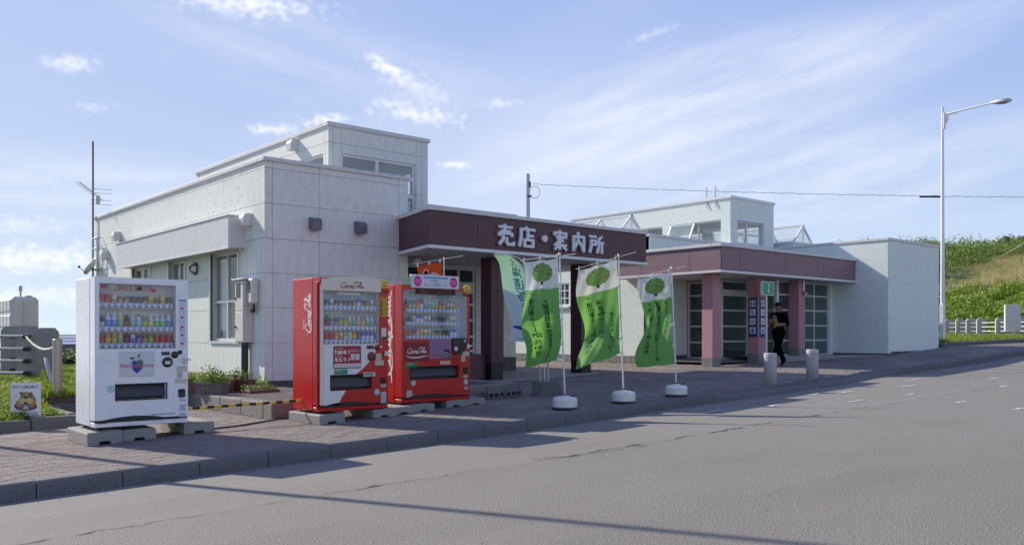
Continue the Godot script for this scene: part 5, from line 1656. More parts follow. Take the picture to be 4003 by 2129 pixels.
	cola(im, Vector2(128, 48), 1.2, Color(0.55, 0.10, 0.10))
	put_print(b, "crest_script", vslab(W, H, 0.25, 0.63, 0.015, 0.088), f + 0.0365, im, true)
	beacon(b, -W * 0.5 + 0.935 * W, H * (1.0 - 0.035), f + 0.001)
	put_box(b, "poster_frame", vslab(W, H, 0.19, 0.585, 0.513, 0.682), f + 0.0045, f + 0.012, M.dark_grey, 0.003)
	im = paper(256, 224, Color(0.62, 0.10, 0.14))
	text(im, "ドリンク", 8, 10, 18, Color(0.9, 0.85, 0.85), 1.5)
	text(im, "ためる!", 6, 36, 40, Color(0.95, 0.93, 0.92), 3.4, false, 0.95)
	text(im, "ドリンク", 8, 92, 18, Color(0.9, 0.85, 0.85), 1.5)
	text(im, "もらう!", 6, 118, 40, Color(0.95, 0.93, 0.92), 3.4, false, 0.95)
	im.fill_rect(Rect2i(0, 182, 256, 42), Color(0.85, 0.82, 0.82))
	dashes(im, 10, 196, 246, 212, 12, Color(0.6, 0.2, 0.25))
	for x in [160, 206]:
		im.fill_rect(Rect2i(x, 78, 38, 66), Color(0.86, 0.84, 0.84))
		dashes(im, x + 5, 86, x + 33, 138, 10, Color(0.6, 0.5, 0.5))
	dashes(im, 152, 28, 244, 60, 12, Color(0.9, 0.82, 0.82))
	put_print(b, "poster", vslab(W, H, 0.197, 0.577, 0.52, 0.675), f + 0.0135, im)
	im = paper(128, 48, Color(0.03, 0.42, 0.28))
	text(im, "ECOる", 6, 6, 18, Color(0.8, 0.9, 0.85), 1.5, false, 0.85)
	im.fill_rect(Rect2i(66, 5, 52, 20), Color(0.25, 0.62, 0.5))
	dashes(im, 8, 34, 116, 44, 6, Color(0.6, 0.8, 0.7))
	put_print(b, "green_sticker", vslab(W, H, 0.2, 0.39, 0.688, 0.725), f + 0.0065, im)
	put_box(b, "money_display", vslab(W, H, 0.673, 0.774, 0.51, 0.538), f + 0.0045, f + 0.011, M.dark_grey, 0.002)
	for q in [[0.825, 0.528, 0.045], [0.74, 0.595, 0.068]]: put_disc(b, "coin_panel", Vector3(-W * 0.5 + q[0] * W, H * (1.0 - q[1]), f), q[2], 0.014 + q[2] * 0.05, M.red_dark)
	put_disc(b, "coin_panel", Vector3(-W * 0.5 + 0.885 * W, H * (1.0 - 0.522), f), 0.02, 0.014, M.pale_print)
	put_box(b, "coin_slot", vslab(W, H, 0.705, 0.765, 0.582, 0.610), f + 0.0175, f + 0.020, M.dark_grey)
	put_box(b, "coin_lever", vslab(W, H, 0.80, 0.85, 0.524, 0.531), f + 0.0165, f + 0.021, M.black)
	lock(b, -W * 0.5 + 0.955 * W, H * (1.0 - 0.575), f)
	im = paper(96, 224, Color(0.80, 0.58, 0.08))
	for y in [44, 84, 134, 176]:
		im.fill_rect(Rect2i(10, y, 22, 30), Color(0.25, 0.12, 0.06))
		dashes(im, 38, y, 88, y + 28, 8, Color(0.45, 0.2, 0.08))
	im.fill_rect(Rect2i(6, 122, 84, 3), Color(0.3, 0.15, 0.05))
	dashes(im, 8, 8, 88, 34, 9, Color(0.55, 0.1, 0.08))
	put_print(b, "yellow_sticker", vslab(W, H, 0.868, 0.985, 0.135, 0.288), f + 0.003, im)
	put_box(b, "card_reader", vslab(W, H, 0.89, 0.965, 0.375, 0.468), f + 0.0005, f + 0.012, M.pale_print, 0.006)
	put_box(b, "card_reader_foot", vslab(W, H, 0.893, 0.962, 0.443, 0.466), f + 0.0125, f + 0.015, M.dark_grey)
	cr = put_box(b, "coin_return", vslab(W, H, 0.878, 0.958, 0.763, 0.803), f + 0.0005, f + 0.010, M.black, 0.012)
	slips(b, W, H, f + 0.002, [[0.81, 0.89, 0.575, 0.625, Color(0.82, 0.8, 0.74), Color(0.12, 0.12, 0.1)], [0.795, 0.925, 0.628, 0.665, Color(0.80, 0.78, 0.70), Color(0.6, 0.58, 0.5)], [0.62, 0.80, 0.718, 0.75, Color(0.80, 0.78, 0.72), Color(0.55, 0.53, 0.5)],
		[0.88, 0.965, 0.815, 0.835, Color(0.7, 0.74, 0.8), Color(0.4, 0.45, 0.55)], [0.885, 0.965, 0.875, 0.918, Color(0.78, 0.8, 0.84), Color(0.2, 0.25, 0.4)], [0.885, 0.965, 0.922, 0.96, Color(0.74, 0.76, 0.8), Color(0.45, 0.48, 0.55)]])
	eco_ring(b, -W * 0.5 + 0.825 * W, H * (1.0 - 0.872), f + 0.004, Color(0.2, 0.5, 0.75))
	im = paper(160, 24, Color(0.75, 0.8, 0.85))
	dashes(im, 8, 6, 150, 20, 9, Color(0.75, 0.4, 0.1))
	put_print(b, "shelf_banner", vslab(W, H, 0.26, 0.58, 0.108, 0.126), f - 0.02, im)
	for q in [[0.17, 0.30, 0.255, 0.355, M.yellow], [0.51, 0.84, 0.255, 0.355, M.red_paint]]:
		var fg := Geo.new()
		var r := vslab(W, H, q[0], q[1], q[2], q[3])
		fg.slab([Vector3(0, 0, f - 0.016), Vector3(1, 0, 0), Vector3.UP, Vector3(0, 0, 1)], r[0], r[1], r[2], r[3], [[r[0] + 0.008, r[1] - 0.008, r[2] + 0.008, r[3] - 0.008]], 0.0, -0.003)
		obj("coloured_frame", fg, q[4], b)
	side_logo(b, W, H, D, H * 0.555, H * 0.905, -D * 0.5 + 0.29, -D * 0.5 + 0.60, true, false)

	# the wider red one with the notice board on top
	W = 1.337; H = 1.83; D = 0.80; f = D * 0.5
	var c := machine("wide red drink vending machine with white notice board and text display on top", P(8.06, 0.369, 11.59), W, D, H, M.red_paint, [0.025, 0.955, 0.045, 0.462], [0.12, 0.82, 0.70, 0.80])
	shelf_rows(c, W, H, D, 0.075, 0.84, [0.218, 0.33, 0.447], 14, [
		drinks([cola_b, tea, [true, 0.17, Color(0.2, 0.1, 0.12), Color(0.4, 0.4, 0.45), wh], orange, [true, 0.18, Color(0.45, 0.06, 0.06), Color(0.7, 0.7, 0.72), Color(0.5, 0.03, 0.03)], water, clear_b, clear_b, [true, 0.17, Color(0.5, 0.62, 0.68), Color(0.65, 0.4, 0.1), wh], orange, pink_c, pale_c, pale_c, orange]),
		drinks([dark_c, dark_c, pale_c, blue2, blue2, pale_c, pale_c, coffee, blue_c, dark_c, dark_c, gold, pale_c, pale_c]),
		drinks([red_c, red_c, coffee, pink_c, yel_c, pale_c, pale_c, gold, coffee, gold, coffee, dark_c, blue2, blue2])])
	put_box(c, "led_board", vslab(W, H, 0.2, 0.77, 0.028, 0.078), f - 0.004, f + 0.014, M.black, 0.003)
	im = paper(320, 48, Color(0.015, 0.015, 0.02))
	text(im, "詳しくは公式", 30, 5, 38, Color(0.9, 0.22, 0.06), 2.0, false, 1.15)
	for y in range(0, 48, 4): im.fill_rect(Rect2i(0, y, 320, 1), Color(0.015, 0.015, 0.02))
	for x in range(0, 320, 4): im.fill_rect(Rect2i(x, 0, 1, 48), Color(0.015, 0.015, 0.02))
	put_print(c, "led_text", vslab(W, H, 0.205, 0.765, 0.031, 0.075), f + 0.0155, im)
	put_box(c, "notice_board", vslab(W, H, 0.13, 0.82, -0.088, 0.026), f - 0.03, f + 0.016, M.white_plastic, 0.004)
	for u in [0.118, 0.8225]: put_box(c, "board_edge", vslab(W, H, u, u + 0.012, -0.07, 0.022), f - 0.03, f + 0.012, M.green_print)
	im = paper(448, 104, Color(0.82, 0.83, 0.86))
	im.fill_rect(Rect2i(108, 10, 236, 14), Color(0.16, 0.5, 0.75))
	dashes(im, 118, 13, 334, 22, 8, Color(0.6, 0.75, 0.85))
	text(im, "乙部町", 176, 32, 22, Color(0.35, 0.37, 0.4), 1.0)
	text(im, "おしらせ道ねっと", 110, 64, 27, Color(0.35, 0.37, 0.4), 1.2, false, 1.06)
	for x in [52, 400]:
		disc(im, Vector2(x, 52), Vector2(38, 46), Color(0.80, 0.08, 0.48))
		dashes(im, x - 26, 36, x + 26, 70, 12, Color(0.95, 0.75, 0.88))
	put_print(c, "board_print", vslab(W, H, 0.14, 0.81, -0.082, 0.020), f + 0.0175, im)
	beacon(c, -W * 0.5 + 0.945 * W, H * (1.0 - 0.02), f + 0.001)
	put_box(c, "script_panel", vslab(W, H, 0.045, 0.375, 0.485, 0.65), f + 0.0005, f + 0.008, M.red_dark, 0.003)
	im = paper(256, 192, Color(0.50, 0.07, 0.12))
	cola(im, Vector2(128, 84), 1.16, Color(0.9, 0.88, 0.88))
	var pts := curve([Vector2(0, 140), Vector2(60, 158), Vector2(130, 160), Vector2(200, 150), Vector2(256, 140)], 8)
	for i in pts.size() - 1: seg(im, pts[i], pts[i + 1], 2.0 + 5.0 * sin(PI * i / 32.0), Color(0.88, 0.86, 0.86))
	put_print(c, "script_print", vslab(W, H, 0.05, 0.37, 0.49, 0.645), f + 0.0095, im)
	im = paper(224, 208, Color(0.55, 0.45, 0.58))
	dashes(im, 70, 14, 156, 30, 14, Color(0.7, 0.22, 0.42))
	for y in [46, 76, 106]: dashes(im, 26, y, 200, y + 14, 14, Color(0.12, 0.1, 0.14))
	im.fill_rect(Rect2i(150, 116, 62, 84), Color(0.18, 0.17, 0.2))
	disc(im, Vector2(176, 166), Vector2(24, 24), Color(0.75, 0.78, 0.8))
	disc(im, Vector2(176, 166), Vector2(16, 16), Color(0.12, 0.1, 0.1))
	text(im, "100", 14, 150, 40, Color(0.78, 0.15, 0.32), 2.4, false, 0.9)
	text(im, "円", 124, 166, 24, Color(0.15, 0.1, 0.14), 1.6)
	put_print(c, "paper_poster", vslab(W, H, 0.395, 0.71, 0.463, 0.632), f + 0.004, im)
	var cp := PackedVector2Array()
	for q in [[0.724, 0.456], [0.938, 0.456], [0.938, 0.53], [0.90, 0.57], [0.86, 0.596], [0.80, 0.603], [0.75, 0.59], [0.724, 0.55]]: cp.append(Vector2(-W * 0.5 + q[0] * W, H * (1.0 - q[1])))
	var cpg := Geo.new()
	cpg.prism(cp, Vector3(0, 0, f), Vector3(1, 0, 0), Vector3.UP, Vector3(0, 0, 0.02))
	obj("coin_panel", cpg, M.black, c)
	put_box(c, "money_display", vslab(W, H, 0.745, 0.815, 0.475, 0.495), f + 0.0205, f + 0.024, M.dark_grey)
	put_box(c, "coin_slot", vslab(W, H, 0.75, 0.80, 0.53, 0.565), f + 0.0205, f + 0.024, M.pale_print)
	put_disc(c, "coin_knob", Vector3(-W * 0.5 + 0.905 * W, H * (1.0 - 0.482), f + 0.02), 0.02, 0.012, M.pale_print)
	put_box(c, "coin_lever", vslab(W, H, 0.85, 0.89, 0.485, 0.505), f + 0.0205, f + 0.028, M.dark_grey)
	lock(c, -W * 0.5 + 0.965 * W, H * (1.0 - 0.53), f)
	im = paper(128, 64, Color(0.05, 0.48, 0.24))
	text(im, "ECOる", 6, 8, 20, Color(0.75, 0.9, 0.8), 1.5, false, 0.85)
	dashes(im, 60, 10, 120, 30, 10, Color(0.5, 0.75, 0.6))
	dashes(im, 30, 46, 110, 56, 8, Color(0.6, 0.8, 0.7))
	put_print(c, "green_sticker", vslab(W, H, 0.06, 0.22, 0.66, 0.707), f + 0.003, im)
	put_box(c, "coin_return", vslab(W, H, 0.898, 0.962, 0.715, 0.77), f + 0.0005, f + 0.010, M.black, 0.012)
	slips(c, W, H, f, [[0.55, 0.70, 0.652, 0.683, Color(0.78, 0.76, 0.7), Color(0.6, 0.58, 0.52)], [0.88, 0.985, 0.575, 0.612, Color(0.80, 0.78, 0.70), Color(0.65, 0.63, 0.55)], [0.865, 0.925, 0.608, 0.66, Color(0.82, 0.8, 0.74), Color(0.12, 0.12, 0.1)],
		[0.90, 0.96, 0.782, 0.805, Color(0.68, 0.74, 0.82), Color(0.4, 0.5, 0.6)], [0.91, 0.97, 0.888, 0.91, Color(0.7, 0.74, 0.8), Color(0.4, 0.5, 0.6)], [0.075, 0.145, 0.895, 0.955, Color(0.78, 0.76, 0.74), Color(0.45, 0.4, 0.38)]])
	eco_ring(c, -W * 0.5 + 0.165 * W, H * (1.0 - 0.835), f + 0.003, Color(0.2, 0.5, 0.5))
	eco_ring(c, -W * 0.5 + 0.935 * W, H * (1.0 - 0.845), f + 0.003, Color(0.2, 0.45, 0.65))
	for q in [[0.66, 0.83, 0.075, 0.185, M.red_dark], [0.35, 0.42, 0.075, 0.19, M.yellow]]:
		var fg := Geo.new()
		var r := vslab(W, H, q[0], q[1], q[2] + 0.02, q[3])
		fg.slab([Vector3(0, 0, f - 0.016), Vector3(1, 0, 0), Vector3.UP, Vector3(0, 0, 1)], r[0], r[1], r[2], r[3], [[r[0] + 0.007, r[1] - 0.007, r[2] + 0.007, r[3] - 0.007]], 0.0, -0.003)
		obj("coloured_frame", fg, q[4], c)
	side_logo(c, W, H, D, H * 0.16, H * 0.95, -0.36, f - 0.21, false, true)

	# concrete blocks beneath the machines
	var k := Geo.new()
	k.prism(PackedVector2Array([Vector2(-0.20, 0), Vector2(-0.07, 0), Vector2(-0.06, 0.035), Vector2(0.06, 0.035), Vector2(0.07, 0), Vector2(0.20, 0), Vector2(0.20, 0.125), Vector2(0.185, 0.14), Vector2(-0.185, 0.14), Vector2(-0.20, 0.125)]), Vector3(0, 0, -0.45), Vector3(1, 0, 0), Vector3.UP, Vector3(0, 0, 0.9))
	var km := k.mesh()
	for q in [[3.10, 11.58, 0.9, 0.155, "concrete foot block under the white vending machine, at its sunlit left corner"], [3.52, 11.62, 0.86, 0.14, "concrete foot block second from left under the white vending machine"], [4.30, 11.72, 0.9, 0.14, "concrete foot block under the right end of the white vending machine"],
			[5.98, 11.24, 0.92, 0.13, "concrete foot block under the left corner of the red machine with the white front"], [6.90, 11.30, 0.86, 0.12, "concrete foot block under the right half of the red machine with the white front"],
			[7.32, 11.40, 0.8, 0.11, "dark concrete foot block where the two red machines meet"], [7.72, 11.50, 0.9, 0.115, "concrete foot block under the left part of the wide red machine"], [8.46, 11.60, 0.8, 0.11, "concrete foot block under the right part of the wide red machine"], [8.87, 11.62, 0.8, 0.105, "rightmost concrete foot block, jutting out beyond the wide red machine"]]:
		var o := again("concrete_block", km, M.concrete_pale, self, Transform3D(Basis(Vector3(0, 0, 1), 0.03).scaled(Vector3(1.0, float(q[3]) / 0.14, float(q[2]) / 0.9)), P(q[0], gy(q[0]) + 0.004, q[1])))
		tag(o, q[4], "concrete block", "concrete blocks under the vending machines")

func lettering(parent: Node, s: String, at: Vector3, h: float, col: Color) -> MeshInstance3D:
	var t := TextMesh.new()
	var f := SystemFont.new()
	f.font_names = PackedStringArray(["Droid Sans"])
	f.font_weight = 700
	t.font = f
	t.text = s
	t.font_size = 64
	t.pixel_size = h / 46.0
	t.depth = 0.002
	var o := MeshInstance3D.new()
	o.name = "lettering"
	o.mesh = t
	o.position = at
	var key := "ink_" + col.to_html()
	if not M.has(key): mat(key, col, 0.5)
	o.material_override = M[key]
	parent.add_child(o, true)
	return o

# ---- flags, signs, street furniture
func tree_print(im: Image, at: Vector2, k: float) -> void:   # the plain tree printed on the flags
	var g := Color(0.48, 0.64, 0.36)
	im.fill_rect(Rect2i(int(at.x - 7 * k), int(at.y + 10 * k), int(14 * k), int(44 * k)), Color(0.42, 0.25, 0.14))
	for i in 11:
		var a := TAU * i / 11.0
		disc(im, at + Vector2(cos(a) * 34, sin(a) * 27) * k, Vector2(16.4, 15.4) * k, Color(0.25, 0.36, 0.2))
	for i in 11:
		var a := TAU * i / 11.0
		disc(im, at + Vector2(cos(a) * 34, sin(a) * 27) * k, Vector2(15.5, 14.5) * k, g)
	disc(im, at, Vector2(40, 32) * k, g)
	for i in 60:
		var q := Vector2(rng.randfn() * 20.0, rng.randfn() * 15.0)
		disc(im, at + q * k, Vector2(3.4, 2.6) * k, g.lightened(0.16) if i % 2 else g.darkened(0.10))
	disc(im, at + Vector2(8, -27) * k, Vector2(6, 4) * k, Color(0.8, 0.55, 0.15))
	disc(im, at + Vector2(22, -28) * k, Vector2(6, 4) * k, Color(0.15, 0.35, 0.7))
	var star := PackedVector2Array()
	for i in 10:
		var a := -PI / 2 + TAU * i / 10.0
		star.append(at + Vector2(-30, 6) * k + Vector2(cos(a), sin(a)) * (8.0 if i % 2 == 0 else 3.6) * k)
	fillpoly(im, star, Color(0.8, 0.16, 0.12))

func cloth(parent: Node, called: String, f: Callable, nu: int, nv: int, im: Image, glow: Color, rough := 0.8) -> MeshInstance3D:   # a sheet of fabric with its print, seen from the back
	var g := Geo.new()
	var pts := []
	for j in nv + 1:
		var row := []
		for i in nu + 1: row.append(f.call(float(i) / nu, float(j) / nv))
		pts.append(row)
	var nr := func(i: int, j: int) -> Vector3:
		var a: Vector3 = pts[j][mini(i + 1, nu)] - pts[j][maxi(i - 1, 0)]
		var b: Vector3 = pts[mini(j + 1, nv)][i] - pts[maxi(j - 1, 0)][i]
		return b.cross(a).normalized()
	for j in nv:
		for i in nu:
			var q := [[i, j], [i + 1, j], [i + 1, j + 1], [i, j + 1]]
			var p := []
			var n := []
			var t := []
			for k in q:
				p.append(pts[k[1]][k[0]]); n.append(nr.call(k[0], k[1])); t.append(Vector2(1.0 - float(k[0]) / nu, float(k[1]) / nv))
			g.tri(p[0], p[1], p[2], n[0], n[1], n[2], t[0], t[1], t[2])
			g.tri(p[0], p[2], p[3], n[0], n[2], n[3], t[0], t[2], t[3])
	var m := print_mat(im, rough)
	m.backlight_enabled = true
	m.backlight = glow
	m.cull_mode = BaseMaterial3D.CULL_DISABLED
	return obj(called, g, m, parent, true)

func nobori(label: String, s: float, t: float, top: float, lean: Vector2, e: Vector3, len_: float, ph: float, im: Image) -> void:
	var gyy := gy(s)
	var root := thing("banner_flag", label, "banner flag", P(s, gyy, t), "green and white banner flags along the kerb")
	var tk := Geo.new()
	tk.lathe([Vector2(0, 0.03), Vector2(0.18, 0.03), Vector2(0.188, 0.04), Vector2(0.188, 0.04), Vector2(0.19, 0.145), Vector2(0.19, 0.145), Vector2(0.178, 0.175), Vector2(0.14, 0.192), Vector2(0.06, 0.198), Vector2(0.06, 0.198), Vector2(0.055, 0.215), Vector2(0, 0.215)], 24, Vector3())
	obj("water_base", tk, M.white_plastic, root)
	var rim := Geo.new()
	rim.lathe([Vector2(0, 0), Vector2(0.20, 0), Vector2(0.205, 0.012), Vector2(0.19, 0.029), Vector2(0, 0.029)], 24)
	obj("base_rim", rim, M.black, root)
	var cap := Geo.new()
	cap.lathe([Vector2(0, 0.175), Vector2(0.03, 0.175), Vector2(0.03, 0.215), Vector2(0, 0.22)], 10, Vector3(0.12, 0, 0.05))
	cap.lathe([Vector2(0.012, 0.20), Vector2(0.05, 0.216), Vector2(0.05, 0.232), Vector2(0.012, 0.232)], 14)
	obj("cap", cap, M.black, root)
	var a := P(s, gyy + 0.1, t)
	var b := P(s + lean.x, top, t + lean.y)
	var pole := Geo.new()
	pole.tube([a, a.lerp(b, 0.36), a.lerp(b, 0.361), b], [0.0135, 0.0135, 0.0115, 0.0115], 10)
	obj("pole", pole, M.white_plastic, root, true)
	var ev := Vector3(e.x, e.y, -e.z)
	var joint := b - Vector3(0, 0.03, 0)
	var arm := Geo.new()
	arm.tube([joint - ev * 0.42, joint + ev * 1.05], 0.006, 8)
	arm.lathe([Vector2(0, -0.03), Vector2(0.02, -0.03), Vector2(0.02, 0.04), Vector2(0, 0.04)], 10, b - Vector3(0, 0.02, 0))
	obj("arm", arm, M.cream, root, true)
	var n := ev.cross(Vector3.UP).normalized()
	var el := ev.length()
	var down := (a - b).normalized()
	var f := func(u: float, v: float) -> Vector3:
		var base := joint + ev * (1.0 - u) * 0.98 + ev.normalized() * 0.03 + Vector3(0, -0.035, 0) - Vector3(0, 0.012, 0) * sin(PI * u * 2.0) * sin(PI * u * 2.0)
		var free := 1.0 - u
		var fall := down.lerp(Vector3.DOWN, free) * v * len_
		var pull := -ev.normalized() * el * free * (0.24 * sin(PI * clampf(v * 1.1 + 0.05 * sin(ph), 0.0, 1.0)) * v + 0.05 * sin(v * 9.0 + ph))
		var wave := n * ((0.13 * sin(v * 7.5 + u * 2.6 + ph) * v + 0.07 * sin(u * 6.5 + v * 5.0 + ph * 1.7) * (0.10 + v) + 0.045 * sin(u * 11.0 - v * 13.0 + ph * 0.6) * v * v + 0.012 * sin(u * 21.0 + v * 17.0 + ph) * (0.3 + v)) * (0.30 + 0.70 * free + 0.3 * v * (1.0 - free)))
		var tuck := -n * 0.16 * pow(maxf(v - 0.8, 0.0) * 5.0, 2.0) * u * 0.35 + Vector3.UP * 0.10 * pow(maxf(v - 0.78, 0.0) * 4.5, 2.0) * (u if sin(ph) > 0.0 else free * 0.4)
		return base + fall + pull + wave + tuck
	cloth(root, "cloth", f, 22, 54, im, Color(1.0, 1.0, 0.8))
	var lp := Geo.new()
	for u in [0.02, 0.5, 0.97]:
		var p: Vector3 = f.call(u, 0.0)
		lp.box(p + Vector3(0, 0.03, 0), Vector3(0.012, 0.075, 0.04), 0.002, Basis(Vector3.UP, atan2(-ev.z, ev.x)))
	for v in [0.28, 0.58, 0.80, 0.97]:
		var p: Vector3 = f.call(1.0, v)
		var q: Vector3 = joint + down * v * len_
		lp.bar(p, q - ev.normalized() * 0.02, 0.006, 0.035)
	obj("loop", lp, M.white_plastic, root, true)

func flags() -> void:
	var ink := Color(0.10, 0.13, 0.09)
	var plain := paper(288, 800, Color(0.50, 0.74, 0.42))
	plain.fill_rect(Rect2i(0, 0, 288, 214), Color(0.95, 0.95, 0.97))
	tree_print(plain, Vector2(136, 92), 1.72)
	var stack := func(im: Image, s: String, x: float, y: float, size: float, lead: float) -> void:
		for ch in s:
			if ch == "#":
				text(im, "229", x - size * 0.3, y, size * 0.8, ink, 2.6, false, 0.75, 0.75)
			elif ch == "%":
				text(im, "40m", x - size * 0.3, y, size * 0.8, ink, 2.6, false, 0.75, 0.75)
			else:
				text(im, ch, x, y, size, ink, 2.5)
			y += size * lead
	var route := "「道の駅ルート#元和台"
	var i1 := plain.duplicate() as Image
	stack.call(i1, route, 190, 240, 36, 1.2)
	stack.call(i1, "乙部町特産品好評販売中!", 92, 300, 37, 1.1)
	nobori("nearest green and white banner flag, its text in two columns, before the curved banner", 9.29, 9.54, 2.66, Vector2(-0.064, 0.055), Vector3(-0.17, -0.03, 0.655), 1.66, 0.6, i1)
	var i2 := plain.duplicate() as Image
	stack.call(i2, route, 196, 240, 36, 1.16)
	stack.call(i2, "海抜%からの", 122, 280, 40, 1.2)
	stack.call(i2, "オーシャンビュー", 36, 400, 38, 1.1)
	nobori("middle green and white banner flag in front of the right maroon column", 10.54, 9.46, 2.71, Vector2(-0.07, 0.05), Vector3(-0.33, -0.17, 0.60), 1.62, 2.3, i2)
	var i3 := plain.duplicate() as Image
	stack.call(i3, route, 200, 240, 34, 1.16)
	stack.call(i3, "運転の休息日にはストレッチ", 116, 236, 40, 1.02)
	stack.call(i3, "でリフレッシュ", 36, 236, 36, 1.1)
	nobori("farthest green and white banner flag, nearest to the pink columns", 11.95, 9.51, 2.58, Vector2(-0.07, 0.05), Vector3(-0.15, -0.10, 0.59), 1.60, 4.1, i3)
	# tall pale banner with a curved top
	var root := thing("curved_banner", "pale green banner with curved top and teal lettering behind the nearest flag", "banner flag", P(10.67, gy(10.67), 11.54))
	var L := [[9.93, 2.85, 12.03], [9.97, 2.65, 12.0], [10.06, 2.22, 11.91], [10.15, 1.79, 11.85], [10.18, 1.50, 11.82], [10.14, 1.31, 11.86]]
	var R := [[10.24, 2.78, 11.76], [10.43, 2.51, 11.60], [10.51, 2.15, 11.53], [10.55, 1.79, 11.50], [10.56, 1.50, 11.49], [10.52, 1.28, 11.52]]
	var im := paper(192, 512, Color(0.80, 0.88, 0.80))
	for y in 512: im.fill_rect(Rect2i(0, y, 192, 1), Color(0.74, 0.84, 0.70).lerp(Color(0.86, 0.89, 0.93), clampf(y / 280.0, 0.0, 1.0)))
	for k in 6: text(im, "北海道新幹線"[k], 62.0 - k * 3.0, 40 + k * 56.0, 46, Color(0.06, 0.40, 0.50), 3.0)
	fillpoly(im, PackedVector2Array(curve([Vector2(6, 420), Vector2(50, 396), Vector2(110, 388), Vector2(186, 384), Vector2(120, 424), Vector2(60, 448), Vector2(6, 452), Vector2(6, 420)], 6)), Color(0.14, 0.28, 0.66))
	fillpoly(im, PackedVector2Array([Vector2(10, 436), Vector2(70, 420), Vector2(130, 404), Vector2(80, 432), Vector2(20, 446)]), Color(0.55, 0.66, 0.88))
	dashes(im, 20, 484, 150, 496, 12, Color(0.2, 0.3, 0.65))
	var f := func(u: float, v: float) -> Vector3:
		var x := v * 5.0
		var i := mini(int(x), 4)
		var k := x - i
		var a := P(lerpf(L[i][0], L[i + 1][0], k), lerpf(L[i][1], L[i + 1][1], k), lerpf(L[i][2], L[i + 1][2], k))
		var b := P(lerpf(R[i][0], R[i + 1][0], k), lerpf(R[i][1], R[i + 1][1], k), lerpf(R[i][2], R[i + 1][2], k))
		return a.lerp(b, u) + Vector3(0.6, 0, 0.75) * (0.035 * sin(u * 5.0 + v * 7.0) + 0.03 * sin(v * 11.0)) + Vector3.UP * 0.07 * sin(PI * u) * (1.0 - v)
	cloth(root, "cloth", f, 14, 40, im, Color(0.7, 0.85, 0.65))
	var pole := Geo.new()
	pole.tube([P(10.70, 0.5, 11.50), P(10.60, 1.3, 11.46), P(10.57, 1.9, 11.47), P(10.47, 2.5, 11.56), P(10.27, 2.80, 11.73), P(10.05, 2.89, 11.93), P(9.93, 2.87, 12.03)], 0.011, 8)
	obj("pole", pole, M.white_plastic, root, true)
	var st := Geo.new()
	st.tube([P(10.63, 0.5, 11.55), P(10.60, 0.86, 11.55)], 0.022, 8)
	st.tube([P(10.75, 0.5, 11.48), P(10.74, 0.95, 11.48)], 0.022, 8)
	obj("stand_pipe", st, M.galv, root, true)
	var bl := Geo.new()
	bl.prism(PackedVector2Array([Vector2(-0.15, -0.02), Vector2(0.15, -0.02), Vector2(0.13, 0.26), Vector2(-0.13, 0.26)]), Vector3(0, 0, -0.14), Vector3(1, 0, 0), Vector3.UP, Vector3(0, 0, 0.28))
	obj("base_block", bl, M.concrete, root)
	var b2 := Geo.new()
	b2.prism(PackedVector2Array([Vector2(0, -0.02), Vector2(0.30, -0.02), Vector2(0.10, 0.26), Vector2(0, 0.26)]), Vector3(), Vector3(1, 0, 0), Vector3.UP, Vector3(0, 0, 0.25))
	var wedge := obj("wedge_block", b2, M.concrete)
	wedge.position = P(10.86, gy(10.86), 11.72)
	tag(wedge, "grey concrete wedge block leaning at the foot of the curved pale banner", "concrete block")
	# orange banner behind the wide machine
	root = thing("orange_banner", "orange banner with cartoon heads rising behind the wide red vending machine", "banner flag", P(9.25, gy(9.25) + 0.21, 12.62))
	pole = Geo.new()
	pole.tube([P(9.25, gy(9.25) + 0.21, 12.62), P(9.25, 2.82, 12.62)], 0.012, 8)
	pole.tube([P(8.88, 2.70, 13.09), P(9.44, 2.83, 12.31)], 0.006, 6)
	obj("pole", pole, M.white_plastic, root, true)
	im = paper(160, 400, Color(0.82, 0.36, 0.08))
	for q in [[104, 52, Color(0.14, 0.05, 0.04)], [44, 76, Color(0.72, 0.70, 0.70)]]:
		disc(im, Vector2(q[0], q[1]), Vector2(31, 31), Color(0.88, 0.85, 0.85))
		disc(im, Vector2(q[0], q[1]), Vector2(25, 25), q[2])
		disc(im, Vector2(q[0], q[1] + 8), Vector2(18, 16), Color(0.85, 0.62, 0.5))
		disc(im, Vector2(q[0] - 6, q[1] + 6), Vector2(2, 2), Color(0.1, 0.05, 0.05))
		disc(im, Vector2(q[0] + 6, q[1] + 6), Vector2(2, 2), Color(0.1, 0.05, 0.05))
		seg(im, Vector2(q[0] - 5, q[1] + 15), Vector2(q[0] + 5, q[1] + 15), 1.2, Color(0.5, 0.1, 0.1))
	f = func(u: float, v: float) -> Vector3:
		return P(8.93, 2.66, 13.02).lerp(P(9.22, 2.73, 12.66), u) + Vector3(0, -1.5 * v, 0) + Vector3(0.7, 0, 0.6) * 0.03 * sin(u * 6.0 + v * 8.0) + Vector3(0.04, 0, 0.1) * v * (1.0 - u)
	cloth(root, "cloth", f, 8, 24, im, Color(0.8, 0.6, 0.4))
	var lp := Geo.new()
	for u in [0.03, 0.5, 0.97]:
		lp.box((f.call(u, 0.0) as Vector3) + Vector3(0, 0.02, 0), Vector3(0.014, 0.06, 0.035))
	obj("loop", lp, M.white_plastic, root, true)

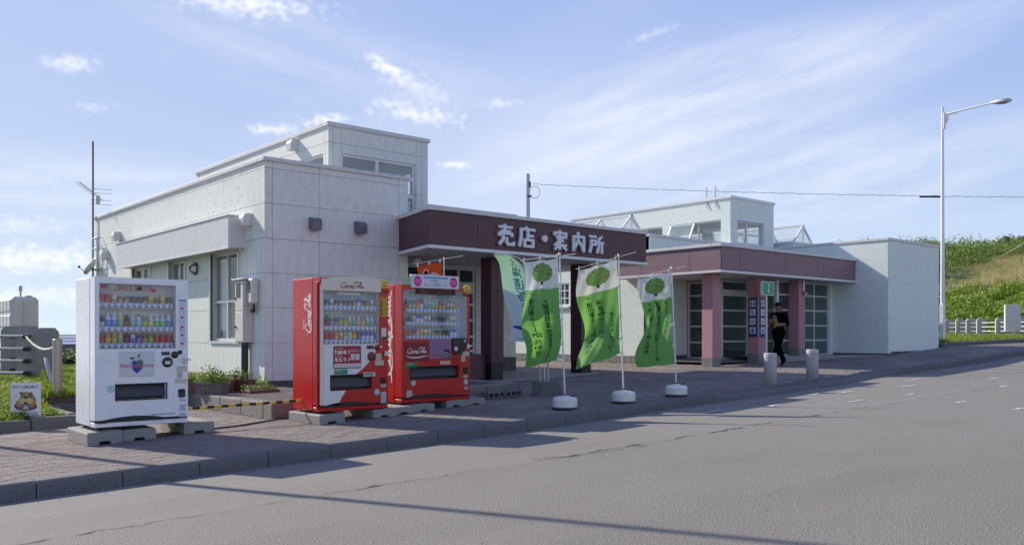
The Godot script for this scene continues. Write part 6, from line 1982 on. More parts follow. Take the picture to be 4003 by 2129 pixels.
func lamp_post(label: String, s: float, t: float, y0: float, top: float, reach: float) -> void:
	var root := thing("street_lamp", label, "street lamp", P(s, y0, t))
	var h := top - y0
	var g := Geo.new()
	g.tube([Vector3(0, 0, 0), Vector3(0, 1.3, 0), Vector3(0, 1.34, 0), Vector3(0, h, 0)], [0.085, 0.08, 0.072, 0.042], 14)
	obj("pole", g, M.white_paint, root)
	g = Geo.new()
	g.box(Vector3(-0.10, 0.72, 0.02), Vector3(0.06, 1.2, 0.13), 0.012)
	obj("service_box", g, M.white_paint, root)
	g = Geo.new()
	g.tube([Vector3(0, h - 0.26, 0.03), Vector3(0, h - 0.17, reach)], [0.032, 0.026], 10)
	g.tube([Vector3(0, h - 0.75, 0.055), Vector3(0, h - 0.2, 0.055)], 0.05, 10)
	obj("arm", g, M.white_paint, root)
	g = Geo.new()
	var pl := PackedVector2Array([Vector2(0.07, h - 0.72), Vector2(0.13, h - 0.55), Vector2(0.24, h - 0.42), Vector2(0.5, h - 0.27), Vector2(0.07, h - 0.29)])
	g.prism(pl, Vector3(-0.008, 0, 0), Vector3(0, 0, 1), Vector3.UP, Vector3(0.016, 0, 0))
	obj("gusset", g, M.white_paint, root)
	g = Geo.new()
	var prof := [Vector2(0.0, 0.0), Vector2(0.035, 0.02), Vector2(0.07, 0.12), Vector2(0.115, 0.30), Vector2(0.13, 0.45), Vector2(0.11, 0.58), Vector2(0.06, 0.66), Vector2(0, 0.68)]
	g.lathe(prof, 16, Vector3(0, h - 0.16, reach - 0.06), Basis(Vector3(1, 0, 0), Vector3(0, -0.04, 1), Vector3(0, 0.62, 0.02)))
	var head := obj("lamp_head", g, M.galv, root)
	g = Geo.new()
	g.lathe([Vector2(0.0, 0.16), Vector2(0.07, 0.2), Vector2(0.105, 0.34), Vector2(0.10, 0.5), Vector2(0.04, 0.6), Vector2(0, 0.62)], 14, Vector3(0, h - 0.20, reach - 0.06), Basis(Vector3(1, 0, 0), Vector3(0, -0.04, 1), Vector3(0, 0.55, 0.02)))
	obj("lamp_glass", g, M.pane_dark, head)

func post_mesh(w: float, h: float, th: float) -> Geo:
	var g := Geo.new()
	var c := w * 0.22
	g.prism(PackedVector2Array([Vector2(-w * 0.5, 0), Vector2(w * 0.5, 0), Vector2(w * 0.5, h - c), Vector2(w * 0.5 - c, h), Vector2(-w * 0.5 + c, h), Vector2(-w * 0.5, h - c)]), Vector3(0, 0, -th * 0.5), Vector3(1, 0, 0), Vector3.UP, Vector3(0, 0, th))
	return g

func street() -> void:
	lamp_post("tall white street lamp with single arm beside the right end of the restroom building", 30.42, 12.8, gy(30.42) + 0.08, 9.18, 1.55)
	lamp_post("tall white street lamp on the grass out of view at the left, its shadow crossing the road", 0.91, 16.2, lawn(0.91, 16.2), 10.6, 1.7)  # out of view, placed so its shadow crosses the pavement and road
	for q in [[14.92, 9.56, "left granite bollard, standing nearer to the banner flags and dropped kerb"], [16.68, 9.68, "right granite bollard, sunlit on one side, on the pavement before the block wall"]]:
		var root := thing("bollard", q[2], "bollard", P(q[0], gy(q[0]), q[1]), "granite bollards at the dropped kerb")
		var g := Geo.new()
		g.lathe([Vector2(0.108, -0.02), Vector2(0.108, 0.025), Vector2(0.125, 0.03), Vector2(0.125, 0.495), Vector2(0.125, 0.495), Vector2(0.114, 0.5), Vector2(0.114, 0.512), Vector2(0.125, 0.517)], 28)
		obj("shaft", g, M.granite, root)
		g = Geo.new()
		g.lathe([Vector2(0.125, 0.5175), Vector2(0.125, 0.60), Vector2(0.118, 0.615), Vector2(0.0, 0.618)], 28)
		obj("cap", g, M.granite, root)
	# telephone sign
	var tp := thing("telephone_sign", "green telephone sign with white handset on a thin post by the middle pink column", "sign", P(20.95, gy(20.95), 13.52))
	var g := Geo.new()
	g.tube([Vector3(0, 0, -0.03), Vector3(0, 1.92, -0.03)], 0.03, 10)
	obj("post", g, M.white_plastic, tp)
	g = Geo.new()
	g.box(Vector3(0, 2.075, 0), Vector3(0.56, 0.37, 0.05), 0.006)
	obj("board", g, M.green_print, tp)
	g = Geo.new()
	g.slab([Vector3(0, 0, 0), Vector3(1, 0, 0), Vector3.UP, Vector3(0, 0, 1)], -0.285, 0.285, 1.885, 2.265, [[-0.265, 0.265, 1.905, 2.245]], 0.034, -0.03)
	obj("board_rim", g, M.white_plastic, tp)
	g = Geo.new()
	var hs := []
	for i in 11:
		var an := lerpf(-1.15, 1.15, i / 10.0)
		hs.append(Vector3(-0.09 + 0.13 * cos(an), 2.075 + 0.125 * sin(an), 0.030))
	g.tube(hs, [0.030, 0.034, 0.030, 0.020, 0.018, 0.018, 0.018, 0.020, 0.030, 0.034, 0.030], 8)
	obj("handset_symbol", g, M.white_plastic, tp)
	# pictogram boards and the alarm lamp on the pink columns
	var rb := get_node("restroom_building")
	for q in 2:
		var im := paper(96, 384, Color(0.035, 0.06, 0.34))
		for e in [[3, 3, 90, 2], [3, 379, 90, 2], [3, 3, 2, 378], [91, 3, 2, 378]]: im.fill_rect(Rect2i(e[0], e[1], e[2], e[3]), Color(0.4, 0.5, 0.75))
		for k in 4:
			var y := 22 + k * 88
			im.fill_rect(Rect2i(15, y, 66, 66), Color(0.80, 0.82, 0.86))
			var c := [Color(0.55, 0.08, 0.12), Color(0.08, 0.22, 0.5), Color(0.75, 0.58, 0.06), Color(0.08, 0.30, 0.55)][k] as Color
			if k == 0:
				for p in [[32, c], [64, Color(0.08, 0.18, 0.45)]]:
					disc(im, Vector2(p[0], y + 13), Vector2(6, 6), p[1])
					fillpoly(im, PackedVector2Array([Vector2(p[0] - 8, y + 21), Vector2(p[0] + 8, y + 21), Vector2(p[0] + (11 if p[0] == 32 else 6), y + 46), Vector2(p[0] - (11 if p[0] == 32 else 6), y + 46)]), p[1])
					im.fill_rect(Rect2i(p[0] - 5, y + 46, 4, 14), p[1])
					im.fill_rect(Rect2i(p[0] + 1, y + 46, 4, 14), p[1])
				im.fill_rect(Rect2i(47, y + 6, 2, 54), Color(0.3, 0.32, 0.4))
			elif k == 1:
				disc(im, Vector2(42, y + 11), Vector2(6, 6), c)
				seg(im, Vector2(42, y + 18), Vector2(44, y + 36), 3.0, c)
				seg(im, Vector2(44, y + 36), Vector2(58, y + 37), 3.0, c)
				seg(im, Vector2(58, y + 37), Vector2(66, y + 52), 3.0, c)
				for a in 20: seg(im, Vector2(44 + 17 * cos(a * 0.24 + 0.2), y + 42 + 17 * sin(a * 0.24 + 0.2)), Vector2(44 + 17 * cos(a * 0.24 + 0.44), y + 42 + 17 * sin(a * 0.24 + 0.44)), 1.8, c)
			elif k == 2:
				disc(im, Vector2(48, y + 14), Vector2(8, 8), c)
				fillpoly(im, PackedVector2Array([Vector2(36, y + 24), Vector2(60, y + 24), Vector2(68, y + 40), Vector2(28, y + 40)]), c)
				disc(im, Vector2(40, y + 52), Vector2(7, 7), c)
				disc(im, Vector2(56, y + 52), Vector2(7, 7), c)
			else:
				disc(im, Vector2(48, y + 12), Vector2(7, 7), c)
				fillpoly(im, PackedVector2Array([Vector2(34, y + 21), Vector2(62, y + 21), Vector2(66, y + 56), Vector2(30, y + 56)]), c)
				disc(im, Vector2(54, y + 44), Vector2(5, 5), Color(0.8, 0.82, 0.86))
		if q == 0:
			var p := block(rb, "pictogram_board", P(21.082, 1.36, 13.935), P(21.098, 2.47, 14.215), M.blue_print)
			card(p, lw(21.079), 13.94, 14.21, 1.365, 2.465, im, "pictograms", 0.0, 0.35, true)
		else:
			var p := block(rb, "pictogram_board", P(21.15, 1.36, 13.882), P(21.42, 2.47, 13.898), M.blue_print)
			card(p, rw(13.879), 21.155, 21.415, 1.365, 2.465, im, "pictograms", 0.0, 0.35)
	g = Geo.new()
	g.lathe([Vector2(0, 0), Vector2(0.055, 0), Vector2(0.055, 0.06), Vector2(0, 0.06)], 12, P(23.44, 2.62, 13.83))
	g.tube([P(23.36, 2.7, 13.83), P(23.36, 3.05, 13.83)], 0.01, 6)
	var al := obj("alarm_lamp", g, M.chrome, rb, true)
	g = Geo.new()
	g.lathe([Vector2(0.045, 0.0605), Vector2(0.045, 0.11), Vector2(0.03, 0.14), Vector2(0, 0.15)], 12, P(23.44, 2.62, 13.83))
	obj("lamp_dome", g, M.red_dark, al, true)
	# pole and lines behind
	var up := thing("utility_pole", "thin grey utility pole behind the shop canopy with a cable loop", "utility pole", P(31.99, 0.9, 35.79))
	g = Geo.new()
	g.tube([Vector3(0, -0.5, 0), Vector3(0, 9.45, 0)], [0.16, 0.105], 12)
	obj("mast", g, M.galv, up)
	g = Geo.new()
	g.box(Vector3(0.02, 8.85, 0.12), Vector3(0.10, 0.30, 0.10), 0.01)
	g.box(Vector3(0.0, 8.2, 0.13), Vector3(0.28, 0.10, 0.06), 0.01)
	obj("bracket", g, M.dark_metal, up)
	g = Geo.new()
	var loop := []
	for i in 17:
		var a := TAU * i / 16.0
		loop.append(Vector3(0.36 + 0.30 * cos(a) * 0.758, 8.45 + 0.33 * sin(a), 0.15 + 0.30 * cos(a) * 0.65))
	g.tube(loop, 0.014, 6, false)
	obj("cable_loop", g, M.dark_metal, up)
	var u2 := thing("utility_pole", "utility pole beyond the right edge of the picture carrying the twisted cable", "utility pole", P(44.3, gy(44.3), 9.95))
	g = Geo.new()
	g.tube([Vector3(0, -0.5, 0), Vector3(0, 8.4, 0)], [0.17, 0.11], 12)
	obj("mast", g, M.galv, u2)
	var c0 := P(32.15, 9.78, 35.62)
	var c1 := P(44.3, 7.20, 9.95)
	var cable := Geo.new()
	var l1 := []
	var l2 := []
	for i in 181:
		var k := i / 180.0
		var p := c0.lerp(c1, k) - Vector3(0, 0.5 * 4.0 * k * (1.0 - k) - 0.32 * 4.0 * k * (1.0 - k), 0)
		l1.append(p)
		l2.append(p + Vector3(0.02 * cos(i * 1.1), 0.028 * sin(i * 1.1), 0.0))
	cable.tube(l1, 0.008, 5, false)
	cable.tube(l2, 0.007, 5, false)
	tag(obj("overhead_cable", cable, M.galv), "thin twisted overhead cable running from the utility pole past the right street lamp", "cable")
	cable = Geo.new()
	cable.tube([P(40.42, 7.82, 18.05), P(40.80, 7.76, 17.24)], 0.045, 10)
	tag(obj("cable_sleeve", cable, M.black), "black sleeve on the overhead cable just left of the lamp post", "cable sleeve")
	cable = Geo.new()
	cable.tube([P(44.3, 9.1, 9.95), P(57.2, 8.45, 16.75), P(68.2, 7.95, 23.1), P(79.2, 6.85, 30.7), P(92.0, 6.4, 39.0)], 0.03, 6)
	tag(obj("guy_wire", cable, M.galv), "grey guy wire slanting across the green hillside on the right", "wire")
	# far fence of concrete posts and pipes
	var far := thing("far_fence", "fence of pale concrete posts with four pipes in front of the hillside", "fence", P(44.3, gy(44.3) + 0.1, 17.3))
	var spots := [Vector2(46.3, 19.8), Vector2(45.54, 18.85), Vector2(44.92, 18.06), Vector2(44.26, 17.31), Vector2(43.59, 16.57), Vector2(43.19, 15.59), Vector2(42.75, 14.65), Vector2(42.35, 13.7)]
	var pm := post_mesh(0.39, 1.03, 0.17).mesh()
	for i in spots.size():
		var p: Vector2 = spots[i]
		again("post", pm, M.post_pale, far, Transform3D(Basis(Vector3.UP, -0.95), P(p.x, 1.19, p.y) - far.position))
		if i:
			for y in [1.40, 1.60, 1.80, 2.0]:
				g = Geo.new()
				g.tube([P(spots[i - 1].x - 0.12, y, spots[i - 1].y - 0.08), P(p.x - 0.12, y, p.y - 0.08)], 0.025, 6)
				obj("pipe", g, M.galv, far, true)
	# box sign seen from behind
	var bs := thing("box_sign", "pale grey box sign on a short post before the far fence", "sign", P(41.44, 1.2, 14.46))
	g = Geo.new()
	g.box(Vector3(0, 0.98, 0), Vector3(0.64, 1.16, 0.16), 0.015, Basis(Vector3.UP, -0.86))
	obj("box", g, M.pale_print, bs)
	g = Geo.new()
	g.tube([Vector3(0, -0.05, 0), Vector3(0, 0.39, 0)], 0.085, 12)
	obj("post", g, M.galv, bs)
	near_left()

func near_left() -> void:
	# fence of broad concrete posts with steel pipes on the left
	var fe := thing("near_fence", "fence of broad grey concrete posts with steel pipes on the left lawn", "fence", P(4.02, lawn(4.0, 19.6), 19.63))
	var pm := post_mesh(0.42, 1.14, 0.17).mesh()
	for q in [[4.02, 19.63, 0.46], [4.09, 21.55, 0.47], [4.80, 21.59, 0.44], [1.95, 21.2, 0.46], [0.1, 22.9, 0.45], [5.15, 23.6, 0.4]]:
		again("post", pm, M.concrete_pale, fe, Transform3D(Basis(Vector3.UP, -0.80), P(q[0], q[2], q[1]) - fe.position))
	for y in [0.67, 0.91, 1.15, 1.40]:
		var g := Geo.new()
		g.tube([P(3.90, y - 0.01, 19.44), P(1.83, y + 0.01, 21.1), P(-0.02, y, 22.8)], 0.030, 8)
		obj("pipe", g, M.galv, fe, true)
		g = Geo.new()
		g.tube([P(3.89, y - 0.01, 19.45), P(3.99, y - 0.01, 19.37)], 0.045, 10)
		obj("pipe_cap", g, M.dark_metal, fe, true)
		g = Geo.new()
		g.tube([P(4.02, y - 0.02, 21.36), P(4.07, y - 0.02, 21.30)], 0.045, 8)
		obj("pipe_cap", g, M.dark_metal, fe, true)
	var brace := Geo.new()
	brace.tube([P(3.94, 0.98, 17.9), P(3.93, 0.75, 17.6), P(3.98, 0.42, 17.45)], 0.035, 8)
	tag(obj("bent_pipe", brace, M.galv), "short bent steel pipe slanting into the grass between fence and chain post", "pipe")
	var cp := thing("chain_post", "steel post with worn tan finish holding the chain beside the white vending machine", "post", P(3.64, lawn(3.64, 15.73), 15.73))
	var g := Geo.new()
	g.lathe([Vector2(0.072, -0.05), Vector2(0.072, 0.90), Vector2(0.066, 0.92), Vector2(0, 0.925)], 18)
	obj("tube", g, M.steel, cp)
	g = Geo.new()
	for y in [0.04, 0.74, 0.86]: g.lathe([Vector2(0.0735, y - 0.008), Vector2(0.0755, y), Vector2(0.0735, y + 0.008)], 18)
	obj("band", g, M.galv, cp)
	var ch := Geo.new()
	var a := P(3.92, 1.38, 19.36)
	var b := P(3.64, 1.24, 15.80)
	var dip := P(3.86, 1.02, 17.8)
	for i in 62:
		var k := i / 61.0
		var k2 := (i + 1) / 61.0
		var p := a.lerp(dip, k).lerp(dip.lerp(b, k), k)
		var q := a.lerp(dip, k2).lerp(dip.lerp(b, k2), k2)
		var d := (q - p).normalized()
		var side := d.cross(Vector3.UP).normalized()
		if i % 2: side = side.cross(d)
		var ring := []
		for m in 9:
			var an := TAU * m / 8.0
			ring.append(p + d * 0.038 * cos(an) + side * 0.018 * sin(an))
		ch.tube(ring, 0.007, 5, false)
	tag(obj("chain", ch, M.galv), "galvanised chain sagging from the left fence to the steel post", "chain")
	# the sign asking dog owners to clean up
	var ds := thing("dog_sign", "white sign with cartoon dog and Japanese text standing in the grass", "sign", P(2.79, lawn(2.79, 13.85), 13.83))
	var bs := Basis(Vector3.UP, atan2(0.28, 0.33) * -1.0)
	var im := paper(320, 408, Color(0.83, 0.84, 0.85))
	text(im, "犬のフンは持ち帰ろう", 18, 26, 27, Color(0.08, 0.07, 0.10), 1.9, false, 1.06)
	text(im, "きれいなまちはマナーから", 28, 298, 21, Color(0.12, 0.11, 0.14), 1.2, false, 1.05)
	for q in [["乙", 80], ["部", 148], ["町", 216]]: text(im, q[0], q[1], 346, 28, Color(0.10, 0.09, 0.12), 1.8)
	var dk := Color(0.16, 0.10, 0.06)
	disc(im, Vector2(162, 240), Vector2(122, 48), Color(0.55, 0.05, 0.07))
	disc(im, Vector2(162, 236), Vector2(92, 38), Color(0.12, 0.36, 0.66))
	for q in [[162, 150, 66, 56], [96, 214, 40, 34], [228, 214, 40, 34], [230, 180, 40, 50]]:
		disc(im, Vector2(q[0], q[1]), Vector2(q[2] + 2.5, q[3] + 2.5), dk)
		disc(im, Vector2(q[0], q[1]), Vector2(q[2], q[3]), Color(0.62, 0.50, 0.28))
	for q in [[128, 186, 42, 32], [198, 186, 42, 32]]:
		disc(im, Vector2(q[0], q[1]), Vector2(q[2] + 2.5, q[3] + 2.5), dk)
		disc(im, Vector2(q[0], q[1]), Vector2(q[2], q[3]), Color(0.76, 0.68, 0.46))
	disc(im, Vector2(112, 118), Vector2(20, 28), Color(0.45, 0.34, 0.18))
	disc(im, Vector2(216, 118), Vector2(24, 26), Color(0.45, 0.34, 0.18))
	disc(im, Vector2(163, 150), Vector2(17, 10), Color(0.10, 0.05, 0.05))
	seg(im, Vector2(132, 136), Vector2(150, 142), 3.0, dk)
	seg(im, Vector2(194, 136), Vector2(176, 142), 3.0, dk)
	disc(im, Vector2(163, 208), Vector2(22, 12), Color(0.35, 0.06, 0.08))
	for q in [[162, 262, 34, 12], [162, 248, 24, 11], [163, 236, 13, 10]]: disc(im, Vector2(q[0], q[1]), Vector2(q[2], q[3]), Color(0.78, 0.70, 0.48))
	disc(im, Vector2(66, 134), Vector2(46, 30), Color(0.5, 0.5, 0.52))
	disc(im, Vector2(66, 134), Vector2(44, 28), Color(0.88, 0.88, 0.88))
	text(im, "ふん!", 34, 124, 20, Color(0.12, 0.10, 0.12), 1.6)
	g = Geo.new()
	g.box(Vector3(0, 0.26, 0), Vector3(0.43, 0.56, 0.006), 0.002, Basis())
	var bd := obj("board", g, M.white_plastic, ds)
	g = Geo.new()
	g.quad(Vector3(-0.213, -0.018, 0.0042), Vector3(0.213, -0.018, 0.0042), Vector3(0.213, 0.538, 0.0042), Vector3(-0.213, 0.538, 0.0042), Vector3(0, 0, 1))
	obj("print", g, print_mat(im, 0.5), bd)
	g = Geo.new()
	g.box(Vector3(0.0, 0.15, -0.02), Vector3(0.05, 0.84, 0.025), 0.004)
	obj("stake", g, M.cream, ds)
	ds.transform.basis = bs
	# plastic water tank beyond the fence
	var tk := thing("water_tank", "pale grey plastic water tank with moulded panels behind the left fence", "water tank", P(5.5, 0.2, 28.5))
	g = Geo.new()
	g.box(P(5.49, 1.37, 28.7), Vector3(0.70, 2.24, 2.9), 0.09)
	obj("body", g, M.tank, tk, true)
	for i in 6:
		for j in 5:
			g = Geo.new()
			g.box(P(5.14, 0.52 + j * 0.43, 27.52 + i * 0.45), Vector3(0.05, 0.33 if j != 2 else 0.2, 0.36), 0.02)
			obj("moulded_panel", g, M.tank, tk, true)
	g = Geo.new()
	g.box(P(5.49, 1.38, 27.235), Vector3(0.06, 2.1, 0.05), 0.012)
	obj("seam_strip", g, M.tank, tk, true)
	g = Geo.new()
	g.tube([P(5.42, 2.47, 27.5), P(5.42, 2.78, 27.5)], 0.025, 8)
	g.tube([P(5.42, 2.66, 27.5), P(5.42, 2.80, 27.5)], 0.045, 10)
	g.lathe([Vector2(0, 2.50), Vector2(0.10, 2.50), Vector2(0.10, 2.53), Vector2(0, 2.54)], 12, P(5.62, 0, 27.5))
	obj("vent", g, M.galv, tk, true)
	# wall, railing and black edging towards the sea
	var sw := thing("sea_wall", "low grey wall with thin railing against the sea at the far left", "wall", P(9.0, 0.3, 37.2))
	g = Geo.new()
	g.bar(P(6.5, 0.68, 39.2), P(14.0, 0.68, 32.8), 0.25, 0.78, 0.015)
	obj("wall", g, M.concrete, sw, true)
	for y in [1.18, 1.29, 1.41]:
		g = Geo.new()
		g.tube([P(6.5, y, 39.2), P(14.0, y, 32.8)], 0.018, 6)
		obj("rail", g, M.dark_metal, sw, true)
	for i in 6:
		var k := i / 5.0
		g = Geo.new()
		g.tube([P(lerpf(6.5, 14.0, k), 1.07, lerpf(39.2, 32.8, k)), P(lerpf(6.5, 14.0, k), 1.41, lerpf(39.2, 32.8, k))], 0.02, 6)
		obj("rail_post", g, M.dark_metal, sw, true)
	g = Geo.new()
	for i in 60:
		var p0 := P(6.2, 0, 30.3).lerp(P(8.8, 0, 28.0), i / 60.0)
		var p1 := P(6.2, 0, 30.3).lerp(P(8.8, 0, 28.0), (i + 1) / 60.0)
		var o0 := Vector3(0.65, 0, 0.75) * (0.025 if i % 2 else 0.0)
		var o1 := Vector3(0.65, 0, 0.75) * (0.0 if i % 2 else 0.025)
		g.quad(p0 + o0 + Vector3(0, 0.15, 0), p1 + o1 + Vector3(0, 0.15, 0), p1 + o1 + Vector3(0, 0.68, 0), p0 + o0 + Vector3(0, 0.68, 0), Vector3(0.65, 0, 0.75))
	tag(obj("edging_sheet", g, M.black), "black corrugated edging sheet around the planting by the sea wall", "edging")
	for q in [[7.35, 29.6, 0.62, 0.30, "low green bush above the black edging sheet, beside the white machine"], [6.6, 30.4, 0.6, 0.26, "smaller low bush above the black edging sheet, nearer to the chain post"]]:
		var sh := thing("bush", q[4], "bush", P(q[0], q[2], q[1]))
		again("foliage", leaf_clump(260, q[3] * 1.5, 0.09, Color(0.07, 0.14, 0.02), Color(0.2, 0.28, 0.04), 0.8), M.leaf, sh, Transform3D(Basis(), Vector3(0, 0.1, 0)))
		g = Geo.new()
		for i in 5: g.tube([Vector3(0, -0.35, 0), Vector3(rng.randf_range(-0.2, 0.2), 0.25, rng.randf_range(-0.2, 0.2))], 0.008, 5)
		obj("stem", g, M.wood_dark, sh)
	# aerial, dish and ladder at the far end of the shop's side wall
	var an := thing("tv_aerial", "tall thin mast with a small aerial at the far left end of the shop", "aerial", P(7.20, 0.5, 27.05))
	g = Geo.new()
	g.tube([Vector3(0, -0.1, 0), Vector3(0, 6.55, 0)], 0.028, 8)
	obj("mast", g, M.mast, an)
	g = Geo.new()
	g.tube([Vector3(-0.45, 5.28, 0.30), Vector3(0.28, 4.86, -0.05)], 0.012, 6)
	for i in 9:
		var p := Vector3(-0.45, 5.28, 0.30).lerp(Vector3(0.0, 5.02, 0.1), i / 8.0)
		g.tube([p - Vector3(0.10, 0.0, 0.12), p + Vector3(0.10, 0.0, -0.12)], 0.005, 5)
	for y in [4.72, 4.84, 5.05, 5.16]: g.tube([Vector3(-0.08, y, 0.05), Vector3(0.42, y - 0.02, 0.28)], 0.007, 5)
	g.box(Vector3(0.12, 4.85, 0.06), Vector3(0.10, 0.26, 0.06), 0.01)
	obj("aerial_array", g, M.galv, an)
	var di := thing("satellite_dish", "small pale satellite dish appearing above the white vending machine", "satellite dish", P(7.05, 3.35, 26.75))
	g = Geo.new()
	g.lathe([Vector2(0, -0.05), Vector2(0.10, -0.04), Vector2(0.20, -0.01), Vector2(0.25, 0.02), Vector2(0.25, 0.028), Vector2(0.20, 0.0), Vector2(0.10, -0.03), Vector2(0, -0.04)], 24, Vector3(), Basis(Vector3(0, 0, 1), 0.95).rotated(Vector3.UP, -0.55))
	obj("bowl", g, M.trim, di)
	g = Geo.new()
	g.tube([Vector3(0.02, -0.03, 0), Vector3(0.15, -0.06, 0), Vector3(0.21, -0.06, 0)], 0.022, 8)
	g.tube([Vector3(-0.08, -0.2, 0.06), Vector3(-0.34, -0.02, 0.18)], 0.01, 6)
	g.box(Vector3(-0.35, 0.0, 0.19), Vector3(0.06, 0.06, 0.06), 0.01)
	obj("mount", g, M.dark_metal, di)
	var la := thing("wall_ladder", "galvanised wall ladder at the far end of the shop's side wall", "ladder", P(7.2, 2.4, 26.6))
	g = Geo.new()
	for t in [26.42, 26.88]: g.tube([P(7.14, 2.4, t), P(7.14, 4.2, t)], 0.018, 8)
	obj("rail", g, M.galv, la, true)
	for i in 6:
		g = Geo.new()
		g.tube([P(7.26, 2.7 + i * 0.3, 26.88), P(7.14, 2.7 + i * 0.3, 26.88), P(7.14, 2.7 + i * 0.3, 26.42), P(7.26, 2.7 + i * 0.3, 26.42)], 0.014, 6)
		obj("rung", g, M.galv, la, true)
	planters()

func planters() -> void:
	var herb := [leaf_clump(170, 0.20, 0.06, Color(0.12, 0.20, 0.05), Color(0.32, 0.38, 0.14), 1.0), leaf_clump(110, 0.16, 0.055, Color(0.10, 0.18, 0.04), Color(0.28, 0.34, 0.10), 0.8)]
	for q in [[5.92, 14.75, 0.55, M.dark_grey2, 0, 1.25, "grey plastic planter with tall pale herbs on the terrace below the window"], [6.22, 15.20, 0.5, M.terracotta, 1, 1.0, "brown planter second from left on the terrace, half hidden by the grey one"], [6.60, 15.16, 0.5, M.terracotta, 1, 1.0, "brown planter nearest to the black drain pipe"], [5.78, 15.45, 0.45, M.terracotta, 1, 0.8, "reddish planter half hidden behind the white vending machine"]]:
		var s: float = q[0]
		var root := thing("planter", q[6], "planter", P(s, gy(s) + 0.20, q[1]), "planters along the shop wall")
		var g := Geo.new()
		var w: float = q[2]
		g.prism(PackedVector2Array([Vector2(-0.09, 0.02), Vector2(0.09, 0.02), Vector2(0.125, 0.19), Vector2(0.145, 0.19), Vector2(0.145, 0.215), Vector2(-0.145, 0.215), Vector2(-0.145, 0.19), Vector2(-0.125, 0.19)]), Vector3(-0.10, 0, w * 0.5).rotated(Vector3.UP, 0.5), Vector3(1, 0, 0).rotated(Vector3.UP, 0.5), Vector3.UP, Vector3(0, 0, -w).rotated(Vector3.UP, 0.5))
		obj("box", g, q[3], root)
		g = Geo.new()
		g.box(Vector3(-0.10, 0.20, 0).rotated(Vector3.UP, 0.5), Vector3(0.25, 0.04, w - 0.05), 0.0, Basis(Vector3.UP, 0.5))
		obj("soil", g, M.soil, root)
		for i in 3:
			again("herb", herb[q[4]], M.leaf, root, Transform3D(Basis(Vector3.UP, i * 2.0).scaled(Vector3(0.8, q[5] * (1.0 + 0.25 * sin(i * 2.4)), 0.8)), Vector3(-0.10, 0.27, (i - 1) * w * 0.28).rotated(Vector3.UP, 0.5))).set_meta("kind", "stuff")
	var tr := thing("seedling_tray", "flat brown tray of low seedlings at the shop corner", "tray", P(6.62, gy(6.62) + 0.21, 14.55))
	var g := Geo.new()
	g.box(Vector3(0, 0.02, 0), Vector3(0.55, 0.05, 0.5), 0.006)
	obj("tray", g, M.terracotta, tr)
	for i in 12:
		again("seedling", herb[1], M.leaf, tr, Transform3D(Basis(Vector3.UP, i * 1.3).scaled(Vector3(0.45, 0.4, 0.45)), Vector3((i % 4 - 1.5) * 0.14, 0.08, (i / 4 - 1) * 0.16))).set_meta("kind", "stuff")
	var blade := tuft(14, 0.34, 0.010, Color(0.22, 0.34, 0.06), Color(0.36, 0.46, 0.12), 0.8)
	again("leaf_blade", blade, M.leaf, tr, Transform3D(Basis(), Vector3(0.16, 0.05, -0.1)))
	# striped bar between the machines
	var bar := Geo.new()
	bar.tinted = true
	var a := P(4.13, 0.43, 11.60)
	var b := P(5.84, 0.475, 11.42)
	for i in 18:
		bar.col = Color(0.75, 0.5, 0.02) if i % 2 else Color(0.015, 0.015, 0.015)
		bar.tube([a.lerp(b, i / 18.0), a.lerp(b, (i + 1) / 18.0)], 0.02, 10)
	tag(obj("barrier_bar", bar, M.painted, self), "yellow and black striped bar between the white and red vending machines", "barrier")
	var wire := Geo.new()
	var pts := []
	for i in 25:
		var k := i / 24.0
		var s := lerpf(3.9, 6.0, k)
		pts.append(P(s, gy(s) + 0.012, 11.35 + 0.55 * k + 0.05 * sin(k * 9.0)))
	wire.tube(pts, 0.011, 6)
	tag(obj("ground_cable", wire, M.black), "black power cable lying on the pavers between the vending machines", "cable")
	# hollow blocks lying in front of the terrace
	for q in [[9.55, "left hollow concrete block lying before the terrace edge"], [9.95, "right hollow concrete block lying before the terrace edge, nearer to the banner foot"]]:
		var s: float = q[0]
		g = Geo.new()
		g.slab([Vector3(), Vector3(1, 0, 0), Vector3.UP, Vector3(0, 0, 1)], 0.0, 0.385, 0.0, 0.12, [[0.03, 0.115, 0.03, 0.09], [0.15, 0.235, 0.03, 0.09], [0.27, 0.355, 0.03, 0.09]], 0.0, -0.19)
		var o := obj("hollow_block", g, M.concrete, self)
		o.position = P(s, gy(s) + 0.006, 11.72)
		o.rotation.z = 0.03
		tag(o, q[1], "concrete block", "hollow blocks before the terrace")

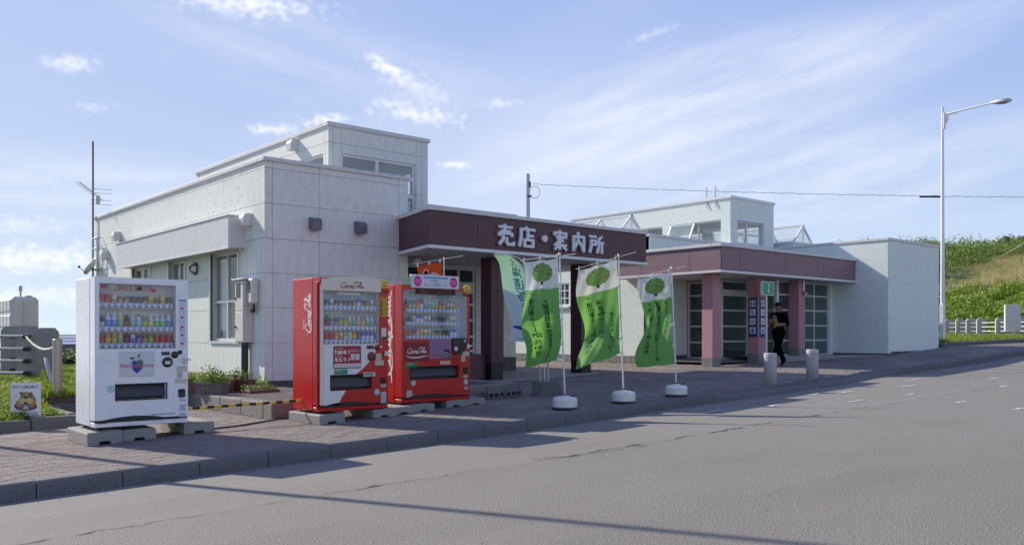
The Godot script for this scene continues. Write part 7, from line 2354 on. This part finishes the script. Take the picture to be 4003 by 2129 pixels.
# ---- the person
func field_mesh(bones: Array, cell: float, blend_: float, g: Geo) -> void:   # bones: a, b, radius a, radius b, colour; surface nets of their joined field
	var lo := Vector3.ONE * 99.0
	var hi := -lo
	for b in bones:
		lo = lo.min((b[0] as Vector3) - Vector3.ONE * (b[2] + 0.05)).min((b[1] as Vector3) - Vector3.ONE * (b[3] + 0.05))
		hi = hi.max((b[0] as Vector3) + Vector3.ONE * (b[2] + 0.05)).max((b[1] as Vector3) + Vector3.ONE * (b[3] + 0.05))
	var nx := int((hi.x - lo.x) / cell) + 2
	var ny := int((hi.y - lo.y) / cell) + 2
	var nz := int((hi.z - lo.z) / cell) + 2
	var val := PackedFloat32Array()
	val.resize(nx * ny * nz)
	val.fill(9.0)
	for b in bones:
		var a: Vector3 = b[0]
		var e: Vector3 = b[1]
		var r0: float = b[2]
		var r1: float = b[3]
		var m := maxf(r0, r1) + blend_ * 1.5 + cell * 2.0
		var p0 := (a.min(e) - Vector3.ONE * m - lo) / cell
		var p1 := (a.max(e) + Vector3.ONE * m - lo) / cell
		var d := e - a
		var l2 := maxf(d.length_squared(), 0.000001)
		for z in range(maxi(0, int(p0.z)), mini(nz, int(p1.z) + 2)):
			for y in range(maxi(0, int(p0.y)), mini(ny, int(p1.y) + 2)):
				for x in range(maxi(0, int(p0.x)), mini(nx, int(p1.x) + 2)):
					var p := lo + Vector3(x, y, z) * cell
					var t := clampf((p - a).dot(d) / l2, 0.0, 1.0)
					var f := p.distance_to(a + d * t) - lerpf(r0, r1, t)
					var k := (z * ny + y) * nx + x
					var o := val[k]
					var h := maxf(blend_ - absf(o - f), 0.0) / blend_
					val[k] = minf(o, f) - h * h * blend_ * 0.25
	var idx := {}
	var vs := []
	var ns := []
	var off := [0, 1, nx, nx + 1, nx * ny, nx * ny + 1, nx * ny + nx, nx * ny + nx + 1]
	for z in nz - 1:
		for y in ny - 1:
			for x in nx - 1:
				var k := (z * ny + y) * nx + x
				var s := 0
				for i in 8: s += 1 if val[k + off[i]] < 0.0 else 0
				if s == 0 or s == 8: continue
				var sum := Vector3()
				var cnt := 0
				for ed in [[0, 1], [2, 3], [4, 5], [6, 7], [0, 2], [1, 3], [4, 6], [5, 7], [0, 4], [1, 5], [2, 6], [3, 7]]:
					var va := val[k + off[ed[0]]]
					var vb := val[k + off[ed[1]]]
					if (va < 0.0) != (vb < 0.0):
						var t := va / (va - vb)
						var ca := Vector3(ed[0] & 1, (ed[0] >> 1) & 1, ed[0] >> 2)
						var cb := Vector3(ed[1] & 1, (ed[1] >> 1) & 1, ed[1] >> 2)
						sum += ca.lerp(cb, t)
						cnt += 1
				idx[k] = vs.size()
				vs.append(lo + (Vector3(x, y, z) + sum / cnt) * cell)
				ns.append(Vector3(val[k + 1] - val[k], val[k + nx] - val[k], val[k + nx * ny] - val[k]).normalized())
	var paint := func(p: Vector3) -> Color:
		var best := 99.0
		var c := Color.BLACK
		for b in bones:
			var d: Vector3 = b[1] - b[0]
			var t := clampf((p - (b[0] as Vector3)).dot(d) / maxf(d.length_squared(), 0.000001), 0.0, 1.0)
			var f: float = p.distance_to((b[0] as Vector3) + d * t) - lerpf(b[2], b[3], t)
			if f < best:
				best = f; c = b[4]
		return c
	var axes := [[1, nx, nx * ny], [nx, 1, nx * ny], [nx * ny, 1, nx]]
	for k in idx.keys():
		for ax in axes:
			if k + ax[0] >= val.size(): continue
			if (val[k] < 0.0) == (val[k + ax[0]] < 0.0): continue
			var q := [k, k - ax[1], k - ax[1] - ax[2], k - ax[2]]
			if not (idx.has(q[1]) and idx.has(q[2]) and idx.has(q[3])): continue
			var i0: int = idx[q[0]]
			var i1: int = idx[q[1]]
			var i2: int = idx[q[2]]
			var i3: int = idx[q[3]]
			g.col = paint.call((vs[i0] + vs[i2]) * 0.5)
			g.tri(vs[i0], vs[i1], vs[i2], ns[i0], ns[i1], ns[i2])
			g.tri(vs[i0], vs[i2], vs[i3], ns[i0], ns[i2], ns[i3])

func person() -> void:
	var root := thing("person", "person in black walking left behind the bollards, a brown bundle at the chest", "person", P(20.05, gy(20.05), 12.6))
	var blk := Color(0.006, 0.006, 0.008)
	var trs := Color(0.005, 0.005, 0.007)
	var skn := Color(0.25, 0.135, 0.09)
	var shoe := Color(0.012, 0.011, 0.011)
	var v := func(x: float, y: float, z: float) -> Vector3: return Vector3(x, y, z)
	var bones := [
		[v.call(0.0, 0.90, -0.05), v.call(0.0, 0.90, 0.05), 0.125, 0.125, trs], [v.call(0.0, 0.93, 0), v.call(0.015, 1.12, 0), 0.128, 0.130, blk], [v.call(0.015, 1.12, -0.02), v.call(0.03, 1.30, -0.02), 0.132, 0.135, blk],
		[v.call(0.03, 1.32, -0.10), v.call(0.03, 1.32, 0.10), 0.088, 0.088, blk], [v.call(0.025, 1.36, 0), v.call(0.0, 1.43, 0), 0.058, 0.052, skn],
		[v.call(0.0, 0.86, 0.08), v.call(-0.20, 0.50, 0.085), 0.102, 0.078, trs], [v.call(-0.20, 0.50, 0.085), v.call(-0.37, 0.13, 0.085), 0.078, 0.064, trs],
		[v.call(0.0, 0.86, -0.08), v.call(0.12, 0.49, -0.085), 0.102, 0.078, trs], [v.call(0.12, 0.49, -0.085), v.call(0.36, 0.16, -0.085), 0.078, 0.062, trs],
		[v.call(-0.36, 0.06, 0.085), v.call(-0.52, 0.06, 0.085), 0.045, 0.036, shoe], [v.call(-0.37, 0.13, 0.085), v.call(-0.36, 0.06, 0.085), 0.045, 0.045, shoe],
		[v.call(0.37, 0.14, -0.085), v.call(0.28, 0.04, -0.085), 0.042, 0.034, shoe],
		[v.call(0.03, 1.335, 0.165), v.call(0.03, 1.10, 0.215), 0.062, 0.050, blk], [v.call(0.03, 1.10, 0.215), v.call(-0.17, 1.08, 0.15), 0.042, 0.031, skn],
		[v.call(0.03, 1.335, -0.165), v.call(0.02, 1.10, -0.215), 0.062, 0.050, blk], [v.call(0.02, 1.10, -0.215), v.call(-0.19, 1.17, -0.12), 0.042, 0.031, skn]]
	# hands: palm, four unequal fingers curled round the bundle, thumb from the palm's side
	for s in [[-0.17, 1.08, 0.15, -1.0], [-0.19, 1.17, -0.12, 1.0]]:
		var wrist: Vector3 = v.call(s[0], s[1], s[2])
		var fwd: Vector3 = Vector3(-0.9, 0.05, s[3] * 0.45).normalized()
		bones.append([wrist, wrist + fwd * 0.075, 0.030, 0.032, skn])
		for k in 4:
			var base := wrist + fwd * 0.085 + Vector3(0, 0.030 - k * 0.020, 0)
			var l: float = [0.036, 0.042, 0.039, 0.030][k]
			var mid := base + fwd * l
			bones.append([base, mid, 0.0095, 0.009, skn])
			bones.append([mid, mid + (fwd * 0.3 + Vector3(0.1, -0.05, s[3])).normalized() * l * 0.8, 0.009, 0.008, skn])
		bones.append([wrist + fwd * 0.03 + Vector3(0, 0.022, 0), wrist + fwd * 0.075 + Vector3(0, 0.055, s[3] * 0.02), 0.012, 0.010, skn])
	var g := Geo.new()
	g.tinted = true
	field_mesh(bones, 0.0125, 0.045, g)
	# head: skull, jaw, nose, ears, eyes, mouth, turned to the walking direction
	var c := Vector3(-0.025, 1.535, 0)
	var head := [[c + Vector3(0.015, 0.02, 0), c + Vector3(-0.01, 0.03, 0), 0.086, 0.082, skn], [c + Vector3(-0.02, -0.05, 0), c + Vector3(-0.045, -0.075, 0), 0.058, 0.040, skn], [c + Vector3(0.02, -0.14, 0), c + Vector3(0.01, -0.05, 0), 0.050, 0.052, skn],
		[c + Vector3(-0.092, 0.015, 0), c + Vector3(-0.112, -0.018, 0), 0.009, 0.014, skn], [c + Vector3(0.012, 0.01, 0.085), c + Vector3(0.014, -0.025, 0.084), 0.013, 0.010, skn], [c + Vector3(0.012, 0.01, -0.085), c + Vector3(0.014, -0.025, -0.084), 0.013, 0.010, skn],
		[c + Vector3(-0.088, -0.052, -0.016), c + Vector3(-0.088, -0.052, 0.016), 0.007, 0.007, Color(0.28, 0.09, 0.07)], [c + Vector3(-0.084, 0.012, 0.030), c + Vector3(-0.085, 0.012, 0.034), 0.010, 0.010, Color(0.06, 0.04, 0.03)], [c + Vector3(-0.084, 0.012, -0.030), c + Vector3(-0.085, 0.012, -0.034), 0.010, 0.010, Color(0.06, 0.04, 0.03)]]
	field_mesh(head, 0.006, 0.02, g)
	obj("body", g, M.body, root)
	g = Geo.new()
	g.tinted = true
	var hair := Color(0.018, 0.014, 0.012)
	field_mesh([[c + Vector3(0.025, 0.045, 0), c + Vector3(-0.02, 0.06, 0), 0.092, 0.078, hair], [c + Vector3(0.05, 0.02, -0.03), c + Vector3(0.05, -0.05, -0.02), 0.06, 0.045, hair], [c + Vector3(0.05, 0.02, 0.03), c + Vector3(0.05, -0.05, 0.02), 0.06, 0.045, hair], [c + Vector3(-0.075, 0.075, -0.03), c + Vector3(-0.075, 0.075, 0.03), 0.022, 0.022, hair]], 0.008, 0.02, g)
	obj("hair", g, M.body, root)
	g = Geo.new()
	g.tinted = true
	field_mesh([[v.call(0.02, 1.335, 0.165), v.call(0.03, 1.11, 0.212), 0.078, 0.074, blk], [v.call(0.02, 1.335, -0.165), v.call(0.022, 1.11, -0.212), 0.078, 0.074, blk]], 0.014, 0.03, g)
	obj("sleeve", g, M.body, root)
	var bu := Geo.new()
	bu.tinted = true
	var br := Color(0.22, 0.115, 0.06)
	field_mesh([[v.call(-0.20, 1.16, 0.02), v.call(-0.21, 1.24, 0.0), 0.07, 0.06, br], [v.call(-0.21, 1.28, 0.02), v.call(-0.26, 1.29, 0.04), 0.05, 0.035, br], [v.call(-0.18, 1.10, 0.02), v.call(-0.22, 1.03, 0.03), 0.05, 0.03, br.lightened(0.1)], [v.call(-0.19, 1.31, -0.03), v.call(-0.18, 1.33, -0.05), 0.028, 0.02, br.darkened(0.2)]], 0.009, 0.03, bu)
	var bo := obj("brown_bundle", bu, M.cloth)
	bo.position = P(20.05, gy(20.05), 12.6)
	tag(bo, "small soft brown bundle held at the chest of the walking person", "bundle")

func objects() -> void:
	machines()
	flags()
	street()
	person()
